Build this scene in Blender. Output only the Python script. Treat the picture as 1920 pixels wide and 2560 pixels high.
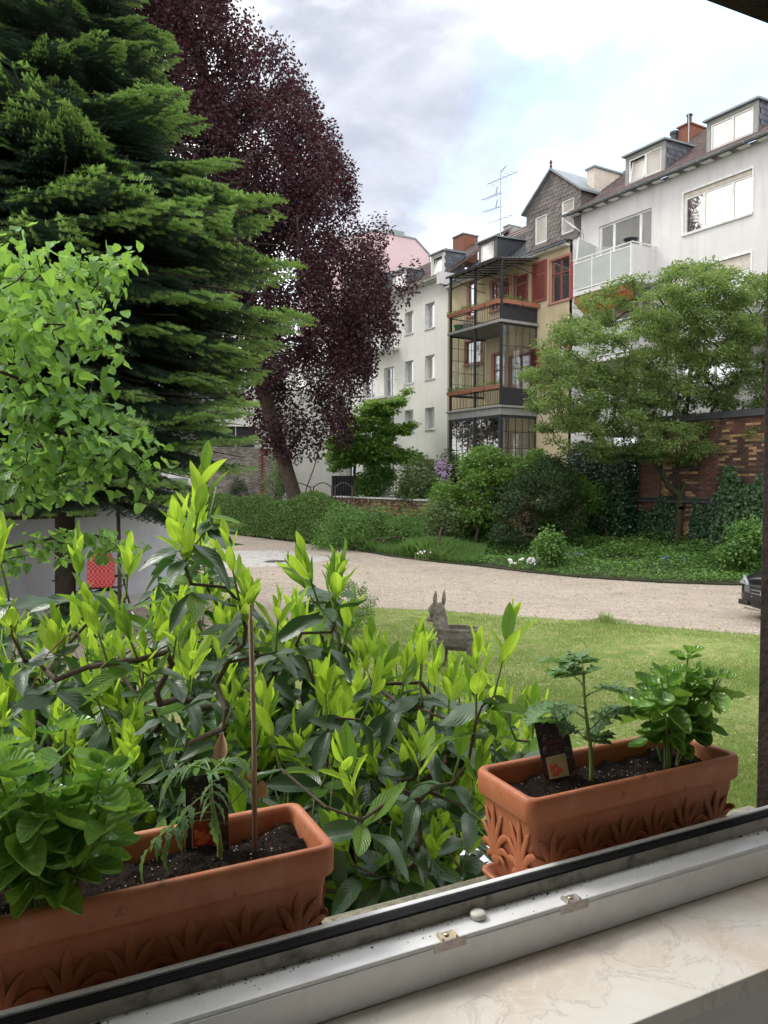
import bpy, math, random
import numpy as np
from mathutils import Vector, Matrix
SC = bpy.context.scene
for _o in list(bpy.data.objects): bpy.data.objects.remove(_o)
R = math.radians
# ------------------------------------------------------------------ camera
H = 2.5; PITCH = R(2.38); FPX = 2560*26/34.6
cam = bpy.data.cameras.new('camera'); cam.lens = 26; cam.sensor_fit = 'VERTICAL'; cam.sensor_height = 34.6; cam.sensor_width = 34.6
cam.clip_start = 0.02; cam.clip_end = 2000
co = bpy.data.objects.new('camera', cam); SC.collection.objects.link(co)
co.location = (0, 0, H); co.rotation_euler = (R(90)-PITCH, 0, 0); SC.camera = co
SC.render.resolution_x = 768; SC.render.resolution_y = 1024
# ------------------------------------------------------------------ world
SUN_EL, SUN_AZ = 48, -62          # degrees; azimuth measured from +Y towards +X
w = bpy.data.worlds.new('World'); SC.world = w; w.use_nodes = True
N, L = w.node_tree.nodes, w.node_tree.links
N.clear()
def wn(t, **k):
    n = N.new(t)
    for a, b in k.items(): setattr(n, a, b)
    return n
def wmath(op, a, b=None, c=None, clamp=False):
    n = N.new('ShaderNodeMath'); n.operation = op; n.use_clamp = clamp
    for i, x in enumerate((a, b, c)):
        if x is None: continue
        if isinstance(x, (int, float)): n.inputs[i].default_value = x
        else: L.new(x, n.inputs[i])
    return n.outputs[0]
def wmix(f, a, b):
    n = N.new('ShaderNodeMix'); n.data_type = 'RGBA'
    for s, x in ((0, f), (6, a), (7, b)):
        if isinstance(x, (int, float)): n.inputs[s].default_value = x
        elif isinstance(x, tuple): n.inputs[s].default_value = (*x, 1)
        else: L.new(x, n.inputs[s])
    return n.outputs[2]
def wrange(v, a, b, c=0, d=1):
    n = N.new('ShaderNodeMapRange'); n.interpolation_type = 'SMOOTHSTEP'
    L.new(v, n.inputs[0])
    for i, x in enumerate((a, b, c, d)): n.inputs[i+1].default_value = x
    return n.outputs[0]
tc = wn('ShaderNodeTexCoord')
def wnoise(scale, detail, dist=0.0, off=(0, 0, 0), sc=(1, 1, 1), rough=.55):
    m = wn('ShaderNodeMapping'); L.new(tc.outputs['Generated'], m.inputs[0]); m.inputs[1].default_value = off; m.inputs[3].default_value = sc
    n = wn('ShaderNodeTexNoise'); L.new(m.outputs[0], n.inputs['Vector']); n.inputs['Scale'].default_value = scale
    n.inputs['Detail'].default_value = detail; n.inputs['Distortion'].default_value = dist; n.inputs['Roughness'].default_value = rough
    return n.outputs[0]
def wdot(d):
    d = Vector(d).normalized()
    n = wn('ShaderNodeVectorMath', operation='DOT_PRODUCT'); L.new(tc.outputs['Generated'], n.inputs[0]); n.inputs[1].default_value = d
    return n.outputs['Value']
def raydir(px, py):
    a, u = (px-960)/FPX, (1280-py)/FPX
    return Vector((a, math.cos(PITCH)+u*math.sin(PITCH), -math.sin(PITCH)+u*math.cos(PITCH)))
sky = wn('ShaderNodeTexSky'); sky.sky_type = 'NISHITA'; sky.sun_disc = False
sky.sun_elevation = R(SUN_EL); sky.sun_rotation = R(SUN_AZ); sky.air_density = 1.0; sky.dust_density = 1.5
bs = wn('ShaderNodeBackground'); L.new(sky.outputs[0], bs.inputs[0]); bs.inputs[1].default_value = 0.15
big = wnoise(1.7, 9, .55, (1.3, .4, 2.2), (1, 1, 1.5))
fine = wnoise(4.6, 12, .35, (.2, 3.1, .7), (1, 1, 1.5), .5)
# grey cloud bank over the roofs + scattered banks elsewhere
g1 = wrange(wdot(raydir(1200, 230)), .90, .992)
g1b = wrange(wdot(raydir(1010, 70)), .955, .995)
g1 = wmath('MAXIMUM', g1, wmath('MULTIPLY', g1b, .75))
gsum = wmath('ADD', wmath('MULTIPLY', g1, .62), wmath('MULTIPLY', wmath('SUBTRACT', fine, .5), 1.7))
gsum = wmath('ADD', gsum, wmath('MULTIPLY', wmath('SUBTRACT', big, .52), 1.0))
grey = wrange(gsum, .20, .72)
inner = wnoise(7, 8, .3, (4, 1, 0), (1, 1, 1.8))
greycol = wmix(wrange(inner, .3, .72), (.42, .45, .53), (.64, .67, .74))
cloud = wmix(grey, (1.70, 1.70, 1.70), greycol)
bc = wn('ShaderNodeBackground'); L.new(cloud, bc.inputs[0]); bc.inputs[1].default_value = 1.0
# openings with pale blue
bl = wmath('ADD', wmath('MULTIPLY', wrange(wdot(raydir(1800, 200)), .93, .995), .42), wnoise(3.1, 10, .5, (7, 2, 3), (1, 1, 1.4)))
blf = wmath('MULTIPLY', wrange(bl, .52, .78), .88)
bb = wn('ShaderNodeBackground'); bb.inputs[0].default_value = (.52, .72, 1.05, 1); bb.inputs[1].default_value = .62
addb = wn('ShaderNodeAddShader'); L.new(bs.outputs[0], addb.inputs[0]); L.new(bb.outputs[0], addb.inputs[1])
mixs = wn('ShaderNodeMixShader'); L.new(blf, mixs.inputs[0]); L.new(bc.outputs[0], mixs.inputs[1]); L.new(addb.outputs[0], mixs.inputs[2])
wo = wn('ShaderNodeOutputWorld'); L.new(mixs.outputs[0], wo.inputs[0])
# ------------------------------------------------------------------ sun (veiled)
sl = bpy.data.lights.new('sun', 'SUN'); sl.energy = 1.3; sl.angle = R(14); sl.color = (1, .95, .87)
so = bpy.data.objects.new('sun', sl); SC.collection.objects.link(so)
sd = Vector((math.sin(R(SUN_AZ))*math.cos(R(SUN_EL)), math.cos(R(SUN_AZ))*math.cos(R(SUN_EL)), math.sin(R(SUN_EL))))
so.rotation_euler = sd.to_track_quat('Z', 'Y').to_euler()
vs = SC.view_settings; vs.view_transform = 'Standard'; vs.look = 'None'; vs.exposure = 0.58; vs.gamma = 1.0; vs.use_curve_mapping = False
SC.cycles.max_bounces = 8; SC.cycles.transparent_max_bounces = 8; SC.cycles.use_denoising = True
SC.cycles.sample_clamp_indirect = 4

# ------------------------------------------------------------------ helpers: materials
def newmat(name):
    m = bpy.data.materials.new(name); m.use_nodes = True
    nt = m.node_tree; return m, nt, nt.nodes['Principled BSDF']
def nd(nt, t, **k):
    n = nt.nodes.new(t)
    for a, b in k.items(): setattr(n, a, b)
    return n
def noise_out(nt, scale, detail=4, rough=.55, coord='Object', sc=(1, 1, 1), dist=0):
    tcn = nd(nt, 'ShaderNodeTexCoord'); mp = nd(nt, 'ShaderNodeMapping'); mp.inputs[3].default_value = sc
    nt.links.new(tcn.outputs[coord], mp.inputs[0])
    n = nd(nt, 'ShaderNodeTexNoise'); nt.links.new(mp.outputs[0], n.inputs['Vector'])
    n.inputs['Scale'].default_value = scale; n.inputs['Detail'].default_value = detail; n.inputs['Roughness'].default_value = rough; n.inputs['Distortion'].default_value = dist
    return n.outputs[0]
def mixc(nt, f, a, b, blend='MIX'):
    n = nd(nt, 'ShaderNodeMix', data_type='RGBA', blend_type=blend)
    for s, x in ((0, f), (6, a), (7, b)):
        if isinstance(x, (int, float)): n.inputs[s].default_value = x
        elif isinstance(x, tuple): n.inputs[s].default_value = (*x, 1)
        else: nt.links.new(x, n.inputs[s])
    return n.outputs[2]
def mrange(nt, v, a, b, c=0, d=1):
    n = nd(nt, 'ShaderNodeMapRange'); nt.links.new(v, n.inputs[0])
    for i, x in enumerate((a, b, c, d)): n.inputs[i+1].default_value = x
    return n.outputs[0]
def nmath(nt, op, a, b=None):
    n = nd(nt, 'ShaderNodeMath', operation=op)
    for i, x in enumerate((a, b)):
        if x is None: continue
        if isinstance(x, (int, float)): n.inputs[i].default_value = x
        else: nt.links.new(x, n.inputs[i])
    return n.outputs[0]
def bump(nt, bs, h, strength, dist=.01):
    b = nd(nt, 'ShaderNodeBump'); b.inputs['Strength'].default_value = strength; b.inputs['Distance'].default_value = dist
    nt.links.new(h, b.inputs['Height']); nt.links.new(b.outputs[0], bs.inputs['Normal']); return b
MATS = {}
def surf(name, c1, c2=None, scale=5, rough=.7, bs=.0, bscale=60, c3=None, s3=1.2, f3=.5, metal=0, spec=.4, island=0, bdist=.01, sc=(1, 1, 1), lo=.35, hi=.65, coat=0, streak=0):
    m, nt, b = newmat(name)
    c2 = c2 or tuple(x*.8 for x in c1)
    col = mixc(nt, mrange(nt, noise_out(nt, scale, 6, .6, sc=sc), lo, hi), c1, c2)
    if c3: col = mixc(nt, nmath(nt, 'MULTIPLY', mrange(nt, noise_out(nt, s3, 7, .65, dist=.4), .48, .7), f3), col, c3)
    if streak:
        col = mixc(nt, nmath(nt, 'MULTIPLY', mrange(nt, noise_out(nt, 2.2, 6, .6, sc=(1, 1, .12)), .5, .72), streak), col, tuple(x*.45 for x in c1))
        col = mixc(nt, nmath(nt, 'MULTIPLY', mrange(nt, noise_out(nt, .35, 5, .6), .45, .7), streak*.7), col, tuple(x*.72 for x in c1))
    if island:
        g = nd(nt, 'ShaderNodeNewGeometry'); oi = nd(nt, 'ShaderNodeObjectInfo')
        rr = nmath(nt, 'FRACT', nmath(nt, 'ADD', g.outputs['Random Per Island'], oi.outputs['Random']))
        v = mrange(nt, rr, 0, 1, 1-island, 1+island)
        hs = nd(nt, 'ShaderNodeHueSaturation'); nt.links.new(v, hs.inputs['Value']); nt.links.new(col, hs.inputs['Color']); col = hs.outputs[0]
    nt.links.new(col, b.inputs['Base Color'])
    b.inputs['Roughness'].default_value = rough; b.inputs['Metallic'].default_value = metal; b.inputs['Specular IOR Level'].default_value = spec
    b.inputs['Coat Weight'].default_value = coat
    if bs: bump(nt, b, noise_out(nt, bscale, 5, .6), bs, bdist)
    MATS[name] = m; return m
def leafmat(name, c1, c2, tcol, tfac=.4, rough=.5, spec=.4, veins=0, vcol=(.5, .6, .3), bstr=0, nscale=1.5, vdens=11, spots=None):
    m, nt, b = newmat(name)
    g = nd(nt, 'ShaderNodeNewGeometry'); oi = nd(nt, 'ShaderNodeObjectInfo')
    rr = nmath(nt, 'FRACT', nmath(nt, 'ADD', g.outputs['Random Per Island'], oi.outputs['Random']))
    nz = mrange(nt, noise_out(nt, nscale, 3, .5), .3, .7)
    f = nmath(nt, 'ADD', nmath(nt, 'MULTIPLY', rr, .65), nmath(nt, 'MULTIPLY', nz, .35))
    col = mixc(nt, f, c1, c2); tc_ = mixc(nt, f, tcol, tuple(x*.75 for x in tcol))
    if spots: col = mixc(nt, nmath(nt, 'MULTIPLY', mrange(nt, noise_out(nt, 26, 4, .6), .62, .72), .5), col, spots)
    if veins:
        uvn = nd(nt, 'ShaderNodeUVMap'); sx = nd(nt, 'ShaderNodeSeparateXYZ'); nt.links.new(uvn.outputs[0], sx.inputs[0])
        av = nmath(nt, 'ABSOLUTE', nmath(nt, 'SUBTRACT', sx.outputs[1], .5))
        mid = mrange(nt, av, .012, .035, 1, 0)
        ph = nmath(nt, 'FRACT', nmath(nt, 'SUBTRACT', nmath(nt, 'MULTIPLY', sx.outputs[0], vdens), nmath(nt, 'MULTIPLY', av, vdens*.75)))
        sv = mrange(nt, nmath(nt, 'ABSOLUTE', nmath(nt, 'SUBTRACT', ph, .5)), .03, .14, 1, 0)
        vf = nmath(nt, 'MAXIMUM', mid, nmath(nt, 'MULTIPLY', sv, .45))
        col = mixc(nt, nmath(nt, 'MULTIPLY', vf, veins), col, vcol)
        tc_ = mixc(nt, nmath(nt, 'MULTIPLY', vf, .8), tc_, tuple(x*.45 for x in tcol))
        if bstr:
            hh = nmath(nt, 'ADD', nmath(nt, 'MULTIPLY', mrange(nt, nmath(nt, 'ABSOLUTE', nmath(nt, 'SUBTRACT', ph, .5)), 0, .5, 0, 1), 1), nmath(nt, 'MULTIPLY', mrange(nt, av, 0, .06, 0, 1), 1.2))
            bump(nt, b, hh, bstr, .004)
    nt.links.new(col, b.inputs['Base Color']); b.inputs['Roughness'].default_value = rough; b.inputs['Specular IOR Level'].default_value = spec
    t = nd(nt, 'ShaderNodeBsdfTranslucent'); nt.links.new(tc_, t.inputs[0])
    mx = nd(nt, 'ShaderNodeMixShader'); mx.inputs[0].default_value = tfac
    nt.links.new(b.outputs[0], mx.inputs[1]); nt.links.new(t.outputs[0], mx.inputs[2])
    nt.links.new(mx.outputs[0], nt.nodes['Material Output'].inputs[0])
    MATS[name] = m; return m
def glassmat(name, base, refl=.5, rough=.03, tint=(.9, .93, .95)):
    m, nt, b = newmat(name)
    nz = mrange(nt, noise_out(nt, 1.1, 3, .5, sc=(1, 1, .3)), .35, .65)
    nt.links.new(mixc(nt, nz, base, tuple(x*.55 for x in base)), b.inputs['Base Color']); b.inputs['Roughness'].default_value = .5
    g = nd(nt, 'ShaderNodeBsdfGlossy'); g.inputs[0].default_value = (*tint, 1); g.inputs[1].default_value = rough
    fr = nd(nt, 'ShaderNodeFresnel'); fr.inputs[0].default_value = 1.5
    f = mrange(nt, fr.outputs[0], 0, 1, refl, 1)
    bp = nd(nt, 'ShaderNodeBump'); bp.inputs['Strength'].default_value = .06; bp.inputs['Distance'].default_value = .05
    nt.links.new(noise_out(nt, 1.3, 2), bp.inputs['Height']); nt.links.new(bp.outputs[0], g.inputs['Normal'])
    mx = nd(nt, 'ShaderNodeMixShader'); nt.links.new(f, mx.inputs[0]); nt.links.new(b.outputs[0], mx.inputs[1]); nt.links.new(g.outputs[0], mx.inputs[2])
    nt.links.new(mx.outputs[0], nt.nodes['Material Output'].inputs[0]); MATS[name] = m; return m

# ------------------------------------------------------------------ helpers: objects
def tag(o, label=None, cat=None, group=None, kind=None):
    if label: o['label'] = label
    if cat: o['category'] = cat
    if group: o['group'] = group
    if kind: o['kind'] = kind
    return o
def link(o, parent=None):
    SC.collection.objects.link(o)
    if parent is not None: o.parent = parent
    return o
def empty(name, loc=(0, 0, 0), rz=0, label=None, cat=None, group=None):
    o = bpy.data.objects.new(name, None); o.location = loc; o.rotation_euler = (0, 0, rz); o.empty_display_size = .1
    link(o); return tag(o, label, cat, group)
def npmesh(name, V, F, mats, uv=None, mi=None, smooth=False):
    V = np.asarray(V, dtype=np.float32); F = np.asarray(F, dtype=np.int32)
    me = bpy.data.meshes.new(name); k = F.shape[1]; n = len(F)
    me.vertices.add(len(V)); me.vertices.foreach_set('co', V.ravel())
    me.loops.add(n*k); me.loops.foreach_set('vertex_index', F.ravel())
    me.polygons.add(n); me.polygons.foreach_set('loop_start', np.arange(0, n*k, k, dtype=np.int32))
    try: me.polygons.foreach_set('loop_total', np.full(n, k, dtype=np.int32))
    except Exception: pass
    if mi is not None: me.polygons.foreach_set('material_index', np.asarray(mi, dtype=np.int32))
    if smooth: me.polygons.foreach_set('use_smooth', np.ones(n, dtype=bool))
    if uv is not None:
        ul = me.uv_layers.new(name='UVMap'); ul.data.foreach_set('uv', np.asarray(uv, dtype=np.float32)[F.ravel()].ravel())
    me.update(calc_edges=True)
    for m in (mats if isinstance(mats, (list, tuple)) else [mats]): me.materials.append(m)
    return me
def meshobj(name, me, parent=None, loc=None, **k):
    o = bpy.data.objects.new(name, me); link(o, parent)
    if loc is not None: o.location = loc
    tag(o, **k); return o
class MB:
    def __init__(s): s.v = []; s.f = []; s.m = []
    def quad(s, *p, mi=0):
        n = len(s.v); s.v += [tuple(q) for q in p]; s.f.append(tuple(range(n, n+len(p)))); s.m.append(mi)
    def box(s, x0, x1, y0, y1, z0, z1, mi=0):
        n = len(s.v); s.v += [(x, y, z) for z in (z0, z1) for x, y in ((x0, y0), (x1, y0), (x1, y1), (x0, y1))]
        for f in ((0, 3, 2, 1), (4, 5, 6, 7), (0, 1, 5, 4), (1, 2, 6, 5), (2, 3, 7, 6), (3, 0, 4, 7)):
            s.f.append(tuple(n+i for i in f)); s.m.append(mi)
    def extr(s, pts, d, mi=0):          # polygon pts extruded by the vector d
        n = len(s.v); k = len(pts); s.v += [tuple(p) for p in pts]; s.v += [tuple(Vector(p)+Vector(d)) for p in pts]
        s.f.append(tuple(range(n, n+k))); s.m.append(mi); s.f.append(tuple(range(n+2*k-1, n+k-1, -1))); s.m.append(mi)
        for i in range(k):
            j = (i+1) % k; s.f.append((n+i, n+k+i, n+k+j, n+j)); s.m.append(mi)
    def tube(s, pts, r, n=6, mi=0, flat=1.0, up=(0, 0, 1)):
        pts = [Vector(p) for p in pts]; b = len(s.v); K = len(pts)
        rs = r if isinstance(r, (list, tuple)) else [r]*K
        for i, p in enumerate(pts):
            d = (pts[min(i+1, K-1)]-pts[max(i-1, 0)]).normalized()
            a = Vector(up) if abs(d.dot(Vector(up))) < .95 else Vector((1, 0, 0))
            x = d.cross(a).normalized(); y = x.cross(d)
            for k in range(n):
                t = 2*math.pi*k/n; s.v.append(tuple(p+x*math.cos(t)*rs[i]+y*math.sin(t)*rs[i]*flat))
        for i in range(K-1):
            for k in range(n):
                s.f.append((b+i*n+k, b+i*n+(k+1) % n, b+(i+1)*n+(k+1) % n, b+(i+1)*n+k)); s.m.append(mi)
        s.f.append(tuple(b+k for k in range(n-1, -1, -1))); s.m.append(mi)
        s.f.append(tuple(b+(K-1)*n+k for k in range(n))); s.m.append(mi)
    def rings(s, rings, cap0=True, cap1=True, mi=0):
        b = len(s.v); n = len(rings[0])
        for r in rings: s.v += [tuple(p) for p in r]
        for i in range(len(rings)-1):
            for k in range(n):
                s.f.append((b+i*n+k, b+i*n+(k+1) % n, b+(i+1)*n+(k+1) % n, b+(i+1)*n+k)); s.m.append(mi)
        if cap0: s.f.append(tuple(b+k for k in range(n-1, -1, -1))); s.m.append(mi)
        if cap1: s.f.append(tuple(b+(len(rings)-1)*n+k for k in range(n))); s.m.append(mi)
    def lathe(s, prof, c=(0, 0, 0), n=16, mi=0):
        s.rings([[(c[0]+r*math.cos(2*math.pi*k/n), c[1]+r*math.sin(2*math.pi*k/n), c[2]+z) for k in range(n)] for r, z in prof], mi=mi)
    def blob(s, c, r, n=8, m=5, mi=0):
        r = (r, r, r) if isinstance(r, (int, float)) else r
        s.rings([[(c[0]+r[0]*math.sin(a)*math.cos(2*math.pi*k/n), c[1]+r[1]*math.sin(a)*math.sin(2*math.pi*k/n), c[2]-r[2]*math.cos(a)) for k in range(n)] for a in [math.pi*(i+.15)/(m+.3-0.0) for i in range(m+1)]], mi=mi)
    def mesh(s, name, mats, off=(0, 0, 0), smooth=False):
        me = bpy.data.meshes.new(name); me.from_pydata([(a-off[0], b-off[1], c-off[2]) for a, b, c in s.v], [], s.f)
        for m in (mats if isinstance(mats, (list, tuple)) else [mats]): me.materials.append(m)
        me.polygons.foreach_set('material_index', s.m)
        if smooth: me.polygons.foreach_set('use_smooth', [True]*len(s.f))
        me.update(); return me
    def build(s, name, mats, parent=None, off=(0, 0, 0), smooth=False, bevel=0, seg=2, sub=0, **k):
        o = meshobj(name, s.mesh(name, mats, off, smooth), parent, **k)
        if bevel:
            b = o.modifiers.new('b', 'BEVEL'); b.width = bevel; b.segments = seg; b.limit_method = 'ANGLE'; b.angle_limit = R(40)
        if sub:
            q = o.modifiers.new('s', 'SUBSURF'); q.levels = sub; q.render_levels = sub
        return o
# ------------------------------------------------------------------ helpers: places
def gp(px, py, z=0.0):                  # ground point seen at that place of the photograph
    d = raydir(px, py); k = (z-H)/d.z; return Vector((d.x*k, d.y*k, z))
def dp(px, py, D):                      # point at depth D
    d = raydir(px, py); k = D/d.y; return Vector((d.x*k, D, H+d.z*k))
UF = Vector((-.516, .8566, 0)).normalized(); NF = Vector((-UF.y, UF.x, 0)); P0 = Vector((12.0, 27.8, 0)); FROT = math.atan2(UF.y, UF.x)
def FW(t, wd=0, z=0): return P0+UF*t+NF*wd+Vector((0, 0, z))
def ff(px, py, wd=0):                   # (t, z) on the facade plane shifted outwards by wd
    d = raydir(px, py); C = Vector((0, 0, H))
    k = (P0+NF*wd-C).dot(NF)/d.dot(NF); P = C+d*k; return (P-P0).dot(UF), P.z
def fthing(name, t0, label, cat, group=None, wd=0, z=0):
    return empty(name, FW(t0, wd, z), FROT, label, cat, group)
rnd = random.Random(11); rng = np.random.default_rng(7)
# ================================================================== materials
surf('plaster_room', (.80, .79, .77), scale=3, rough=.9)
surf('brown_stone', (.045, .031, .028), (.028, .020, .018), scale=14, rough=.85, bs=.9, bscale=45, bdist=.012, spec=.2)
surf('render_near', (.30, .27, .24), scale=6, rough=.9, bs=.5)
surf('sill_stone', (.40, .37, .29), (.20, .19, .14), scale=60, rough=.95, bs=1.0, bscale=160, c3=(.13, .14, .08), s3=9, f3=.6, bdist=.006)
surf('pvc', (.86, .87, .88), (.83, .84, .85), scale=3, rough=.24, c3=(.40, .38, .33), s3=26, f3=.16, spec=.8, coat=.25); surf('white_lip', (.92, .93, .94), rough=.3, spec=.6)
surf('pvc_dirty', (.42, .40, .34), (.30, .28, .22), scale=8, rough=.55, c3=(.06, .055, .04), s3=22, f3=.85, sc=(.35, 1, 1), streak=0)
surf('rubber', (.010, .011, .014), (.014, .015, .018), scale=30, rough=.7, spec=.25)
surf('brass', (.62, .52, .36), (.50, .44, .34), scale=40, rough=.35, metal=.9)
surf('pale_metal', (.52, .48, .45), (.36, .32, .29), scale=50, rough=.4, metal=.6)
surf('cap_white', (.72, .70, .64), rough=.4)
surf('dirt', (.02, .016, .012), rough=.95)
# veined marble
m, nt, b = newmat('marble')
a = noise_out(nt, 5, 8, .62, dist=.9); c_ = noise_out(nt, 13, 9, .62, dist=1.6); d_ = noise_out(nt, 2.4, 5, .6, dist=.6)
col = mixc(nt, mrange(nt, a, .35, .62), (.80, .77, .71), (.72, .65, .56))
col = mixc(nt, nmath(nt, 'MULTIPLY', mrange(nt, d_, .5, .68), .7), col, (.64, .48, .38))
vein = mrange(nt, nmath(nt, 'ABSOLUTE', nmath(nt, 'SUBTRACT', c_, .5)), 0, .022, 1, 0)
col = mixc(nt, nmath(nt, 'MULTIPLY', vein, .75), col, (.80, .78, .74))
v2 = mrange(nt, nmath(nt, 'ABSOLUTE', nmath(nt, 'SUBTRACT', a, .46)), 0, .012, 1, 0)
col = mixc(nt, nmath(nt, 'MULTIPLY', v2, .4), col, (.38, .34, .28))
nt.links.new(col, b.inputs['Base Color']); b.inputs['Roughness'].default_value = .28; b.inputs['Specular IOR Level'].default_value = .45
MATS['marble'] = m
# ================================================================== the window we look out of
VR = math.atan2(.4344, .9007); VV = Vector((.9007, .4344, 0)); VM = Vector((-.4344, .9007, 0))
def WW(s, q, z): return VV*s+VM*q+Vector((0, 0, z))
def spx(px, q):
    X = (px-960)/FPX; return q*(.9007*X+.4344)/(.9007-.4344*X)
SL, SR = -1.3, 1.709; ZT = 3.622
def wthing(name, s, q, z, label=None, cat=None, group=None, kind=None):
    o = empty(name, WW(s, q, z), VR, label, cat, group)
    if kind: o['kind'] = kind
    return o
hw = wthing('house_wall', 0, 1.2, 0, 'dark brown rough stone surround framing the open window on the right and top', 'window surround')
O = (0, 1.2, 0)
b = MB(); b.box(SR, 1.95, 1.115, 1.34, .0, ZT); b.build('jamb', MATS['brown_stone'], hw, O, bevel=.006)
b = MB(); b.box(SL-.3, 1.95, 1.112, 1.342, ZT, ZT+.3); b.build('lintel', MATS['brown_stone'], hw, O, bevel=.006)
b = MB(); b.box(1.952, 6, 1.14, 1.325, -.2, 6); b.box(-6, SL-.302, 1.14, 1.325, -.2, 6); b.box(SL-.3, 1.95, 1.15, 1.32, ZT+.302, 6)
b.box(SL-.3, SR-.002, 1.145, 1.318, -.2, 1.575); b.build('wall', MATS['render_near'], hw, O)
# the room behind us
rm = empty('room_wall', WW(0, 0, 0), VR); rm['kind'] = 'structure'
b = MB(); zf, zc = .75, 3.85
b.box(-2.6, 3.0, -3.2, 1.1, zf-.1, zf); b.box(-2.6, 3.0, -3.2, 1.1, zc, zc+.1)
b.box(-2.7, -2.602, -3.2, 1.1, zf, zc); b.box(3.002, 3.1, -3.2, 1.1, zf, zc); b.box(-2.6, 3.0, -3.3, -3.202, zf, zc)
b.box(-2.598, SL, .88, 1.112, zf, zc-.002); b.box(SR+.02, 2.998, .88, 1.112, zf, zc-.002); b.box(SL, SR+.02, .88, 1.11, 3.66, zc-.002)
b.box(SL, SR+.02, .885, 1.11, zf, 1.648)
b.build('room_shell', MATS['plaster_room'], rm)
# outer stone sill
b = MB(); b.box(SL-.3, SR-.002, 1.142, 1.356, 1.58, 1.66)
st = b.build('stone_sill', MATS['sill_stone'], None, bevel=.008, label='rough weathered stone ledge outside the window carrying the planters', cat='stone ledge'); st.rotation_euler.z = VR
# white frame rail
wf = wthing('window_frame', 0, 1.1, 1.683, 'white sliding window rail with black rubber gasket running across the bottom', 'window frame'); O = (0, 1.1, 1.683)
b = MB(); b.box(SL, SR-.004, 1.1295, 1.1412, 1.662, 1.781); b.build('outer_lip', MATS['white_lip'], wf, O, bevel=.002)
b = MB()
for i in range(3): b.tube([(SL, 1.1108+.0066*i, 1.7745), (SR-.004, 1.1108+.0066*i, 1.7765)], .0042, 8)
b.box(SL, SR-.004, 1.1085, 1.1292, 1.755, 1.7735); b.build('gasket', MATS['rubber'], wf, O, smooth=False)
b = MB(); b.box(SL, SR-.004, 1.1075, 1.131, 1.7515, 1.7545); b.box(SL, SR-.004, 1.1058, 1.1080, 1.7515, 1.775); b.build('track', MATS['pvc_dirty'], wf, O)
b = MB(); b.box(SL, SR-.004, 1.0575, 1.1305, 1.684, 1.751); b.build('ledge', MATS['pvc'], wf, O, bevel=.0022)
b = MB(); b.box(SL, SR-.004, 1.0545, 1.0574, 1.684, 1.7435); b.build('front_cover', MATS['pvc'], wf, O, bevel=.0012)
# dust crumbs in the groove
b = MB(); r0 = random.Random(3)
for _ in range(300):
    s = r0.choice((-.2, .05, .31, .36, .62, .83, .88, 1.15, 1.42, 1.5))+r0.gauss(0, .07); q = 1.1045-abs(r0.gauss(0, .006)); r_ = r0.uniform(.0004, .0013)*(1 if r0.random() < .93 else 2.2)
    if r0.random() < .12: q = r0.uniform(1.062, 1.1)
    b.blob((s, q, 1.7515), (r_*1.5, r_, r_*.7), 5, 2)
dd = b.build('dust', MATS['dirt'], None, label='dark dirt crumbs gathered in the groove of the white rail', cat='dirt', kind='stuff'); dd.rotation_euler.z = VR
# strike plates
for i, (px, lab, mt) in enumerate(((1124, 'brass-screwed strike plate on the white rail, left of the white cap', 'brass'), (1441, 'pale metal strike plate on the white rail, right of the white cap', 'pale_metal'))):
    s = spx(px, 1.06); t = wthing('strike_plate', s, 1.06, 1.751, lab, 'strike plate', 'metal strike plates on the window rail')
    b = MB(); b.box(-.030, .030, -.0085, -.0060, -.013, .003); b.build('front_tab', MATS['pale_metal'], t, bevel=.0006)
    b = MB(); b.box(-.014, .016, -.0058, .016, .0006, .003); b.box(-.014, -.010, -.0058, .014, .003, .0075); b.box(.012, .016, -.0058, .010, .003, .006); b.build('plate', MATS[mt], t, bevel=.0005)
    b = MB(); b.lathe([(.0048, .003), (.0048, .0048), (.0030, .0062), (.0004, .0064)], (0, .006, 0), 12); b.build('screw', MATS['brass'], t, smooth=True)
s = spx(1198, 1.093)
b = MB(); b.lathe([(.0105, 0), (.0135, .0015), (.0138, .0075), (.0122, .0100), (.0005, .0108)], (0, 0, 0), 28)
cp = b.build('plastic_cap', MATS['cap_white'], None, smooth=True, label='small round off-white plastic cap lying on the window rail', cat='cap'); cp.location = WW(s, 1.090, 1.7511)
# marble inner sill
b = MB(); b.box(SL-.1, SR+.1, .85, 1.0570, 1.652, 1.6828)
mb_ = b.build('window_sill', MATS['marble'], None, bevel=.003, seg=3, label='polished cream marble inner window sill at the bottom right corner', cat='window sill'); mb_.rotation_euler.z = VR

# ================================================================== terracotta planters
m, nt, b = newmat('terracotta')
n1 = noise_out(nt, 7, 6, .6); n2 = noise_out(nt, 90, 4, .6)
col = mixc(nt, mrange(nt, n1, .35, .68), (.50, .165, .068), (.41, .125, .052)); col = mixc(nt, nmath(nt, 'MULTIPLY', mrange(nt, n2, .5, .75), .3), col, (.56, .28, .18))
col = mixc(nt, nmath(nt, 'MULTIPLY', mrange(nt, noise_out(nt, 38, 5, .6), .62, .7), .6), col, (.12, .05, .03)); col = mixc(nt, nmath(nt, 'MULTIPLY', mrange(nt, noise_out(nt, 9, 7, .7, sc=(1, 1, .4), dist=.6), .52, .72), .3), col, (.60, .40, .30))
nt.links.new(col, b.inputs['Base Color']); b.inputs['Roughness'].default_value = .52; bump(nt, b, n2, .08, .002); MATS['terracotta'] = m
surf('soil', (.022, .014, .010), (.008, .006, .005), scale=90, rough=.95, bs=1.0, bscale=220, bdist=.006, c3=(.05, .032, .022), s3=60, f3=.7, spec=.15)
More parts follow.
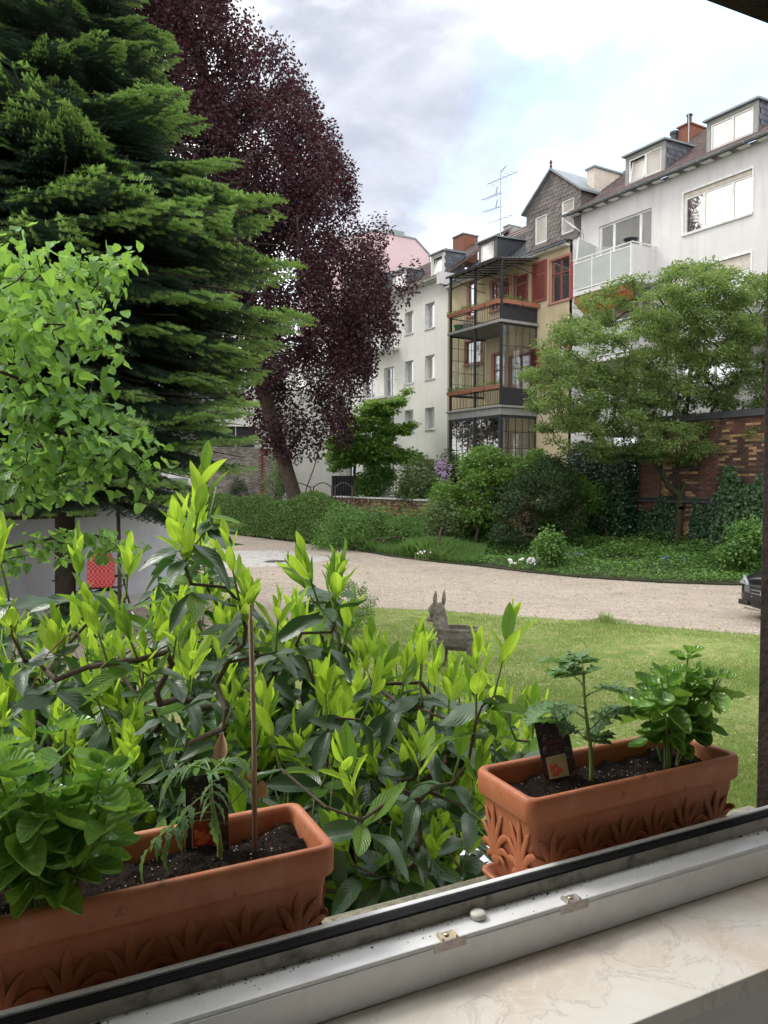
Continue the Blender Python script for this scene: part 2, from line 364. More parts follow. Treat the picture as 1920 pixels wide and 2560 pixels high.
surf('perlite', (.72, .70, .66), rough=.9)
def rrect(L, Wd, r, z, n=6):
    pts = []
    for cx, cy, a0 in ((L/2-r, Wd/2-r, 0), (-L/2+r, Wd/2-r, 90), (-L/2+r, -Wd/2+r, 180), (L/2-r, -Wd/2+r, 270)):
        for i in range(n+1):
            a = R(a0+90*i/n); pts.append((cx+r*math.cos(a), cy+r*math.sin(a), z))
    return pts
PL, PW, PH = .57, .20, .222
def palmette():
    b = MB()
    def lobe(ang, ln, r, bend, start=.0):
        pts = []; rs = []; n = 9; a = R(ang)
        for i in range(n+1):
            t = i/n; aa = a*(.35+.65*t)+R(bend)*t*t; rr = start+(ln-start)*t
            pts.append((rr*math.sin(aa), -.0005-.0045*math.sin(math.pi*min(1, .15+t*.9)), rr*math.cos(aa))); rs.append(r*(.22+.95*math.sin(math.pi*min(1, t*.80+.02))**1.1) if t < .98 else r*.2)
        b.tube(pts, rs, 8, flat=.62, up=(0, 1, 0))
    lobe(0, .112, .0085, 0)
    for s_ in (-1, 1):
        lobe(s_*17, .104, .0072, s_*6); lobe(s_*36, .088, .0066, s_*10); lobe(s_*56, .068, .0060, s_*16); lobe(s_*76, .046, .0052, s_*20)
        lobe(s_*8, .070, .0036, s_*2, .01); lobe(s_*27, .058, .0034, s_*8, .01)
    b.blob((0, -.004, .004), (.016, .006, .010), 10, 5)
    return b.mesh('relief_leaf', MATS['terracotta'], smooth=True)
PALM = palmette()
def soil_mesh(L, Wd, seed):
    nx, ny = 150, 52; g = np.random.default_rng(seed)
    X, Y = np.meshgrid(np.linspace(-L/2, L/2, nx), np.linspace(-Wd/2, Wd/2, ny))
    Z = np.zeros_like(X)
    for f, a in ((18, .004), (45, .0035), (95, .0030), (190, .0020)):
        for _ in range(5):
            th = g.uniform(0, 6.28); Z += a*.55*np.sin(f*(X*np.cos(th)+Y*np.sin(th))+g.uniform(0, 6.28))
    Z += g.normal(0, .0014, Z.shape)
    V = np.stack([X, Y, Z], -1).reshape(-1, 3); i = np.arange(nx*ny).reshape(ny, nx)
    F = np.stack([i[:-1, :-1], i[:-1, 1:], i[1:, 1:], i[1:, :-1]], -1).reshape(-1, 4)
    return npmesh('soil', V, F, MATS['soil'], smooth=True), Z.reshape(-1), V
def planter(sc, seed, label):
    t = wthing('planter', sc, 1.256, 1.676, label, 'planter', 'terracotta planter boxes on the stone ledge')
    T = PH; prof = [(-.0, .034), (.002, .030), (.09, .022), (T-.062, .013), (T-.058, .0125), (T-.050, .003), (T-.046, .001), (T-.012, 0), (T-.005, .0012), (T-.001, .004), (T, .0075), (T-.0005, .012), (T-.004, .016), (T-.012, .018), (T-.05, .021), (T-.09, .025)]
    b = MB(); b.rings([rrect(PL-2*i, PW-2*i, max(.006, .024-i*.5), z, 7) for z, i in prof])
    b.build('pot', MATS['terracotta'], t, smooth=True)
    for k in range(6):                       # palmettes on the long sides
        x = -PL/2+.066+k*(PL-.132)/5
        for sgn in (-1, 1):
            o = meshobj('relief_leaf', PALM, t); o.scale = (.84, .30, 1.0); o.location = (x, sgn*(PW/2-.0225), .038); o.rotation_euler = (sgn*R(-4.6) if sgn < 0 else R(-4.6), 0, 0 if sgn < 0 else math.pi)
            o.rotation_euler = (R(4.6), 0, 0) if sgn < 0 else (R(4.6), 0, math.pi)
    for sx in (-1, 1):
        for yy in (-.045, .045):
            o = meshobj('relief_leaf', PALM, t); o.scale = (.78, .50, 1.15); o.location = (sx*(PL/2-.0225), yy, .038); o.rotation_euler = (R(4.6), 0, sx*R(90))
    b = MB(); b.rings([rrect(PL-2*i, PW-2*i, .02, z, 5) for z, i in ((-.014, .022), (-.012, .018), (.006, .008), (.010, .009), (.011, .013), (.008, .016), (-.008, .024))]); b.build('saucer', MATS['terracotta'], t, smooth=True)
    me, Z, V = soil_mesh(PL-.046, PW-.046, seed); o = meshobj('soil', me, t); o.location = (0, 0, T-.040)
    b = MB(); g = random.Random(seed)
    for _ in range(230):
        k = g.randrange(len(V)); r_ = g.uniform(.0005, .0014)*(1.6 if g.random() < .12 else 1)
        b.blob((V[k][0]*.97, V[k][1]*.97, Z[k]+T-.040+r_*.3), (r_*g.uniform(.8, 1.5), r_, r_*.8), 5, 2)
    b.build('perlite', MATS['perlite'], t, kind='stuff')
    return t
planter((.862+1.432)/2+.001, 1, 'right terracotta planter with palmette relief, holding basil and an upright tomato seedling')
planter(.474-PL/2, 2, 'left terracotta planter with palmette relief, holding leafy basil and a wooden stick')
SOILZ = 1.676+PH-.040
# ================================================================== leaves (templates)
def leaf_template(n=7, wf=None, ratio=.35, fold=.12, droop=.15, curl=0, wave=0, cols=2, seed=0, tip=1.0):
    """grid leaf: x along 0..1, y across, z up; returns V, F, UV"""
    wf = wf or (lambda t: math.sin(math.pi*min(1, t**.8))**.8)
    ys = [-1+i/cols for i in range(2*cols+1)] if cols > 1 else [-1, 0, 1]
    V = []; UV = []; g = random.Random(seed); ph = g.uniform(0, 6.28)
    for i in range(n+1):
        t = i/n; hw = ratio/2*max(.02, wf(t))
        for y in ys:
            z = fold*abs(y)*hw*2 - droop*t*t + curl*(hw*2)*(1-y*y)*(-1) + wave*hw*math.sin(t*9+ph+(1.5 if y > 0 else 0))*abs(y)
            V.append((t*(1-.12*droop*t), y*hw, z)); UV.append((t, .5+y*.5))
    k = len(ys); F = [(i*k+j, (i+1)*k+j, (i+1)*k+j+1, i*k+j+1) for i in range(n) for j in range(k-1)]
    return np.array(V), np.array(F), np.array(UV)
def basis(d, up):
    """rotation matrices whose x axis is d and z near up (N,3)->(N,3,3)"""
    d = d/np.linalg.norm(d, axis=1, keepdims=True); y = np.cross(up, d); ln = np.linalg.norm(y, axis=1, keepdims=True); y = np.where(ln > 1e-4, y/np.maximum(ln, 1e-6), [[1, 0, 0]])
    z = np.cross(d, y); return np.stack([d, y, z], -1)
def cloud(tmpl, pos, d, up, L, Wd=None):
    V, F, UV = tmpl; n = len(pos); B = basis(np.asarray(d, float), np.asarray(up, float)); L = np.broadcast_to(np.asarray(L, float), (n,))
    S = V[None]*L[:, None, None]
    P = np.einsum('nij,nkj->nki', B, S)+np.asarray(pos, float)[:, None, :]
    FF = (F[None]+(np.arange(n)*len(V))[:, None, None]).reshape(-1, F.shape[1])
    return P.reshape(-1, 3), FF, np.tile(UV, (n, 1))
def join(parts):
    vs, fs, us, off = [], [], [], 0
    for v, f, u in parts: vs.append(v); fs.append(f+off); us.append(u); off += len(v)
    return np.concatenate(vs), np.concatenate(fs), np.concatenate(us)
def leafobj(me, parent, pos, d, up, L, name='leaf'):
    B = basis(np.array([d], float), np.array([up], float))[0]; M = Matrix.Identity(4)
    for i in range(3):
        for j in range(3): M[i][j] = B[i][j]*L
        M[i][3] = pos[i]
    o = bpy.data.objects.new(name, me); link(o, parent); o.matrix_local = M; return o

# ================================================================== basil
leafmat('basil', (.19, .37, .08), (.28, .48, .12), (.38, .66, .07), .3, .27, .55, veins=.5, vcol=(.27, .46, .16), bstr=.5, nscale=9, vdens=5)
leafmat('basil_dark', (.13, .28, .06), (.19, .36, .09), (.24, .5, .06), .25, .32, .55, veins=.5, vcol=(.19, .35, .12), bstr=.5, nscale=9, vdens=5)
leafmat('stem_green', (.20, .32, .09), (.26, .38, .12), (.3, .5, .1), .12, .5)
wb = lambda t: (math.sin(math.pi*t**.78)**.55)
BAS = []
for i, (ra, dr, fo, cu, mt) in enumerate(((.70, .34, .0, .42, 'basil'), (.66, .46, .04, .46, 'basil'), (.72, .22, .0, .38, 'basil_dark'), (.66, .45, .05, .3, 'basil'), (.60, .2, .4, .1, 'basil'))):
    V, F, U = leaf_template(9, wb, ra, fo, dr, cu, .10, 3, i)
    BAS.append(npmesh('leaf', V, F, MATS[mt], U, smooth=True))
def herb_thing(name, s, q, label, cat, group=None):
    return wthing(name, s, q, SOILZ-.012, label, cat, group)
def basil(s, q, label, stems, hgt, seed, lean=(0, 0), Ls=(.045, .068), spread=.10):
    t = herb_thing('basil_plant', s, q, label, 'basil', 'basil plants in the planters'); g = random.Random(seed); nl = 0
    for k in range(stems):
        a = g.uniform(0, 6.28); r = g.uniform(.002, .022); hh = hgt*g.uniform(.55, 1.0); sp = spread*g.uniform(.25, 1.1)
        p0 = Vector((r*math.cos(a)*1.6, r*math.sin(a), 0)); top = Vector((sp*math.cos(a)*1.25+lean[0], sp*math.sin(a)*.8+lean[1], hh))
        mid = p0.lerp(top, .5)+Vector((g.uniform(-.01, .01)-math.cos(a)*sp*.2, g.uniform(-.01, .01), .012))
        pts = [p0*(1-u)**2+mid*(2*u*(1-u))+top*u*u for u in [i/8 for i in range(9)]]
        b = MB(); b.tube(pts, [.0030-.0013*i/8 for i in range(9)], 7); b.build('stem', MATS['stem_green'], t, smooth=True)
        lv = 3; az = g.uniform(0, 6.28)
        for j in range(lv+2):
            u = .42+.58*j/(lv+1); p = p0*(1-u)**2+mid*(2*u*(1-u))+top*u*u; az += math.pi/2+g.uniform(-.3, .3)
            nlf = 2 if j < lv else 3 if j == lv else 4
            for m_ in range(nlf):
                aa = az+2*math.pi*m_/nlf+g.uniform(-.25, .25); el = (g.uniform(-.45, .35) if j < lv else g.uniform(-.1, .6)) if j < lv+1 else g.uniform(.3, 1.0)
                Lf = g.uniform(*Ls)*(1 if j < lv+1 else .55)*(1 if j else .9)
                d = Vector((math.cos(aa)*math.cos(el), math.sin(aa)*math.cos(el), math.sin(el)))
                base = p+d*(.006 if j > lv else .012)
                leafobj(BAS[g.randrange(5)], t, base, d, Vector((g.uniform(-.25, .25), g.uniform(-.25, .25), 1))+Vector((0, 0, 0)), Lf); nl += 1
    return t
basil(1.315, 1.25, 'full green basil plant at the right end of the right planter, taller stems standing up', 12, .265, 5, (.0, 0), (.046, .068), .10)
basil(.045, 1.22, 'large glossy basil plant filling the lower left corner over the left planter rim', 15, .30, 9, (-.015, -.01), (.050, .073), .115)
basil(-.16, 1.24, 'second basil clump at the left frame edge behind the large one', 7, .27, 12, (0, 0), (.058, .080), .12)
# ================================================================== tomato seedlings
leafmat('tomato', (.15, .27, .12), (.21, .35, .15), (.25, .45, .10), .3, .5, .4, veins=.3, vcol=(.2, .33, .15), bstr=.5, nscale=14, vdens=6)
def lob(t): return (math.sin(math.pi*min(1, t**.75))**.8)*(1+.35*math.sin(t*26))
V, F, U = leaf_template(16, lob, .68, .15, .25, .1, .12, 1, 3); TOM = npmesh('leaflet', V, F, MATS['tomato'], U, smooth=True)
V, F, U = leaf_template(14, lambda t: lob(t)*.8, .34, .25, .6, .1, .1, 1, 4); TOMN = npmesh('leaflet', V, F, MATS['tomato'], U, smooth=True)
def tomato(s, q, label, top, leaves, me, seed, Ll=.04, lean=None):
    t = herb_thing('tomato_plant', s, q, label, 'tomato plant', 'tomato seedlings in the planters'); g = random.Random(seed)
    n = 10; pts = [Vector((top[0]*(u**1.3)+.004*math.sin(6*u), top[1]*u, top[2]*u)) for u in [i/n for i in range(n+1)]]
    b = MB(); b.tube(pts, [.0052-.0026*i/n for i in range(n+1)], 8); b.build('stem', MATS['stem_green'], t, smooth=True)
    for (u, az, ln, el, dr) in leaves:
        p = pts[int(u*n)]; a = R(az); q_ = []
        for i in range(7):
            v = i/6; q_.append(p+Vector((math.cos(a)*ln*v*math.cos(el), math.sin(a)*ln*v*math.cos(el), math.sin(el)*ln*v-dr*v*v)))
        b = MB(); b.tube(q_, [.0017-.0009*i/6 for i in range(7)], 6); pe = b.build('leaf_stalk', MATS['stem_green'], t, smooth=True)
        for i, v in ((3, 1), (4, 1), (5, 1), (6, 0)):
            dv = (q_[i]-q_[i-1]).normalized(); side = Vector((-dv.y, dv.x, 0)).normalized()
            for sg in ((-1, 1) if v else (0,)):
                d = dv*(.55 if sg else 1)+side*sg+Vector((0, 0, g.uniform(-.25, .1)))
                leafobj(me, t, q_[i], d, (g.uniform(-.2, .2), g.uniform(-.2, .2), 1), Ll*(1.25 if not sg else (.72+.12*i/6))*g.uniform(.85, 1.1), 'leaflet')
    for k in range(5):
        a = g.uniform(0, 6.28); leafobj(me, t, pts[-1], (math.cos(a), math.sin(a), .7), (0, 0, 1), Ll*.8, 'leaflet')
    return t
tomato(1.098, 1.262, 'upright tomato seedling with pale green stem beside the tag in the right planter', (-.022, 0, .245),
       [(.32, 20, .05, .9, .0), (.42, 168, .10, .75, .02), (.5, 8, .12, .55, .03), (.62, 150, .085, .7, .03), (.72, 190, .13, .45, .04), (.82, 5, .12, .35, .04), (.9, 95, .07, .6, .02), (1.0, 150, .06, .9, .02), (1.0, 60, .06, .9, .02)], TOM, 4, .058)
tomato(.300, 1.262, 'drooping tomato seedling with feathery leaves beside the wooden stick in the left planter', (-.010, 0, .165),
       [(.6, 185, .115, .35, .075), (.8, 200, .08, .2, .07), (.9, 20, .07, .4, .04), (1.0, 150, .08, .7, .05), (1.0, 30, .07, .6, .03), (1.0, 95, .06, .7, .03), (1.0, 260, .07, .3, .06)], TOMN, 6, .047)
# wooden stick
b = MB(); b.tube([(0, 0, -.03), (.0005, 0, .2), (-.004, 0, .405), (-.004, 0, .4062), (-.0042, 0, .432)], [.0046, .0043, .0040, .0030, .0024], 10)
surf('cane', (.42, .29, .20), (.34, .22, .15), scale=20, rough=.6, sc=(6, 6, .5))
ck = b.build('wooden_stick', MATS['cane'], None, smooth=True, label='thin brown wooden stick standing in the left planter soil', cat='stick'); ck.location = WW(.363, 1.264, SOILZ)
# plant tags
m, nt, b = newmat('tag_print')      # flat printed card
uvn = nd(nt, 'ShaderNodeTexCoord'); sx = nd(nt, 'ShaderNodeSeparateXYZ'); nt.links.new(uvn.outputs['Object'], sx.inputs[0])
base = mixc(nt, mrange(nt, noise_out(nt, 60, 3, .5), .56, .6), (.018, .014, .014), (.10, .08, .07))
nt.links.new(base, b.inputs['Base Color']); b.inputs['Roughness'].default_value = .25; MATS['tag_print'] = m
surf('tag_red', (.30, .035, .02), (.20, .02, .015), scale=60, rough=.3)
surf('tag_white', (.62, .60, .52), rough=.3); surf('tag_pale', (.60, .48, .30), (.35, .40, .16), scale=55, rough=.3, lo=.4, hi=.6)
surf('tag_tomato', (.55, .05, .02), (.75, .22, .10), scale=40, rough=.25)
def plant_tag(s, q, label, ang, tilt, z, face='pale', hgt=.098):
    t = wthing('plant_tag', s, q, SOILZ+z, label, 'plant tag', 'plastic plant tags in the planters'); t.rotation_euler = (R(tilt[0]), R(tilt[1]), VR+R(ang))
    w2 = .036; b = MB(); out = [(-w2, 0, -.03), (w2, 0, -.03), (w2, 0, hgt-.008), (w2-.008, 0, hgt), (-w2+.008, 0, hgt), (-w2, 0, hgt-.008)]
    b.extr(out, (0, .0012, 0)); b.build('card', MATS['tag_print'], t)
    def cx(b, x0, x1, z0, z1, d): b.box(x0, x1, -d, -.0001, z0, z1)
    b = MB(); cx(b, -.026, .018, .006, .052, .0003); b.build('picture_border', MATS['tag_white'], t)
    b = MB(); b.box(-.025, .017, -.0006, -.00035, .007, .051); b.build('picture', MATS['tag_pale' if face == 'pale' else 'tag_red'], t)
    g = random.Random(7); b = MB()
    for k in range(9):
        x, zz, r_ = g.uniform(-.02, .012), g.uniform(.012, .036), g.uniform(.003, .0065)
        b.extr([(x+r_*math.cos(a*.6283), -.00065-.00008*k, zz+r_*math.sin(a*.6283)) for a in range(10)], (0, .0001, 0))
    b.build('tomato_picture', MATS['tag_tomato'], t)
    b = MB()      # title panel outline and its two lines of narrow gothic strokes
    for z0, z1, x0, x1 in ((.091, .0916, -.022, .022), (.058, .0586, -.022, .022), (.058, .0916, -.0222, -.0216), (.058, .0916, .0216, .0222)): b.box(x0, x1, -.0005, -.0002, z0, z1)
    for zl, n_, xs in ((.078, 11, -.019), (.066, 8, -.013)):
        for k in range(n_):
            x = xs+k*.0034; h_ = .0065*(1.25 if k in (0, 4, 7) else .8)
            b.box(x, x+.0010, -.0005, -.0002, zl, zl+h_); b.box(x, x+.0024, -.0005, -.0002, zl+h_*.8, zl+h_)
            if k % 2: b.box(x, x+.0024, -.0005, -.0002, zl, zl+.0010)
    b.build('lettering', MATS['tag_red'], t)
    b = MB()
    for (x, z_) in ((-.022, .088), (.022, .088), (-.024, .07), (.025, .06), (-.018, .095), (.017, .095)):
        b.tube([(x+.0035*math.cos(a*.7), -.0004, z_+.0035*math.sin(a*.7)) for a in range(8)], .0003, 4)
    b.build('scroll_print', MATS['tag_white'], t)
    return t
sA = spx(1412, 1.285); sB = spx(512, 1.30)
plant_tag(sA, 1.285, 'dark plant tag with red title and tomato picture, leaning in the right planter', -16, (-10, -9), .006, 'pale', .132)
plant_tag(sB, 1.305, 'dark plant tag with orange-red picture, half behind the drooping seedling in the left planter', -12, (-6, 0), .004, 'red', .128)
# ================================================================== ground, path, lawn, bed
def flat(name, pts, z, mat, kind='structure', res=None, label=None):
    me = bpy.data.meshes.new(name); me.from_pydata([(p[0], p[1], z) for p in pts], [], [tuple(range(len(pts)))]); me.materials.append(mat); me.update()
    o = meshobj(name, me); o['kind'] = kind; return o
surf('earth', (.055, .050, .030), (.035, .045, .02), scale=.5, rough=.95, bs=.4, bscale=20)
g_ = flat('ground', [(-400, -60), (400, -60), (400, 900), (-400, 900)], -.05, MATS['earth'])
m, nt, b = newmat('gravel')
n1 = noise_out(nt, .55, 6, .6, dist=.5); n2 = noise_out(nt, 38, 6, .75); n3 = noise_out(nt, 2.2, 9, .72, sc=(.6, 1.25, 1), dist=1.4); n4 = noise_out(nt, 120, 3, .6)
col = mixc(nt, mrange(nt, n1, .35, .65), (.335, .285, .235), (.265, .225, .185))
col = mixc(nt, nmath(nt, 'MULTIPLY', mrange(nt, n2, .45, .62), .5), col, (.42, .36, .30))
col = mixc(nt, nmath(nt, 'MULTIPLY', mrange(nt, n4, .55, .68), .55), col, (.16, .12, .09))
col = mixc(nt, nmath(nt, 'MULTIPLY', mrange(nt, n3, .50, .68), .7), col, (.185, .155, .125))
col = mixc(nt, nmath(nt, 'MULTIPLY', mrange(nt, noise_out(nt, 1.6, 7, .7, sc=(.4, 1.3, 1)), .60, .74), .5), col, (.15, .12, .10))
nt.links.new(col, b.inputs['Base Color']); b.inputs['Roughness'].default_value = .95; b.inputs['Specular IOR Level'].default_value = .15; bump(nt, b, n2, .6, .02)
MATS['gravel'] = m
far = [gp(x, y) for x, y in ((380, 1318), (460, 1326), (529, 1329), (629, 1342), (700, 1351), (779, 1361), (813, 1366), (891, 1377), (977, 1392), (1097, 1407), (1191, 1416), (1320, 1432), (1452, 1445), (1654, 1458), (1863, 1465), (2100, 1478), (2600, 1500))]
near = [gp(x, y) for x, y in ((2600, 1660), (2100, 1612), (1920, 1594), (1700, 1575), (1560, 1563), (1400, 1552), (1250, 1542), (1100, 1530), (940, 1523), (830, 1525))]
flat('path', [tuple(p)[:2] for p in far]+[(q.x, q.y) for q in near]+[(-2.3, 11.5), (-2.8, 7), (-3, 2), (-17, 2), (-17, 30), (-15, 40.8)], .0, MATS['gravel'])
surf('slab_concrete', (.38, .37, .35), (.30, .295, .28), scale=3, rough=.9, bs=.3, bscale=60, c3=(.2, .17, .13), s3=2.5, f3=.5)
flat('concrete_apron', [tuple(gp(x, y))[:2] for x, y in ((452, 1400), (470, 1391), (560, 1378), (690, 1376), (842, 1396), (800, 1405), (700, 1416), (560, 1420), (470, 1424))], .004, MATS['slab_concrete'])
surf('iron', (.10, .095, .09), (.06, .058, .055), scale=20, rough=.7, metal=.3)
for (px, py, r_, lab) in ((690, 1404, .36, 'larger round iron manhole cover in the pale concrete patch of the path'), (745, 1411, .26, 'smaller iron manhole cover to the right of the larger one on the path')):
    p = gp(px, py); b = MB(); b.lathe([(r_, 0), (r_, .006), (r_*.93, .0062), (r_*.92, .003), (r_*.9, .003), (r_*.89, .0062), (.001, .0066)], (0, 0, 0), 28)
    for k in range(-3, 4): b.box(-r_*.7, r_*.7, k*r_*.2-.01, k*r_*.2+.01, .006, .009)
    o = b.build('manhole_cover', MATS['iron'], None, label=lab, cat='manhole cover'); o.location = (p.x, p.y, .0045)
# loose gravel stones
gs = np.random.default_rng(91); n = 46000; yy = 11*(31/11)**gs.uniform(0, 1, n); xx = gs.uniform(-.42, .55, n)*yy; P = np.c_[xx, yy]
PATHP = [tuple(p)[:2] for p in far]+[(q.x, q.y) for q in near]+[(-2.3, 11.5), (-2.8, 7), (-3, 2), (-17, 2), (-17, 30)]
def _inp(P, poly):
    x, y = P[:, 0], P[:, 1]; c = np.zeros(len(P), bool)
    for i in range(len(poly)):
        (x0, y0), (x1, y1) = poly[i], poly[i-1]
        if y0 != y1: c ^= ((y0 > y) != (y1 > y)) & (x < (x1-x0)*(y-y0)/(y1-y0)+x0)
    return c
P = P[_inp(P, PATHP)]; n = len(P); r_ = gs.uniform(.006, .016, n)*(1+P[:, 1]/40); a = gs.uniform(0, 6.28, n); V = np.zeros((n, 5, 3))
for k in range(4): V[:, k] = np.c_[P[:, 0]+r_*np.cos(a+k*1.57)*gs.uniform(.7, 1.2, n), P[:, 1]+r_*np.sin(a+k*1.57)*gs.uniform(.7, 1.2, n), np.zeros(n)]
V[:, 4] = np.c_[P[:, 0], P[:, 1], r_*.7]; b5 = np.arange(n)[:, None]*5
F = np.concatenate([b5+np.array([k, (k+1) % 4, 4]) for k in range(4)])
surf('pebble', (.36, .31, .26), (.24, .20, .165), scale=3, rough=.95, island=.45, spec=.15)
tag(meshobj('gravel_stones', npmesh('gravel_stones', V.reshape(-1, 3), F, MATS['pebble'])), 'loose pale gravel stones strewn over the path', 'gravel', kind='stuff')
# lawn sheet
m, nt, b = newmat('lawn')
n1 = noise_out(nt, .9, 6, .6, dist=.4); n2 = noise_out(nt, 14, 6, .7); n3 = noise_out(nt, 3.2, 6, .6)
col = mixc(nt, mrange(nt, n1, .35, .62), (.13, .19, .045), (.22, .26, .085))
col = mixc(nt, nmath(nt, 'MULTIPLY', mrange(nt, n3, .46, .62), .75), col, (.30, .28, .13)); col = mixc(nt, nmath(nt, 'MULTIPLY', mrange(nt, n2, .5, .65), .5), col, (.05, .09, .015))
nt.links.new(col, b.inputs['Base Color']); b.inputs['Roughness'].default_value = .9; b.inputs['Specular IOR Level'].default_value = .1; bump(nt, b, n2, .8, .03); MATS['lawn'] = m
LAWN = [tuple(p)[:2] for p in near]+[(-2.2, 11.5), (-2.7, 7), (-2.9, 1.8), (0.2, 1.9), (14, 1.2)]
flat('lawn', LAWN, .025, MATS['lawn'])
def inpoly(P, poly):
    x, y = P[:, 0], P[:, 1]; c = np.zeros(len(P), bool); n = len(poly)
    for i in range(n):
        x0, y0 = poly[i][0], poly[i][1]; x1, y1 = poly[i-1][0], poly[i-1][1]
        if y0 == y1: continue
        c ^= ((y0 > y) != (y1 > y)) & (x < (x1-x0)*(y-y0)/(y1-y0)+x0)
    return c
def edist(P, poly):
    d = np.full(len(P), 1e9); n = len(poly)
    for i in range(n):
        a = np.array(poly[i][:2], float); b = np.array(poly[i-1][:2], float); ab = b-a
        t = np.clip(((P-a)@ab)/max(1e-9, ab@ab), 0, 1); d = np.minimum(d, np.linalg.norm(P-(a+t[:, None]*ab), axis=1))
    return d
def sines(P, f, seed, k=6):
    g = np.random.default_rng(seed); r = 0
    for _ in range(k):
        v = g.normal(size=P.shape[1]); v /= np.linalg.norm(v); r = r+np.sin(f*g.uniform(.6, 1.5)*(P@v)+g.uniform(0, 6.28))
    return r/math.sqrt(k)
def blades(n, region, h, wdt, seed, z0=.025, near_bias=0, polys=None, hf=None, lean=.5):
    g = np.random.default_rng(seed)
    x0, x1, y0, y1 = region; t = g.uniform(0, 1, n)
    y = y0*(y1/y0)**t if near_bias else y0+(y1-y0)*t
    x = g.uniform(x0, x1, n) if not near_bias else (x0+(x1-x0)*g.uniform(0, 1, n))*(y/y1)
    P = np.stack([x, y], 1)
    if polys: P = P[inpoly(P, polys)]
    n = len(P); hh = h*g.uniform(.5, 1.2, n)*(hf(P) if hf else 1); a = g.uniform(0, 6.28, n); l = g.uniform(0, lean, n)*hh; wd = wdt*g.uniform(.7, 1.3, n)*(1+P[:, 1]/14*(1 if near_bias else 0))
    zz = z0(P) if callable(z0) else np.full(n, z0)
    b2 = a+1.57; V = np.zeros((n, 4, 3))
    V[:, 0] = np.stack([P[:, 0]-wd*np.cos(b2), P[:, 1]-wd*np.sin(b2), zz], 1); V[:, 1] = np.stack([P[:, 0]+wd*np.cos(b2), P[:, 1]+wd*np.sin(b2), zz], 1)
    mx, my = P[:, 0]+.35*l*np.cos(a), P[:, 1]+.35*l*np.sin(a)
    V[:, 2] = np.stack([mx+wd*.7*np.cos(b2), my+wd*.7*np.sin(b2), zz+hh*.6], 1); V[:, 3] = np.stack([P[:, 0]+l*np.cos(a), P[:, 1]+l*np.sin(a), zz+hh], 1)
    F = np.arange(n*4).reshape(n, 4); return V.reshape(-1, 3), F
leafmat('grass', (.12, .21, .045), (.27, .31, .11), (.30, .42, .10), .35, .6, .25, nscale=.9)
V, F = blades(330000, (-1.6, 8.6, 2.6, 16.0), .034, .0016, 21, .025, 1, LAWN, hf=lambda P: .8+.35*sines(P, 2.2, 3)+.8*np.clip(1-edist(P, [tuple(q)[:2] for q in near])/.22, 0, 1))
tag(meshobj('lawn_grass', npmesh('lawn_grass', V, F, MATS['grass'])), 'short bright green grass blades covering the lawn', 'grass', kind='stuff')
# tuft by the path
V, F = blades(1100, (-.5, .5, -.3, .3), .15, .003, 22, 0, 0, lean=.9, hf=lambda P: np.clip(1.1-np.hypot(P[:, 0]/.42, P[:, 1]/.25), .12, 1)*(1+.4*sines(P, 12, 4))); p = gp(1515, 1560); o = meshobj('grass_tuft', npmesh('grass_tuft', V, F, MATS['grass'])); o.location = (p.x, p.y, .025)
tag(o, 'taller dark tuft of grass at the far edge of the lawn by the path', 'grass tuft')
# daisies and fallen bits
surf('petal_white', (.80, .80, .76), rough=.8); surf('dry_leaf', (.42, .26, .12), (.25, .14, .07), scale=30, rough=.8)
g = np.random.default_rng(5); b = MB()
P = np.stack([g.uniform(0, 9, 1500), g.uniform(3, 14.5, 1500)], 1); P = P[inpoly(P, LAWN)]
for x, y in P:
    r_ = g.uniform(.004, .009); b.quad(*[(x+r_*math.cos(a), y+r_*math.sin(a), .050+r_*.2*math.sin(a*2)) for a in (0, 1.25, 2.5, 3.8, 5)])
b.build('daisies', MATS['petal_white'], None, label='tiny white daisies and petals scattered over the lawn', cat='daisies', kind='stuff')
LV, LF, LU = leaf_template(4, None, .6, .2, -.2, .1, .1, 1, 5)
g = np.random.default_rng(8); b = []
spots = [(1244, 1562), (1365, 1562), (1575, 1618), (1226, 1710), (1398, 1647), (1232, 1728), (1870, 1733), (1300, 1655), (1850, 1620)]
P = [gp(x, y, .05) for x, y in spots]+[gp(g.uniform(1100, 1900), g.uniform(1430, 1470), .01) for _ in range(30)]+[gp(g.uniform(900, 1900), g.uniform(1420, 1590), .01) for _ in range(60)]+[gp(g.uniform(450, 900), g.uniform(1370, 1500), .01) for _ in range(60)]
P = np.array([tuple(p) for p in P]); n = len(P)
V, F, U = cloud((LV, LF, LU), P, np.c_[g.normal(size=(n, 2)), g.normal(size=n)*.1], np.c_[g.normal(size=(n, 2))*.2, np.ones(n)], g.uniform(.035, .07, n))
tag(meshobj('fallen_leaves', npmesh('fallen_leaves', V, F, MATS['dry_leaf'])), 'dry fallen leaves scattered on the gravel path and lawn', 'fallen leaves', kind='stuff')

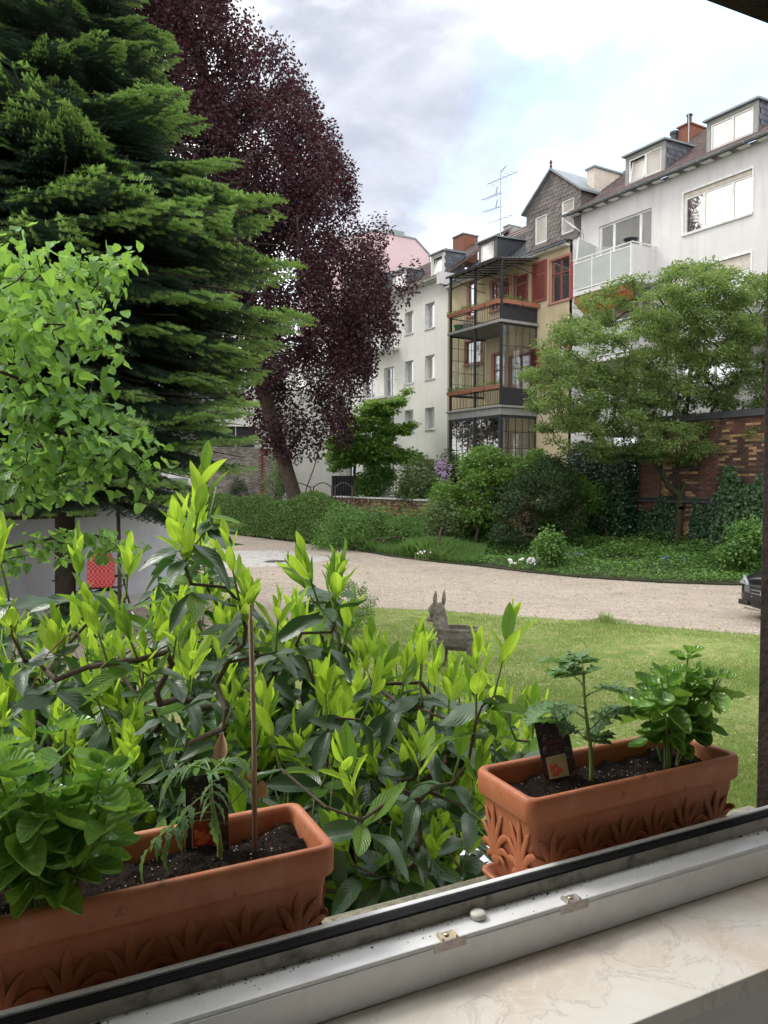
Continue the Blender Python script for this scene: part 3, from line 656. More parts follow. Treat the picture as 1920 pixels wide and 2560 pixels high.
# ================================================================== woody plants engine
def skeleton(root, targets, r_tip=.006, exp=2.3, lift=.25, up0=None, jit=.06, seed=0, sides=5, stems=None, rmax=None, near=0.0):
    """greedy branching from root (list of points = trunk path) to all targets; returns V,F and node arrays"""
    g = np.random.default_rng(seed); nodes = [np.array(p, float) for p in root]; par = [-1]+list(range(len(root)-1))
    for st in (stems or []):
        a = st[0]; prev = a
        for p in st[1]: nodes.append(np.array(p, float)); par.append(prev); prev = len(nodes)-1
    r0 = nodes[0]; T = np.array(targets, float); order = np.argsort(np.linalg.norm(T-nodes[min(len(root)-1, len(nodes)-1)], axis=1)); tips = []
    start = max(0, len(root)//3)
    for k in order:
        t = T[k]; A = np.array(nodes); d = np.linalg.norm(A-t, axis=1)+np.maximum(0, A[:, 2]-t[2])*.5; d[:start] += 50
        j = int(np.argmin(d)); a = nodes[j]; L = np.linalg.norm(t-a); m = 2 if L < .5 else 3 if L < 1.5 else 5
        prev = j
        pd = nodes[j]-nodes[par[j]] if par[j] >= 0 else np.array([0, 0, 1.]); pd = pd/(np.linalg.norm(pd)+1e-9)
        c = a+pd*L*.35+np.array([0, 0, lift*L])
        for i in range(1, m+1):
            u = i/m; p = a*(1-u)**2+c*2*u*(1-u)+t*u*u
            if i < m: p = p+g.normal(size=3)*jit*L*.5
            nodes.append(p); par.append(prev); prev = len(nodes)-1
        tips.append((k, prev))
    n = len(nodes); acc = np.zeros(n)
    for _, i in tips: acc[i] += r_tip**exp
    ch = np.zeros(n, bool)
    for i in range(n-1, 0, -1):
        if acc[i] == 0: acc[i] = r_tip**exp
        acc[par[i]] += acc[i]
    rad = acc**(1/exp)
    if rmax: rad = np.minimum(rad, rmax)
    A = np.array(nodes); I = np.arange(1, n); I = I[np.array(par)[1:] >= 0]; a = A[np.array(par)[I]]; b_ = A[I]; ra = rad[np.array(par)[I]].copy(); rb = rad[I]
    ra = np.minimum(ra, rb*1.5)
    d = b_-a; ln = np.linalg.norm(d, axis=1, keepdims=True); d = d/np.maximum(ln, 1e-9)
    upv = np.where(np.abs(d[:, 2:3]) > .95, [[1., 0, 0]], [[0, 0, 1.]]); x = np.cross(d, upv); x /= np.linalg.norm(x, axis=1, keepdims=True); y = np.cross(d, x)
    th = 2*np.pi*np.arange(sides)/sides; cs, sn = np.cos(th), np.sin(th)
    ring = x[:, None]*cs[None, :, None]+y[:, None]*sn[None, :, None]
    V = np.concatenate([a[:, None]-d[:, None]*ra[:, None, None]*.3+ring*ra[:, None, None], b_[:, None]+d[:, None]*rb[:, None, None]*.3+ring*rb[:, None, None]], 1)
    k = np.arange(sides); f = np.stack([k, (k+1) % sides, (k+1) % sides+sides, k+sides], 1)
    F = (f[None]+(np.arange(len(I))*2*sides)[:, None, None]).reshape(-1, 4)
    return V.reshape(-1, 3), F, A, par, tips
def crown_points(poly, D, T, n, seed, hole=0.0, hf=1.0, edge=60, zsq=1, bias=0.0):
    """points inside a volume whose outline is POLY at depth D and that is 2T thick"""
    g = np.random.default_rng(seed); pl = np.array(poly, float); lo, hi = pl.min(0), pl.max(0); out = []
    while len(out) < n:
        P = g.uniform(lo, hi, (n*3, 2)); P = P[inpoly(P, poly)]; e = np.clip(edist(P, poly)/edge, .05, 1)
        off = g.uniform(-1, 1, len(P)); off = np.sign(off)*np.abs(off)**.7*T*np.sqrt(e)-bias*T*e
        W3 = np.array([tuple(dp(p[0], p[1], D+o)) for p, o in zip(P[:n*2], off[:n*2])])
        sv = sines(W3, hf, seed+5); keep = sv > np.quantile(sv, min(.4, max(0, (hole+1.5)/3.6)))
        out += list(W3[keep])
    return np.array(out[:n])
def leafcloud(name, parent, centers, per, spread, tmpl, L, mat, seed, upb=.6, droop=0.0, flat_=1.0, out=None, **k):
    g = np.random.default_rng(seed); C = np.repeat(centers, per, axis=0); n = len(C)
    sp = np.array(spread) if hasattr(spread, '__len__') else np.array([spread]*3)
    r = g.normal(size=(n, 3)); r /= np.linalg.norm(r, axis=1, keepdims=True); rr = g.uniform(0, 1, (n, 1))**.5
    off = r*rr*sp; pos = C+off
    d = g.normal(size=(n, 3)); d[:, 2] *= .5; d[:, 2] -= droop; d += r*.8
    up = g.normal(size=(n, 3))*(1-upb)*1.2; up[:, 2] += 1
    V, F, U = cloud(tmpl, pos, d, up, L*g.uniform(.65, 1.25, n))
    o = meshobj(name, npmesh(name, V, F, mat, U), parent); tag(o, **k); return o
QV = (np.array([[0, 0, 0], [.45, -.32, .05], [1, 0, -.05], [.45, .32, .05]], float), np.array([[0, 1, 2, 3]]), np.array([[0, .5], [.45, 0], [1, .5], [.45, 1]], float))
def quadleaf(w_): return (QV[0]*np.array([1, w_/.64, 1]), QV[1], QV[2])
surf('bark', (.085, .066, .05), (.05, .04, .03), scale=14, rough=.9, bs=.8, bscale=40, sc=(1, 1, .3), bdist=.02, spec=.15)
surf('bark_dark', (.045, .034, .028), (.03, .024, .02), scale=14, rough=.9, bs=.8, bscale=40, sc=(1, 1, .3), bdist=.02, spec=.15)
surf('bark_moss', (.055, .055, .03), (.035, .035, .02), scale=9, rough=.9, bs=.7, bscale=40, bdist=.015, spec=.15)
def treething(name, root, label, cat, group=None):
    o = empty(name, tuple(root), 0, label, cat, group); return o
def sub(A, root): return np.asarray(A, float)-np.array(tuple(root), float)
# ================================================================== cherry laurel in front of the window
leafmat('laurel_young', (.25, .45, .030), (.38, .58, .06), (.66, .95, .08), .5, .42, .4, veins=.55, vcol=(.12, .24, .015), bstr=.5, nscale=2, vdens=9)
leafmat('laurel_mid', (.09, .21, .030), (.16, .31, .04), (.36, .62, .05), .38, .34, .5, veins=.5, vcol=(.14, .24, .05), bstr=.6, nscale=2, vdens=9)
leafmat('laurel_old', (.034, .082, .032), (.060, .122, .042), (.10, .24, .04), .18, .34, .6, veins=.3, vcol=(.09, .15, .06), bstr=.13, nscale=3, vdens=8, spots=(.07, .10, .07))
wl = lambda t: (math.sin(math.pi*min(1, (t*.98+.02)**.92))**.72)
LY, LO, LM = [], [], []
for i, (ra, dr, fo, wv) in enumerate(((.33, .05, .22, .06), (.37, -.10, .16, .10), (.30, .16, .30, .06), (.40, .02, .10, .12))):
    V, F, U = leaf_template(9, wl, ra, fo, dr, 0, wv, 2, i); LY.append(npmesh('leaf', V, F, MATS['laurel_young'], U, smooth=True)); LM.append(npmesh('leaf', V, F, MATS['laurel_mid'], U, smooth=True))
LO_T = []
for i, (ra, dr, fo, wv) in enumerate(((.36, .30, .12, .16), (.40, .18, .2, .12), (.33, .42, .18, .2), (.38, .10, -.12, .22))):
    T_ = leaf_template(9, wl, ra, fo, dr, .05, wv, 2, i+9); LO_T.append(T_); LO.append(npmesh('leaf', *T_[:2], MATS['laurel_old'], T_[2], smooth=True))
LY_T = [leaf_template(9, wl, ra, fo, dr, 0, wv, 2, i) for i, (ra, dr, fo, wv) in enumerate(((.33, .05, .22, .06), (.37, -.10, .16, .10), (.30, .16, .30, .06), (.40, .02, .10, .12)))]
contour = [(-120, 1500), (0, 1260), (60, 1400), (150, 1380), (200, 1350), (300, 1330), (340, 1400), (420, 1200), (470, 1110), (520, 1200), (545, 1420), (600, 1350), (650, 1500), (720, 1480), (790, 1340), (850, 1400), (880, 1560), (960, 1600), (1040, 1560), (1090, 1640), (1150, 1660), (1210, 1560), (1240, 1600), (1270, 1740), (1320, 1700), (1370, 1800), (1350, 1900)]
cx_ = [c[0] for c in contour]; cy_ = [c[1] for c in contour]
def ctop(x): return float(np.interp(x, cx_, cy_))
g = random.Random(42)
shoots = []      # (tip position, size, style)
# measured prominent shoots (px, py of the tip base, depth)
heads = [(485, 1250, 1.95, 0.98), (478, 1365, 1.95, 0.98), (20, 1385, 1.9, 0.98), (200, 1430, 2.2, 0.75), (315, 1440, 2.1, 0.85), (600, 1455, 2.0, 0.95), (610, 1555, 2.0, 0.90), (345, 1595, 1.9, 0.98), (800, 1465, 2.1, 0.98), (830, 1525, 2.15, 0.95), (740, 1555, 2.2, 0.85), (690, 1575, 2.0, 0.90),
         (1050, 1685, 2.1, 0.80), (1190, 1775, 1.75, 0.98), (1235, 1715, 1.8, 0.98), (1120, 1775, 2.0, 0.85), (1290, 1825, 2.1, 0.95), (1330, 1845, 2.2, 0.95), (945, 1685, 2.2, 0.85), (905, 2025, 1.65, 0.95), (270, 1635, 1.9, 0.90), (430, 1635, 2.0, 0.90), (170, 1555, 2.1, 0.80), (60, 1595, 1.9, 0.90), (540, 1685, 2.0, 0.90), (900, 1775, 2.0, 0.80), (1000, 1735, 2.1, 0.80), (1085, 1725, 2.2, 0.80),
         (140, 1675, 1.9, 0.90), (560, 1795, 1.9, 0.80), (700, 1895, 1.75, 0.95), (1130, 1935, 1.8, 0.95), (1045, 1975, 1.8, 0.85), (400, 1735, 2.0, 0.90), (820, 1795, 2.0, 0.85), (1170, 1995, 1.75, 0.75)]
for px, py, D, sz in heads: shoots.append((dp(px, py+(95 if py < 1400 else 55 if py < 1600 else 25), D), sz, 'y'))
tries = 0
while len(shoots) < 430 and tries < 20000:
    tries += 1
    px = g.uniform(-110, 1360); top = ctop(px)+120+(190 if px < 440 else 0)
    py = top+(2230-top)*g.random()**1.15
    if py > 1950 and px > 1180: continue
    f = (py-top)/(2300-top); D = 2.75-1.05*f+g.uniform(-.18, .75)*(1-.45*f)
    D = max(D, 1.62)
    p = dp(px, py, D)
    if p.z < .45 or (p.x*VM.x+p.y*VM.y) < 1.47: continue
    if any((p-s[0]).length < .062 for s in shoots): continue
    shoots.append((p, g.uniform(.65, 1.12), 'y' if g.random() < (.86 if f < .55 else .42) else 'o'))
rootp = Vector((-.15, 2.6, 0))
lt = treething('laurel_shrub', rootp, 'large cherry laurel shrub with glowing yellow-green young shoots just outside the window', 'laurel shrub')
T = np.array([tuple(s[0]) for s in shoots])
stems = [(1, [(-.9, 2.5, .5), (-1.2, 2.4, .9)]), (1, [(.5, 2.5, .45), (.75, 2.45, .85)]), (1, [(-.1, 2.5, .6), (-.1, 2.4, 1.0)]), (1, [(-.5, 2.4, .5), (-.55, 2.3, .95)])]
V, F, A, par, tips = skeleton([(-.15, 2.6, 0), (-.15, 2.6, .12)], T, .0030, 2.15, .12, seed=3, sides=7, stems=stems, jit=.035, rmax=.016)
surf('laurel_bark', (.13, .095, .068), (.08, .058, .042), scale=25, rough=.8, bs=.5, bscale=60, sc=(1, 1, .5))
meshobj('branches', npmesh('branches', sub(V, rootp), F, MATS['laurel_bark'], smooth=True), lt)
cand = []        # (importance, mesh list index, pos, dir, up, L)
tipdir = {}
for k, i in tips:
    d = Vector(A[i]-A[par[i]]).normalized(); tipdir[k] = d
tw = MB()
for k, (p, sz, st_) in enumerate(shoots):
    d = (tipdir[k]*.35+Vector((g.uniform(-.25, .25), g.uniform(-.2, .2), .95))).normalized()
    ln = g.uniform(.13, .21)*sz
    tw.tube([p, p+d*ln*.6, p+d*ln], [.0034*sz, .0026*sz, .0018*sz], 6)
    az = g.uniform(0, 6.28); nearw = 1/max(1, p.y)
    side = d.orthogonal().normalized(); side2 = d.cross(side)
    if st_ == 'y':
        n = g.randint(6, 10)
        for j in range(n):      # young upright leaves
            az += 2.4; rad = (side*math.cos(az)+side2*math.sin(az)); el = g.uniform(.30, .80) if j > 1 else g.uniform(.08, .25)
            dd = (d+rad*el).normalized(); L_ = sz*g.uniform(.075, .125)*(1 if j > 2 else .7)
            upv = -rad if g.random() < .8 else rad
            cand.append((L_*nearw, ('y', g.randrange(4)) if g.random() < .70 else ('m', g.randrange(4)), p+d*ln*(1-.72*j/n)+rad*.002, dd, upv, L_))
    no = g.randint(2, 5) if st_ == 'y' else g.randint(6, 9)
    for j in range(no):          # older leaves spreading and drooping
        az += 2.4; rad = (side*math.cos(az)+side2*math.sin(az)); dd = (rad+Vector((0, 0, g.uniform(-.75, .25)))+d*.1).normalized(); L_ = g.uniform(.095, .15)*(.8+.25*sz)
        upv = Vector((g.uniform(-.5, .5), g.uniform(-.7, .2), 1))
        cand.append((L_*nearw*(.9 if st_ == 'y' else 1.05), ('o', g.randrange(4)) if g.random() < .76 else ('m', g.randrange(4)), p-d*g.uniform(0, .05)+d*ln*.3*(st_ == 'o'), dd, upv, L_))
tw.build('twigs', MATS['stem_green'], lt, tuple(rootp), smooth=True, kind='stuff')
# shaded inner leaves
gi = np.random.default_rng(4)
cand.sort(key=lambda c: -c[0])
for c in cand[:298]:
    kd, ix = c[1]; leafobj({'y': LY, 'o': LO, 'm': LM}[kd][ix], lt, tuple(c[2]-rootp), tuple(c[3]), tuple(c[4]), c[5])
for kd, nm, mt in (('y', 'young_leaves', 'laurel_young'), ('o', 'old_leaves', 'laurel_old'), ('m', 'green_leaves', 'laurel_mid')):
    parts = []
    for ix in range(4):
        cs = [c for c in cand[298:] if c[1] == (kd, ix)]
        if kd == 'o':
            for _ in range(520):
                px = gi.uniform(-120, 1330); top = ctop(px)+170; py = top+(2300-top)*gi.random(); f = (py-top)/(2300-top)
                if px > 1190 and py > 1880: continue
                p = dp(px, py, 2.95-1.0*f+gi.uniform(0, .8))
                if p.z < .1 or (p.x*VM.x+p.y*VM.y) < 1.5: continue
                cs.append((0, 0, p, Vector(gi.normal(size=3))+Vector((0, 0, -.5)), Vector((gi.normal()*.5, gi.normal()*.5, 1)), gi.uniform(.09, .15)))
        if not cs: continue
        parts.append(cloud((LO_T if kd == 'o' else LY_T)[ix], [tuple(c[2]-rootp) for c in cs], [tuple(c[3]) for c in cs], [tuple(c[4]) for c in cs], [c[5] for c in cs]))
    V, F, U = join(parts); o = meshobj(nm, npmesh(nm, V, F, MATS[mt], U, smooth=True), lt); o['kind'] = 'stuff'
# one dead beige curled leaf pair and a thin bent twig
surf('beige_leaf', (.50, .37, .24), (.38, .26, .15), scale=20, rough=.7)
V, F, U = leaf_template(8, wl, .5, .5, .5, .3, .1, 2, 3); dm = npmesh('dead_leaf', V, F, MATS['beige_leaf'], U, smooth=True)
for px, py, D, d in ((620, 1960, 1.72, (.05, 0, -1)), (545, 1945, 1.72, (.2, 0, 1)), (655, 1990, 1.74, (-.1, 0, -1))):
    leafobj(dm, lt, tuple(dp(px, py-40, D)-rootp), d, (.3, -1, .2), .062, 'dead_leaf')
# pale wooden ring / bent vine on the left
b = MB(); b.tube([dp(x, y, 1.9) for x, y in ((152, 1630), (140, 1634), (160, 1640), (185, 1625), (200, 1600), (197, 1585), (182, 1580), (160, 1595), (135, 1620), (115, 1640), (98, 1680), (80, 1720))], [.0025]*9+[.0016]*3, 7)
vn = b.build('dry_vine', MATS['cane'], None, smooth=True, label='thin dry curled vine looping among the laurel leaves at the left', cat='vine')
# long arching grass-like leaves near the right planter
b = MB(); MATS_ = MATS['laurel_young']
for pts in (((1262, 2200), (1250, 2150), (1225, 2100), (1180, 2060), (1128, 2048)), ((1258, 2180), (1240, 2110), (1215, 2060), (1170, 2024)), ((250, 1670), (330, 1600), (370, 1560), (400, 1500))):
    q_ = [dp(x, y, 1.75) for x, y in pts]; n = len(q_)
    b.tube(q_, [.004+.004*math.sin(math.pi*i/(n-1))*(1 if i < n-1 else 0) if i < n-1 else .0005 for i in range(n)], 6, flat=.18)
b.build('grass_leaf_clump', MATS_, None, smooth=True, label='few long arching bright green grass leaves beside the right planter', cat='grass leaves', kind='stuff')
# white cover and wire mesh fence under the shrub
surf('white_panel', (.66, .68, .70), (.56, .58, .60), scale=3, rough=.6)
p = gp(1110, 2130, .1); t = treething('window_well_cover', (p.x, p.y, 0), 'white flat cover lying on the ground, seen through the laurel and wire mesh', 'cover')
b = MB(); b.box(-.45, .45, -.35, .35, .02, .06); b.build('lid', MATS['white_panel'], t, bevel=.01)
b = MB(); b.box(-.42, .42, -.32, .32, -.04, .0195); b.build('base', MATS['render_near'], t)
surf('wire', (.02, .022, .025), rough=.5)
p0 = gp(985, 2150, 0.0)*.8; t = treething('wire_fence', (.0, 3.55, 0), 'low black wire mesh fence behind the laurel branches', 'wire fence')
b = MB()
for i in range(34): x = -.25+i*.04; b.tube([(x, 0, 0), (x+.004*math.sin(i), .004, .35), (x, 0, .70)], .0011, 4)
for i in range(16): z = .05+i*.043; b.tube([(-.25, .001, z), (.4, .003, z+.004), (1.07, .001, z)], .0011, 4)
b.build('mesh_wires', MATS['wire'], t)
for x in (-.26, 1.08): b = MB(); b.tube([(x, 0, 0), (x, 0, .72)], .009, 8); b.build('post', MATS['wire'], t)
# ================================================================== facades
surf('white_render', (.62, .60, .59), (.57, .56, .555), scale=.6, rough=.9, c3=(.42, .41, .40), s3=.9, f3=.3, bs=.15, bscale=80, streak=.28)
surf('cream_render', (.76, .75, .69), (.70, .70, .65), scale=.5, rough=.9, bs=.12, bscale=80, c3=(.52, .52, .47), s3=.7, f3=.25, streak=.2)
surf('yellow_render', (.56, .47, .30), (.50, .42, .27), scale=.7, rough=.9, bs=.12, bscale=80, c3=(.38, .30, .18), s3=.9, f3=.35, streak=.3)
surf('pink_render', (.62, .46, .48), (.56, .41, .43), scale=.6, rough=.9)
surf('white_frame', (.76, .76, .74), rough=.5); surf('pale_sill', (.62, .62, .60), rough=.6)
surf('cream_blind', (.58, .52, .44), rough=.7)
surf('roof_tile', (.17, .125, .12), (.12, .088, .085), scale=6, rough=.8, c3=(.09, .06, .05), s3=2, f3=.6, bs=.3, bscale=30, island=.25)
surf('slate', (.075, .085, .105), (.055, .062, .078), scale=5, rough=.5, island=.35, spec=.5)
surf('slate_dark', (.040, .045, .055), (.030, .033, .040), scale=5, rough=.6, bs=.6, bscale=14, bdist=.03)
surf('slate_brown', (.150, .128, .118), (.118, .10, .094), scale=3, rough=.75, island=.22)
surf('zinc', (.23, .26, .27), (.18, .20, .21), scale=3, rough=.5, metal=.3)
surf('black_iron', (.018, .020, .024), (.026, .028, .032), scale=9, rough=.45, spec=.5)
surf('dark_panel', (.022, .024, .030), (.030, .032, .038), scale=4, rough=.5)
surf('red_wood', (.24, .062, .052), (.19, .050, .044), scale=6, rough=.6); surf('pink_stone', (.42, .20, .16), (.36, .17, .14), scale=4, rough=.85)
surf('red_shutter', (.30, .070, .065), (.24, .058, .054), scale=6, rough=.6)
surf('flower_box', (.40, .17, .11), (.34, .14, .09), scale=7, rough=.7)
surf('chimney_brick', (.22, .085, .05), (.14, .06, .04), scale=9, rough=.9, bs=.5, bscale=30)
surf('grey_slab', (.30, .30, .28), (.24, .24, .23), scale=3, rough=.85, c3=(.14, .14, .13), s3=1.2, f3=.4)
surf('awning_orange', (.65, .22, .06), (.55, .13, .05), scale=3, rough=.8); surf('awning_rust', (.30, .09, .05), rough=.8)
surf('frosted', (.42, .44, .41), (.36, .38, .35), scale=1.5, rough=.35, spec=.6)
surf('plant_far', (.07, .13, .03), (.11, .18, .05), scale=8, rough=.8)
surf('aluminium', (.40, .42, .44), rough=.4, metal=.7)
glassmat('glass_reflect', (.10, .10, .10), .55, .02, (1, .95, .88)); glassmat('glass_curtain', (.42, .42, .40), .34, .05); glassmat('glass_dark', (.03, .035, .04), .30, .04)
glassmat('glass_blind', (.60, .56, .50), .22, .08, (1, .95, .92))
def m_clear():
    m, nt, b = newmat('glass_clear'); t = nd(nt, 'ShaderNodeBsdfTransparent'); t.inputs[0].default_value = (.86, .88, .86, 1); g = nd(nt, 'ShaderNodeBsdfGlossy'); g.inputs[1].default_value = .03
    fr = nd(nt, 'ShaderNodeFresnel'); f = mrange(nt, fr.outputs[0], 0, 1, .06, .8); mx = nd(nt, 'ShaderNodeMixShader')
    nt.links.new(f, mx.inputs[0]); nt.links.new(t.outputs[0], mx.inputs[1]); nt.links.new(g.outputs[0], mx.inputs[2]); nt.links.new(mx.outputs[0], nt.nodes['Material Output'].inputs[0]); MATS['glass_clear'] = m
m_clear()
def facade(b, t0, t1, z0, z1, holes, w=0.0, depth=.28, mi=0, mir=0):
    ts = sorted({t0, t1, *[min(max(h[0], t0), t1) for h in holes], *[min(max(h[1], t0), t1) for h in holes]}); zs = sorted({z0, z1, *[min(max(h[2], z0), z1) for h in holes], *[min(max(h[3], z0), z1) for h in holes]})
    for i in range(len(ts)-1):
        for j in range(len(zs)-1):
            tm, zm = (ts[i]+ts[i+1])/2, (zs[j]+zs[j+1])/2
            if any(h[0] < tm < h[1] and h[2] < zm < h[3] for h in holes): continue
            b.quad((ts[i], w, zs[j]), (ts[i+1], w, zs[j]), (ts[i+1], w, zs[j+1]), (ts[i], w, zs[j+1]), mi=mi)
    for a, c, e, f in holes:
        for q in (((a, e), (c, e)), ((c, e), (c, f)), ((c, f), (a, f)), ((a, f), (a, e))):
            (x0, y0), (x1, y1) = q; b.quad((x0, w, y0), (x1, w, y1), (x1, w-depth, y1), (x0, w-depth, y0), mi=mir)
def window(par, off, a, c, e, f, w=-.20, fw=.06, mull=(), trans=(), frame='white_frame', glass='glass_curtain', sill=True, sillm='pale_sill', surround=None, blind=0, glasses=None, sillout=.06, fd=.05):
    """one window: frame part with a pane per light"""
    b = MB(); top = f-blind
    b.box(a, c, w, w+fd, e, e+fw); b.box(a, c, w, w+fd, top-fw, top); b.box(a, a+fw, w, w+fd, e+fw, top-fw); b.box(c-fw, c, w, w+fd, e+fw, top-fw)
    xs = [a+fw]+[a+(c-a)*m for m in mull]+[c-fw]
    for m_ in mull: x = a+(c-a)*m_; b.box(x-fw*.7, x+fw*.7, w+.002, w+fd+.004, e+fw, top-fw)
    for t_ in trans: z = e+(f-e)*t_; b.box(a+fw, c-fw, w+.004, w+fd+.008, z-fw*.45, z+fw*.45)
    o = b.build('window', MATS[frame], par, off)
    if blind: bb = MB(); bb.box(a+.01, c-.01, w+.01, w+fd+.02, top+.003, f-.005); bb.build('blind_box', MATS['cream_blind'], o, (0, 0, 0))
    for i in range(len(xs)-1):
        g = MB(); g.box(xs[i]+.005, xs[i+1]-.005, w+.012, w+.02, e+fw-.003, top-fw+.003); gm = (glasses[i] if glasses else glass)
        g.build('pane', MATS[gm], o, off)
    if sill: s = MB(); s.box(a-.04, c+.04, w, sillout, e-.07, e-.003); s.build('sill', MATS[sillm], o, off)
    if surround:
        s = MB(); q = .10; y0, y1 = .002, .035
        s.box(a-q, c+q, y0, y1, f+.002, f+q); s.box(a-q, a-.002, y0, y1, e, f); s.box(c+.002, c+q, y0, y1, e, f); s.box(a-q-.02, c+q+.02, y0, y1+.04, e-q, e-.002); s.build('surround', MATS[surround], o, off)
    for ch in o.children: ch.parent = o
    return o
def shingles(name, mat, par, off, plane, u0, u1, z0, z1, fixed, inside, du=.26, dz=.20, depth=.012, sgn=1, maxn=140):
    """overlapping slates on a vertical face; plane 't' = runs along t at w=fixed, 'w' = runs along w at t=fixed"""
    s = MB(); bb = [(-du*.49, 0), (-du*.49, dz*.9), (du*.49, dz*.9), (du*.49, 0), (du*.2, -dz*.32), (-du*.2, -dz*.32)]
    if plane == 't': pts = [(x, -.002 if z > 0 else depth, z) for x, z in bb]
    else: pts = [(-.002*sgn if z > 0 else depth*sgn, x, z) for x, z in bb]
    d = (0, .006, 0) if plane == 't' else (.006*sgn, 0, 0); s.extr(pts, d); me = s.mesh(name, MATS[mat]); rest = MB(); n = 0; j = 0; z = z0
    while z < z1:
        u = u0+(du/2 if j % 2 else 0)
        while u < u1:
            if inside(u, z+dz*.3):
                P = (u, fixed, z) if plane == 't' else (fixed, u, z)
                if n < maxn: o = meshobj(name, me, par); o.location = tuple(P[i]-off[i] for i in range(3)); n += 1
                else:
                    rest.extr([tuple(p[i]+P[i] for i in range(3)) for p in pts], d)
            u += du
        z += dz; j += 1
    if rest.v: rest.build(name, MATS[mat], par, off, kind='stuff')
def rowroof(name, mat, par, off, t0, t1, we, ze, wr, zr, dt=.30, ds=.32, maxn=0, skip=None):
    """tiled roof slope from the eave line (we, ze) up to (wr, zr): base sheet + raised overlapping tile courses"""
    b = MB(); L = math.hypot(wr-we, zr-ze); du, dv = (wr-we)/L, (zr-ze)/L; nw, nz = (dv, -du) if dv*1 > 0 else (-dv, du)
    nw, nz = dv*1.0, -du*1.0     # outward normal (towards +w, +z)
    if nz < 0: nw, nz = -nw, -nz
    b.extr([(t0, we, ze), (t1, we, ze), (t1, wr, zr), (t0, wr, zr)], (0, -nw*.06, -nz*.06))
    k = int(L/ds)
    for j in range(k):
        s0, s1 = j*ds, (j+1)*ds; A = (we+du*s0+nw*.045, ze+dv*s0+nz*.045); B = (we+du*s1+nw*.012, ze+dv*s1+nz*.012); C0 = (we+du*s0+nw*.003, ze+dv*s0+nz*.003)
        t = t0+(dt/2 if j % 2 else 0)
        while t < t1-.01:
            e = min(t+dt-.012, t1)
            if not (skip and skip(t, j)):
                b.quad((t, *A), (e, *A), (e, *B), (t, *B)); b.quad((t, *C0), (e, *C0), (e, *A), (t, *A))
            t += dt
    o = b.build(name, mat, par, off); return o

# ------------------------------------------------------------------ A: white block on the right
tA1 = ff(1432, 600)[0]; tA0 = -7.0; zE = ff(1660, 438, .42)[1]
A = fthing('apartment_block', 0, 'white rendered apartment block at the right with dormers and a frosted-panel balcony', 'apartment block'); O = (0, 0, 0)
a1, c1 = ff(1880, 500)[0], ff(1709, 540)[0]; zt = ff(1790, 455)[1]; zb = ff(1790, 561)[1]
a2, c2 = ff(1628, 600)[0], ff(1496, 640)[0]; zt2 = ff(1560, 544)[1]; bz = ff(1581, 690, 1.33)[1]
ST = zt-ff(1878, 644)[1] if False else 2.85
holes = []; 
for k in range(4): holes.append((a1, c1, zb-ST*k, zt-ST*k)); holes.append((a2, c2, bz+.1-ST*k, zt2-ST*k))
holes = [h for h in holes if h[2] > .3]
b = MB(); facade(b, tA0, tA1, -.2, zE+.1, holes, 0, .22)
b.quad((tA1, 0, -.2), (tA1, 0, zE+.4), (tA1, -9.5, zE+.4), (tA1, -9.5, -.2)); b.quad((tA0, 0, -.2), (tA0, 0, zE+.4), (tA0, -9.5, zE+.4), (tA0, -9.5, -.2)); b.quad((tA0, -9.5, -.2), (tA1, -9.5, -.2), (tA1, -9.5, zE+.4), (tA0, -9.5, zE+.4))
b.quad((tA0, -.3, -.2), (tA1, -.3, -.2), (tA1, -.3, zE), (tA0, -.3, zE), mi=1)
b.build('wall', [MATS['white_render'], MATS['slate_dark']], A, O)
for k, h in enumerate([x for x in holes if x[0] == a1]):
    window(A, O, *h, w=-.12, mull=(.28, .70) if k == 0 else (.5,), glass='glass_reflect' if k == 0 else 'glass_curtain', blind=.16 if k == 0 else .5, surround=None, fw=.065)
    s = MB(); q = .07
    for x0, x1, z0, z1 in ((h[0]-q, h[1]+q, h[3]+.002, h[3]+q), (h[0]-q, h[0]-.002, h[2], h[3]), (h[1]+.002, h[1]+q, h[2], h[3])): s.box(x0, x1, .002, .03, z0, z1)
    s.build('window_trim', MATS['white_frame'], A, O)
for k, h in enumerate([x for x in holes if x[0] == a2]):
    window(A, O, *h, w=-.14, mull=(.22, .72), glasses=('glass_curtain', 'glass_curtain', 'glass_curtain'), blind=.0, fw=.07, sill=False)
# roof, gutter, rafter feet
rs = 1.19
rowroof('roof', MATS['roof_tile'], A, O, tA0, tA1+.15, .40, zE, -4.5, zE+4.9*.72)
b = MB(); b.quad((tA0, .40, zE+.02), (tA1+.15, .40, zE+.02), (tA1+.15, 0, zE+.12), (tA0, 0, zE+.12)); b.extr([(tA1+.15, .4, zE-.05), (tA1+.15, .4, zE+.1), (tA1+.15, -4.5, zE+4.9*.72), (tA1+.15, -4.5, zE+4.9*.72-.2)], (-.05, 0, 0)); b.build('soffit', MATS['white_render'], A, O)
def gutter(par, off, t0, t1, wv, z, r=.07, mat='zinc'):
    b = MB(); n = 6; pr = [(wv+r*math.cos(math.pi*(1+i/n)), z+r*math.sin(math.pi*(1+i/n))) for i in range(n+1)]
    for i in range(n): b.quad((t0, *pr[i]), (t1, *pr[i]), (t1, *pr[i+1]), (t0, *pr[i+1]))
    pr2 = [(x*1+(wv-x)*.12, y+.006) for x, y in pr]
    for i in range(n): b.quad((t0, *pr2[i]), (t1, *pr2[i]), (t1, *pr2[i+1]), (t0, *pr2[i+1]))
    for t in (t0, t1): b.quad(*[(t, *p) for p in pr])
    t = t0+.4
    while t < t1: b.box(t, t+.03, wv-r-.01, wv+r+.012, z-r-.012, z-r+.03); t += .9
    return b.build('gutter', MATS[mat], par, off)
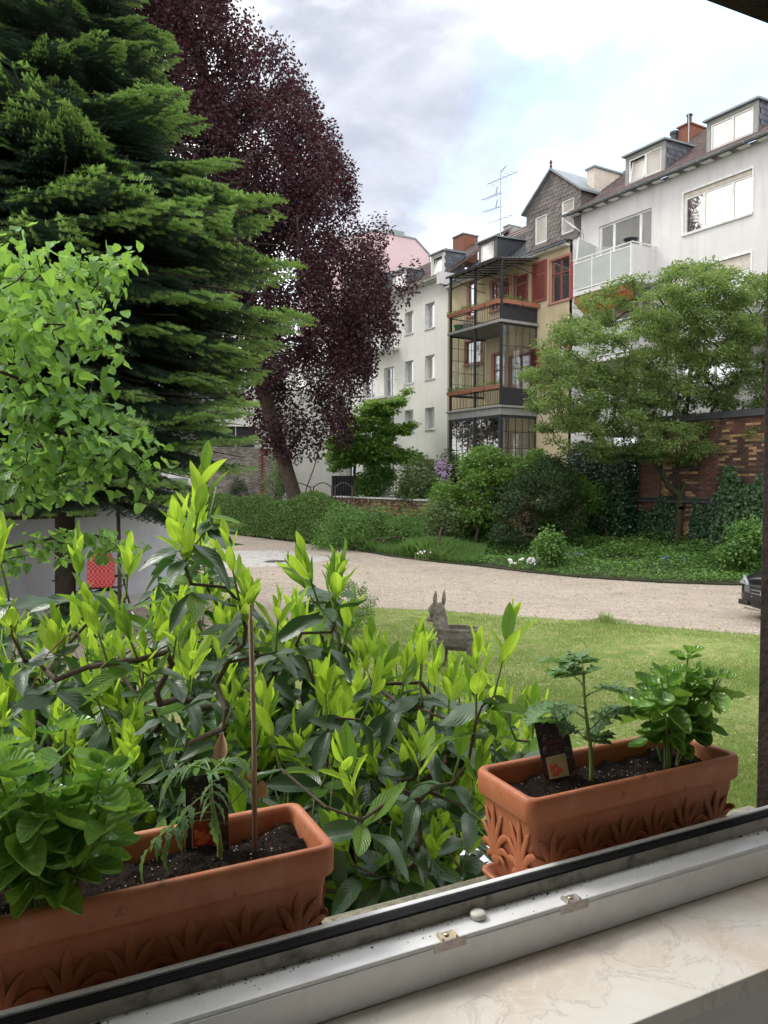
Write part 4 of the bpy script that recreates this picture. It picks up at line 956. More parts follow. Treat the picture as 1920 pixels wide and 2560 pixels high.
gutter(A, O, tA0, tA1+.15, .48, zE+.02)
for t in np.arange(-2.6, tA1, .72):
    b = MB(); b.box(t, t+.38, .06, .34, zE-.055, zE-.005); b.build('rafter_end', MATS['white_frame'], A, O)
# drain pipe
b = MB(); b.tube([(tA1-.05, .46, zE-.03), (tA1-.05, .44, zE-.25), (tA1-.35, .30, zE-.55), (tA1-.62, .10, zE-.85), (tA1-.62, .09, zE-4)], .055, 8); b.build('drain_pipe', MATS['white_frame'], A, O, smooth=True)
# dormers
def dormer(par, off, tl, tr, z0, z1, glasses, slate='slate', w=.02, frontm='grey_slab', tiltm=None, roofm='zinc', mull=(.48,), back=None, slmax=70, slope=.12, ff_m='slate'):
    back = back or (z1-z0)/1.0+.3
    b = MB(); ex = .10; b.extr([(tr-ex, w+.14, z1), (tl+ex, w+.14, z1), (tl+ex, w+.14, z1+.07), (tr-ex, w+.14, z1+.07)], (0, -back-.2, slope*back)); dm = b.build('dormer', MATS[roofm], par, off)
    b = MB(); b.box(tr, tr+.16, w-.1, w, z0, z1); b.box(tl-.16, tl, w-.1, w, z0, z1); b.box(tr+.16, tl-.16, w-.1, w, z1-.14, z1); b.build('dormer_front', MATS[ff_m], dm, off)
    for tt in (tr, tl):
        b = MB(); b.quad((tt, w-.101, z0-.2), (tt, w-.101, z1), (tt, w-back, z1+slope*back), (tt, w-back, z0-.2)); b.build('dormer_cheek', MATS['slate_dark'], dm, off)
    W0 = MB(); a, c, e, f = tr+.163, tl-.163, z0+.03, z1-.143; fw = .055
    xs = [a]+[a+(c-a)*m for m in mull]+[c]; W0.box(a, c, w-.08, w-.03, e, e+fw); W0.box(a, c, w-.08, w-.03, f-fw, f)
    for i, x in enumerate(xs): x0 = x if i == 0 else x-fw if i == len(xs)-1 else x-fw*.8; W0.box(x0, x0+(fw if i in (0, len(xs)-1) else fw*1.6), w-.078, w-.028, e+fw, f-fw)
    W0.build('dormer_window', MATS['white_frame'], dm, off)
    for i in range(len(xs)-1):
        g = MB(); g.box(xs[i]+fw, xs[i+1]-fw, w-.07, w-.062, e+fw-.01, f-fw+.01)
        if tiltm is not None and i == tiltm:
            g = MB(); g.extr([(xs[i]+fw, w-.03, e+fw), (xs[i+1]-fw, w-.03, e+fw), (xs[i+1]-fw, w-.20, f-fw), (xs[i]+fw, w-.20, f-fw)], (0, .01, 0))
            fr = MB()
            for x in (xs[i]+fw, xs[i+1]-fw-.05): fr.extr([(x, w-.02, e+fw), (x+.05, w-.02, e+fw), (x+.05, w-.19, f-fw), (x, w-.19, f-fw)], (0, .03, 0))
            fr.build('tilted_sash', MATS['white_frame'], dm, off)
        g.build('pane', MATS[glasses[i]], dm, off)
    return back
def dpx(xl, xr, ybl, ytl, ybr, ytr, w=.02):
    tl, zbl = ff(xl, ybl, w); _, ztl = ff(xl, ytl, w); tr, zbr = ff(xr, ybr, w); _, ztr = ff(xr, ytr, w); return tl, tr, (zbl+zbr)/2, (ztl+ztr)/2
for q, tl_ in ((dpx(1563, 1661, 459, 398, 424, 348, -.33), 1), (dpx(1766, 1893, 376, 305, 331, 252, -.33), None)):
    tl, tr, z0, z1 = q; bk = dormer(A, O, tl, tr, z0-.06, z1, ('glass_blind', 'glass_blind'), tiltm=tl_, ff_m='grey_slab', w=-.33, back=2.1, slope=.05)
    shingles('slate_tile', 'slate', A, O, 'w', -bk-.1, -.5, z0-.1, z1, tr-.004, lambda u, z, z0=z0: (z-z0) > (-u-.33)*.72-.15, .20, .19, .012, -1, 90)
# balcony of the top floor
tb0, tb1 = ff(1640, 640)[0], 5.9; zr = ff(1581, 603, 1.33)[1]
for k in range(0, 4):
    zf = bz-ST*k
    if zf < 1.5: continue
    b = MB(); b.box(tb0, tb1, .002, 1.33, zf-.16, zf); bal = b.build('balcony', MATS['white_render'], A, O)
    b = MB(); b.box(tb0, tb0+.06, .003, 1.32, zf+.002, zr-ST*k-.08); b.build('balcony_side', MATS['white_render'], bal, O)
    b = MB(); zr_ = zr-ST*k; n = 3
    b.box(tb0-.02, tb1+.02, 1.30, 1.345, zr_-.02, zr_+.02); b.box(tb0+.06, tb1, 1.31, 1.34, zr_-.17, zr_-.13); b.box(tb0+.06, tb1, 1.31, 1.34, zf+.05, zf+.09); b.box(tb0-.02, tb0+.02, 0, 1.30, zr_-.02, zr_+.02)
    for i in range(n+1): t = tb0+.08+(tb1-tb0-.12)*i/n; b.box(t-.02, t+.02, 1.30, 1.335, zf-.1, zr_-.021)
    b.build('railing', MATS['white_frame'], bal, O)
    for i in range(n):
        t0_ = tb0+.10+(tb1-tb0-.12)*i/n; t1_ = tb0+.06+(tb1-tb0-.12)*(i+1)/n; g = MB(); g.box(t0_, t1_, 1.318, 1.328, zf+.095, zr_-.175); g.build('balcony_panel', MATS['frosted'], bal, O)
    if k == 0:
        g = MB(); g.extr([(tb1-.02, .03, zf+.1), (tb1-.02, 1.28, zf+.1), (tb1-.02, 1.05, zr_+.95), (tb1-.02, .03, zr_+.75)], (.02, 0, 0)); g.build('privacy_screen', MATS['frosted'], bal, O)
        g = MB()
        for p, q in (((tb1-.01, 1.30, zf+.1), (tb1-.01, 1.06, zr_+.98)), ((tb1-.01, 1.06, zr_+.98), (tb1-.01, .03, zr_+.78)), ((tb1-.01, .03, zf+.1), (tb1-.01, .03, zr_+.78))): g.tube([p, q], .025, 6)
        g.build('screen_frame', MATS['white_frame'], bal, O)
t = fthing('awning', tb0, 'folded orange awning with rust-coloured case under the white balcony', 'awning', wd=1.2, z=bz-.2)
b = MB(); b.box(.1, tb1-tb0, -.06, .08, -.26, 0); b.build('case', MATS['awning_rust'], t, bevel=.01)
b = MB(); b.extr([(.12, .02, -.27), (tb1-tb0-.02, .02, -.27), (tb1-tb0-.02, -.5, -.62), (.12, -.5, -.62)], (0, .01, .01)); b.build('fabric', MATS['awning_orange'], t)
t = fthing('barbecue_grill', tb0+.1, 'small dark grill sitting on the corner of the white balcony rail', 'grill', wd=1.05, z=zr+.02)
b = MB(); b.lathe([(.05, 0), (.22, .05), (.28, .12), (.27, .14), (.02, .15)], (.12, .12, 0), 14); b.build('bowl', MATS['black_iron'], t); b = MB(); b.lathe([(.29, .14), (.29, .155), (.02, .158)], (.12, .12, 0), 14); b.build('lid', MATS['zinc'], t)
# chimney of A with its cap pots and antenna rod
def chim(px0, pxc, px1, ytop, w, label, mat='chimney_brick', dz=1.8, pots=0, bricks=True, cap=.06):
    tl, z = ff(px0, ytop, w); tc_, _ = ff(pxc, ytop, w); dpt = .55 if px1 > pxc else .4
    t = fthing('chimney', tc_, label, 'chimney', wd=w, z=z-dz); L_ = tl-tc_
    b = MB(); b.box(0, L_, -dpt*2, 0, 0, dz); b.build('stack', MATS[mat], t)
    if bricks:      # raised courses
        br = MB(); br.box(0, .115, 0, .012, 0, .05); me = br.mesh('brick', MATS[mat]); br2 = MB(); br2.box(-.012, 0, -.115, 0, 0, .05); me2 = br2.mesh('brick', MATS[mat])
        for j in range(int(dz/.14)):
            for i in range(int(L_/.25)): o = meshobj('brick', me, t); o.scale = (2, 1, 2); o.location = (i*.25+(.06 if j % 2 else 0), 0, j*.14+.01)
            for i in range(int(dpt*2/.25)): o = meshobj('brick', me2, t); o.scale = (1, 2, 2); o.location = (0, -i*.25-(.06 if j % 2 else 0), j*.14+.01)
    b = MB(); b.box(-cap, L_+cap, -dpt*2-cap, cap, dz+.001, dz+.07); b.build('cap', MATS['zinc' if not pots else 'chimney_brick'], t)
    for k in range(pots): b = MB(); b.lathe([(.10, 0), (.10, .35), (.14, .37), (.13, .42), (.05, .43)], (L_*.3, -.2-.35*k, dz+.07), 10); b.build('chimney_pot', MATS['black_iron'], t)
    return t
chim(1696, 1724, 1765, 322, -3.6, 'brown brick chimney with a lightning rod between the two right-hand dormers', dz=2.2, pots=1, bricks=False)
tt, zz = ff(1722, 310, -3.4); rod = fthing('lightning_rod', tt, 'thin lightning rod rising beside the brown brick chimney', 'lightning rod', wd=-3.4, z=zz-1.4)
b = MB(); b.tube([(0, 0, 0), (0, 0, 1.5), (.03, 0, 2.1)], [.02, .018, .008], 5); b.build('rod', MATS['aluminium'], rod)
tt, zz = ff(1686, 335, -3.6); v = fthing('vent_pipe', tt, 'short dark vent pipe left of the brown brick chimney', 'vent pipe', wd=-3.6, z=zz-1.2)
b = MB(); b.lathe([(.16, 0), (.16, 1.15), (.20, 1.17), (.20, 1.28), (.05, 1.34)], (0, 0, 0), 12); b.build('pipe', MATS['black_iron'], v)

# ------------------------------------------------------------------ B: ochre house with gable and iron veranda
tB0, tB1 = tA1+.16, ff(1121, 800)[0]; zEB = ff(1330, 634, .35)[1]
B = fthing('ochre_house', tB0, 'ochre-yellow old house with brown slate gable, red shutters and black iron veranda', 'house'); O = (tB0, 0, 0)
def rectpx(xl, xr, yt, yb, w=0):   # xl is the left px edge (larger t); yt, yb at the middle
    xm = (xl+xr)/2; return (ff(xr, yt, w)[0], ff(xl, yt, w)[0], ff(xm, yb, w)[1], ff(xm, yt, w)[1])
hw1 = rectpx(1377, 1425, 646, 751)
h2 = rectpx(1228, 1247, 704, 775); h3 = rectpx(1281, 1293, 690, 760); h4 = rectpx(1170, 1186, 705, 790)
m1 = rectpx(1232, 1262, 885, 965); m2 = rectpx(1275, 1325, 870, 960); m3 = rectpx(1164, 1202, 852, 908)
g1_ = rectpx(1272, 1322, 1080, 1150); x2 = rectpx(1358, 1420, 870, 965)
HB = [hw1, h2, h3, h4, m1, m2, m3, g1_, x2]
b = MB(); facade(b, tB0, tB1, -.2, zEB+.1, HB, 0, .2); b.quad((tB0, -.25, -.2), (tB1, -.25, -.2), (tB1, -.25, zEB), (tB0, -.25, zEB), mi=1)
b.quad((tB0, -9.5, -.2), (tB1, -9.5, -.2), (tB1, -9.5, zEB), (tB0, -9.5, zEB)); b.build('wall', [MATS['yellow_render'], MATS['slate_dark']], B, O)
for h, mu, tr_ in ((hw1, (.5,), (.66,)), (h2, (.5,), ()), (h3, (), ()), (h4, (), ()), (m1, (), (.5,)), (m2, (.5,), (.6,)), (m3, (.5,), ()), (g1_, (.5,), (.5,)), (x2, (.5,), (.66,))):
    window(B, O, *h, w=-.12, mull=mu, trans=tr_, frame='red_wood', glass='glass_reflect' if h is hw1 else 'glass_curtain', surround='pink_stone', sill=False, fw=.05)
def shutter(a, c, e, f, wv=.05, mat='red_shutter'):
    b = MB(); fw = .08; b.box(a, c, wv, wv+.04, e, e+fw); b.box(a, c, wv, wv+.04, f-fw, f); b.box(a, a+fw, wv, wv+.04, e+fw, f-fw); b.box(c-fw, c, wv, wv+.04, e+fw, f-fw); zm = e+(f-e)*.66; b.box(a+fw, c-fw, wv, wv+.04, zm-fw/2, zm+fw/2)
    o = b.build('shutter', MATS[mat], B, O); z = e+fw; sl = MB()
    while z < f-fw-.04:
        if abs(z-zm) > .07: sl.extr([(a+fw, wv+.005, z+.035), (c-fw, wv+.005, z+.035), (c-fw, wv+.034, z), (a+fw, wv+.034, z)], (0, 0, .008))
        z += .055
    sl.build('slats', MATS[mat], o, O, kind='stuff')
s = rectpx(1333, 1369, 654, 754); shutter(*s); s = rectpx(1257, 1274, 697, 770); shutter(*s, mat='red_wood'); s = rectpx(1293.5, 1322, 688, 758); shutter(*s, mat='red_wood')
s = rectpx(1330, 1356, 872, 965); shutter(*s); s = rectpx(1428, 1436, 655, 745); shutter(*s)
# roof of B
rowroof('roof', MATS['slate_dark'], B, O, tB0, tB1, .30, zEB, -4.3, zEB+4.6*.75, .35, .3)
gutter(B, O, tB0-.1, tB1-.6, .40, zEB, .075)
b = MB(); b.box(tB0, tB1-.05, .003, .30, zEB-.12, zEB-.02); b.build('cornice', MATS['cream_render'], B, O)
# upper red tiled ridge part
tr0, zr0 = ff(1318, 560, -4.0); tr1, zr1 = ff(1150, 640, -4.0)
rowroof('ridge_roof', MATS['roof_tile'], B, O, tB0+2.0, tB1+.3, -2.6, zr0-1.6, -4.2, zr0+.05)
# gable
gl, gz0 = ff(1317, 600); ga, gza = ff(1379, 429); gr, _ = ff(1452.5, 600); zgl = ff(1317, 532)[1]; zgr = zgl
ga = (gl+gr)/2; zb_ = zEB+.15
b = MB(); gw1 = rectpx(1337, 1367, 538, 608, .03); gw2 = rectpx(1403, 1435, 497, 580, .03)
zlow = min(gw1[2], gw2[2]); gw1 = (gw1[0], gw1[1], zlow, gw1[3]); gw2 = (gw2[0], gw2[1], zlow, gw2[3])
facade(b, gr, gl, zb_, zgl, [gw1, gw2], .03, .2); b.quad((gr, .03, zgl), (gl, .03, zgl), (ga, .03, gza)); b.quad((gl, .03, zb_), (gl, .03, zgl), (gl, -4, zgl), (gl, -4, zb_)); b.quad((gr, .03, zb_), (gr, .03, zgl), (gr, -4, zgl), (gr, -4, zb_))
b.quad((gr, -.22, zb_), (gl, -.22, zb_), (gl, -.22, zgl), (gr, -.22, zgl)); gb = b.build('gable', MATS['slate_brown'], B, O)
def ing(u, z):
    if any(h[0]-.12 < u < h[1]+.12 and h[2]-.1 < z < h[3]+.12 for h in (gw1, gw2)): return False
    if z < zgl: return gr+.06 < u < gl-.06
    k = (gza-z)/(gza-zgl); return ga-(ga-gr)*k+.12 < u < ga+(gl-ga)*k-.12
shingles('slate_shingle', 'slate_brown', gb, O, 't', gr, gl, zb_, gza, .034, ing, .24, .18, .012, 1, 295)
for h in (gw1, gw2): window(gb, O, *h, w=-.06, frame='white_frame', glass='glass_blind', sill=False, fw=.07, trans=(.62,) if h is gw2 else ())
rf = MB()
for s_, e_ in ((gl, 1), (gr, -1)):
    ex = .18*e_; sl_ = (gza-zgl)/(ga-s_)
    rf.extr([(s_+ex, .22, zgl-abs(.18*sl_)), (ga, .22, gza), (ga, .22, gza+.1), (s_+ex, .22, zgl-abs(.18*sl_)+.1)], (0, -4.6, 0))
rf.build('gable_roof', MATS['zinc'], gb, O)
b = MB(); b.lathe([(.05, 0), (.07, .12), (.03, .16), (.08, .25), (.02, .38)], (ga, .15, gza+.08), 8); b.build('finial', MATS['chimney_brick'], gb, O)
# cream fire wall between A and B
tl_, zt_ = ff(1473, 418, -.9); tr_, _ = ff(1499, 418, -.9); fwz = ff(1499, 412, -.9)[1]
b = MB(); b.box(tA1-.35, tA1+.10, -5.2, -.9, zE-.3, fwz); b.build('fire_wall', MATS['cream_blind'], B, O); b = MB(); b.box(tA1-.42, tA1+.17, -5.3, -.84, fwz+.001, fwz+.08); b.build('fire_wall_cap', MATS['zinc'], B, O)
# dark dormer of B
q = dpx(1196, 1239, 658, 611, 644, 592); dormer(B, O, q[0], q[1], q[2], q[3], ('glass_blind',), mull=(), ff_m='slate_brown', back=2.6, slope=.05)
# TV aerial
tt, zz = ff(1251, 580, -2.4); ztop = ff(1246, 428, -2.4)[1]; an = fthing('tv_aerial', tt, 'tall TV aerial mast with four cross antennas above the ochre house', 'aerial', wd=-2.4, z=zz-.6)
hh = ztop-zz+.6; b = MB(); b.tube([(0, 0, 0), (.02, 0, hh)], .035, 6); b.build('mast', MATS['aluminium'], an)
for k, (zf_, l0, l1, ne) in enumerate(((.88, -1.25, 1.0, 6), (.70, .05, 1.45, 9), (.52, .05, 1.35, 7), (.33, -.9, .95, 5))):
    z = hh*zf_; b = MB(); b.tube([(l0, -.15, z), (l1, .15, z)], .018, 5)
    for i in range(ne): x = l0+(l1-l0)*(i+.5)/ne; b.tube([(x, -.18, z), (x, .18, z)], .010, 4)
    if k in (1, 2): b.tube([(.25, -.02, z-.35), (.4, 0, z), (.25, .02, z+.35)], .03, 5, flat=.3)
    b.build('antenna', MATS['aluminium'], an)
b = MB(); b.tube([(-.45, 0, hh*1.02), (.0, 0, hh*.97)], .03, 5); b.build('amplifier', MATS['aluminium'], an)
chim(1132, 1158, 1182, 596, -3.2, 'orange-red brick chimney left of the TV aerial above the white building', dz=1.6, bricks=False)
chim(1258, 1272, 1280, 569, -4.2, 'small grey chimney stub just right of the TV aerial', 'grey_slab', dz=1.0, bricks=False, cap=.03)

# ------------------------------------------------------------------ iron veranda of B
tv0 = ff(1345, 800)[0]; WV = 2.19; tv1 = tv0+3.93; VZ = {}
def zc(y): return ff(1254, y, WV)[1]
zTop, zBoxT, zS2, zS2b, zBoxM, zS1, zS1b = zc(645), zc(748), zc(797), zc(804), zc(962), zc(1012), zc(1036)
ver = MB(); ver.box(tv0, tv1, .003, WV, 0.0, .25); ver = ver.build('veranda', MATS['grey_slab'], B, O)
def vpart(name, mat, fn, **k): b = MB(); fn(b); return b.build(name, MATS[mat], ver, O, **k)
for (z0, z1) in ((zS2b, zS2), ):
    vpart('floor_slab', 'grey_slab', lambda b: b.box(tv0-.08, tv1+.08, .003, WV+.08, z0, z1), bevel=.01)
vpart('cornice_slab', 'grey_slab', lambda b: (b.box(tv0-.12, tv1+.12, .003, WV+.12, zS1-.10, zS1), b.box(tv0-.02, tv1+.02, .004, WV+.02, zS1b, zS1-.102)), bevel=.02)
posts = [(tv0+.04, WV-.04), (tv0+1.93, WV-.04), (tv1-.04, WV-.04)]
for (t_, w_) in posts:
    vpart('post', 'black_iron', lambda b: b.box(t_-.05, t_+.05, w_-.05, w_+.05, zS2+.001, zTop-.02))
    vpart('post', 'black_iron', lambda b: b.box(t_-.05, t_+.05, w_-.05, w_+.05, zS1+.001, zS2b-.001))
    vpart('post', 'black_iron', lambda b: b.box(t_-.06, t_+.06, w_-.06, w_+.06, .251, zS1b-.001))
def grid(name, a, c, e, f, nu, nz, plane, fx, glass=True, r=.018, fr=.035):
    """glazed iron grid on a plane; plane 't': along t at w=fx; plane 'w': along w at t=fx"""
    b = MB(); bx = (lambda u0, u1, z0, z1, d: b.box(u0, u1, fx-d, fx+d, z0, z1)) if plane == 't' else (lambda u0, u1, z0, z1, d: b.box(fx-d, fx+d, u0, u1, z0, z1))
    bx(a, c, e, e+fr*2, .025); bx(a, c, f-fr*2, f, .025); bx(a, a+fr, e+fr*2, f-fr*2, .025); bx(c-fr, c, e+fr*2, f-fr*2, .025)
    for i in range(1, nu): u = a+(c-a)*i/nu; bx(u-r/2, u+r/2, e+fr*2, f-fr*2, .012)
    for j in range(1, nz): z = e+(f-e)*j/nz; bx(a+fr, c-fr, z-r/2, z+r/2, .010)
    o = b.build(name, MATS['black_iron'], ver, O)
    if glass:
        g = MB(); gx = (lambda u0, u1, z0, z1: g.box(u0, u1, fx-.003, fx+.003, z0, z1)) if plane == 't' else (lambda u0, u1, z0, z1: g.box(fx-.003, fx+.003, u0, u1, z0, z1))
        gx(a+.01, c-.01, e+.01, f-.01); g.build('pane', MATS['glass_clear'], o, O)
# middle floor: glazed sides, open front
zR = zBoxM-.15
grid('glass_screen', .05, WV-.1, zR, zS2b-.02, 5, 5, 'w', tv1-.05); grid('glass_screen', .05, WV-.1, zR, zS2b-.02, 5, 3, 'w', tv0+.05)
vpart('side_panel', 'dark_panel', lambda b: b.box(tv0+.02, tv0+.06, .03, WV-.1, zS1+.002, zR-.003))
vpart('side_panel', 'dark_panel', lambda b: b.box(tv0+.02, tv0+.06, .03, WV-.1, zS2+.002, zBoxT-.16))
def rail(z0, z1, ww, n1, n2):
    b = MB(); b.box(tv0+.1, tv1-.1, ww-.02, ww+.02, z1-.04, z1); b.box(tv0+.1, tv1-.1, ww-.015, ww+.015, z0+.06, z0+.09)
    b.box(tv1-.06, tv1-.03, .05, ww-.05, z1-.04, z1)
    o = b.build('railing', MATS['black_iron'], ver, O)
    br = MB(); br.box(-.008, .008, -.008, .008, z0+.09, z1-.04); me = br.mesh('bar', MATS['black_iron'])
    for i in range(n1): x = meshobj('bar', me, o); x.location = (tv0+.15+(tv1-tv0-.3)*i/(n1-1)-tB0, ww, 0)
    for i in range(n2): x = meshobj('bar', me, o); x.location = (tv1-.045-tB0, .12+(ww-.2)*i/(n2-1), 0)
rail(zS2, zBoxT-.16, WV-.05, 30, 12); rail(zS1, zR, WV-.05, 30, 12)
# ground floor glazing
grid('glass_screen', tv0+.12, tv0+1.86, .26, zS1b-.02, 4, 7, 't', WV-.04, r=.03, fr=.05); grid('glass_screen', tv0+2.0, tv1-.12, .26, zS1b-.02, 4, 7, 't', WV-.04, r=.03, fr=.05)
grid('glass_screen', .05, WV-.12, .26, zS1b-.02, 5, 7, 'w', tv0+.05, r=.03, fr=.05); grid('glass_screen', .05, WV-.12, .26, zS1b-.02, 5, 7, 'w', tv1-.05, r=.03, fr=.05)
# canopy
zw = zTop+.32
b = MB(); b.extr([(tv0-.05, WV+.15, zTop), (tv1+.1, WV+.15, zTop), (tv1+.1, .05, zw), (tv0-.05, .05, zw)], (0, 0, .012)); b.build('canopy_glass', MATS['frosted'], ver, O)
b = MB()
for i in range(9): t_ = tv0-.05+(tv1+.1-tv0)*i/8; b.extr([(t_-.015, WV+.15, zTop-.04), (t_+.015, WV+.15, zTop-.04), (t_+.015, .02, zw-.04), (t_-.015, .02, zw-.04)], (0, 0, .038))
b.box(tv0-.05, tv1+.1, WV+.12, WV+.17, zTop-.06, zTop+.03); b.box(tv0, tv1, WV-.06, WV-.0, zTop-.10, zTop-.041)
for t_ in (tv0+.02, tv0+1.93, tv1-.04):
    b.tube([(t_, WV-.1, zTop-.55), (t_, WV*.55, zTop-.12), (t_, .05, zTop-.05)], .02, 5); b.tube([(t_, WV-.05, zTop-.08), (t_, .3, zTop-.45), (t_, .02, zTop-.48)], .02, 5)
b.build('canopy_frame', MATS['black_iron'], ver, O)
# white parapet block at the left end of the canopy
tt, zz = ff(1121, 672, .6); b = MB(); b.box(tB1-.25, tB1+.05, -.5, .75, zz-.65, zz); b.build('parapet_end', MATS['white_render'], B, O)
# flower boxes
def fbox(t0, t1, w0, w1, z, label, seed, along='t'):
    o = fthing('flower_box', (t0+t1)/2, label, 'flower box', 'terracotta flower boxes on the veranda railings', wd=(w0+w1)/2, z=z); l, w2 = (t1-t0)/2, (w1-w0)/2
    b = MB(); b.rings([[(-l+i, -w2+i, zz_), (l-i, -w2+i, zz_), (l-i, w2-i, zz_), (-l+i, w2-i, zz_)] for zz_, i in ((0, .03), (.13, .01), (.131, 0), (.17, 0), (.171, .02), (.14, .025))]); b.build('box', MATS['flower_box'], o)
    g = np.random.default_rng(seed); n = 90 if seed % 3 else 220; P = np.c_[g.uniform(-l, l, n), g.uniform(-w2, w2, n), .15+g.uniform(0, .16 if seed % 3 else .26, n)*g.uniform(.3, 1, n)]
    V, F, U = cloud(quadleaf(.3), P, g.normal(size=(n, 3))+[0, 0, 1.2], g.normal(size=(n, 3)), g.uniform(.05, .13, n)); meshobj('plants', npmesh('plants', V, F, MATS['herb_far']), o)['kind'] = 'stuff'
leafmat('herb_far', (.10, .17, .04), (.18, .24, .08), (.2, .35, .06), .3, .6, .3)
L4 = ('rightmost', 'second from the right', 'second from the left', 'leftmost')
for k in range(4): dt = (tv1-tv0)/4; fbox(tv0+dt*k+.02, tv0+dt*(k+1)-.02, WV-.02, WV+.2, zBoxT-.16, f'terracotta flower box, {L4[k]} on the front of the top veranda railing', 31+k)
for k in range(2): dw = (WV-.1)/2; fbox(tv0-.2, tv0+.01, .05+dw*k, .03+dw*(k+1), zBoxT-.16, f'terracotta flower box on the side of the top veranda, {("nearer the wall", "at the front corner")[k]}', 41+k, 'w')
for k in range(4): fbox(tv0+dt*k+.02, tv0+dt*(k+1)-.02, WV-.02, WV+.2, zR, f'terracotta flower box, {L4[k]} on the front of the middle veranda railing', 51+k)
# pots on the terrace
surf('pot_grey', (.38, .33, .30), rough=.8); surf('pot_green', (.03, .22, .06), rough=.6)
for tt_, wv, zz, mt, lab in ((tv1-.9, WV-.45, zS2, 'pot_grey', 'greyish pot standing behind the bars of the top veranda floor'), (tv1-.35, WV-.3, zS2, 'pot_green', 'green pot in the left corner of the top veranda floor')):
    o = fthing('plant_pot', tt_, lab, 'plant pot', wd=wv, z=zz); b = MB(); b.lathe([(.15, 0), (.22, .3), (.24, .3), (.24, .36), (.2, .36), (.19, .3)], (0, 0, 0), 14); b.build('pot', MATS[mt], o, smooth=False)
    b = MB(); b.lathe([(.19, .30), (.001, .33)], (0, 0, 0), 12); b.build('soil', MATS['soil'], o)
# ------------------------------------------------------------------ white-framed trellis slope on the ochre/white boundary
o = fthing('trellis_screen', tA1-.2, 'white post and climbing trellis beside the ochre wall below the orange awning', 'trellis', wd=.7, z=bz-3.6)
b = MB(); b.tube([(0, .3, 0), (-.02, .05, 1.6), (-.05, -.3, 3.0)], .04, 6); b.build('post', MATS['white_frame'], o)
b = MB()
for i in range(7): b.box(-1.5, -.1, -.01, .01, .2+i*.38, .22+i*.38)
for i in range(5): b.box(-1.4+i*.3, -1.38+i*.3, -.02, 0, 0, 2.7)
b.build('lattice', MATS['red_wood'], o)
P = np.c_[rng.uniform(-1.5, -.1, 500), rng.uniform(-.1, .15, 500), rng.uniform(0, 2.7, 500)]; V, F, U = cloud(quadleaf(.5), P, rng.normal(size=(500, 3)), rng.normal(size=(500, 3))+[0, 1, 1], .11); meshobj('climber', npmesh('climber', V, F, MATS['herb_far']), o)['kind'] = 'stuff'

# ------------------------------------------------------------------ C: cream-white block in the middle
tC0, tC1 = tB1+.052, 29.5; zEC = ff(1040, 713, .35)[1]
C = fthing('middle_apartment_block', tC0, 'plain cream-white apartment block in the middle with small square windows', 'apartment block'); O = (tC0, 0, 0)
def colz(rows, x0, x1): return [rectpx(x0, x1, a, b_) for a, b_ in rows]
HC = colz(((779, 834), (902, 958), (1025, 1081)), 1012, 1033)+colz(((757, 820), (888, 947), (1019, 1073)), 1062.5, 1086)
z4 = HC[0][2]-(HC[0][2]-HC[1][2])*3
for h in (HC[2], HC[5]): HC.append((h[0], h[1], h[2]-2.9, h[3]-2.9))
DC = [];
tb_, zd = ff(987, 995)[0], ff(972, 918)[1]
for k in range(-1, 3): DC.append((ff(985, 950)[0], ff(960, 950)[0], zd-2.85*k-2.15, zd-2.85*k)); DC.append((24.4, 25.9, zd-2.85*k-2.0, zd-2.85*k)); DC.append((26.9, 28.2, zd-2.85*k-1.5, zd-2.85*k))
DC = [h for h in DC if h[3] < zEC-.4 and h[2] > .2]
b = MB(); facade(b, tC0, tC1, -.2, zEC+.05, HC+DC, 0, .30, 0, 2); b.quad((tC0, -.32, -.2), (tC1, -.32, -.2), (tC1, -.32, zEC), (tC0, -.32, zEC), mi=1); b.quad((tC1, 0, -.2), (tC1, -9, -.2), (tC1, -9, zEC), (tC1, 0, zEC)); b.quad((tC0, -9.5, -.2), (tC1, -9.5, -.2), (tC1, -9.5, zEC), (tC0, -9.5, zEC))
b.build('wall', [MATS['cream_render'], MATS['slate_dark'], MATS['white_frame']], C, O)
for i, h in enumerate(HC): window(C, O, *h, w=-.28, mull=(), glass='glass_curtain' if i % 2 else 'glass_blind', fw=.07, sillout=.05)
for h in DC: window(C, O, *h, w=-.26, mull=(.5,), glass='glass_dark', fw=.07, sill=False)
rowroof('roof', MATS['roof_tile'], C, O, tC0-.2, tC1, .35, zEC, -4.3, zEC+4.65*.70)
gutter(C, O, tC0+.2, tC1, .42, zEC+.01, .07, 'pale_sill')
b = MB(); b.box(tC0+.01, tC1, .003, .35, zEC-.03, zEC+.0); b.build('soffit', MATS['cream_render'], C, O)
for q in (dpx(1077, 1110, 691, 641, 680, 627), dpx(982, 1013, 728, 685, 718, 672), dpx(915, 934, 745, 690, 738, 676)):
    bk = dormer(C, O, q[0], q[1], q[2], q[3], ('glass_blind',), mull=(), ff_m='pale_sill', slope=.03, tiltm=0 if q[0] < 19 else None)
    shingles('slate_tile', 'slate', C, O, 'w', -bk+.1, -.1, q[2]-.1, q[3], q[1]-.004, lambda u, z, z0=q[2]: (z-z0) > (-u-.5)*.95-.15, .24, .2, .012, -1, 40)
tbal0 = ff(995.5, 885)[0]; zbal = ff(962, 872, .94)[1]
surf('rail_white', (.62, .62, .60), rough=.5)
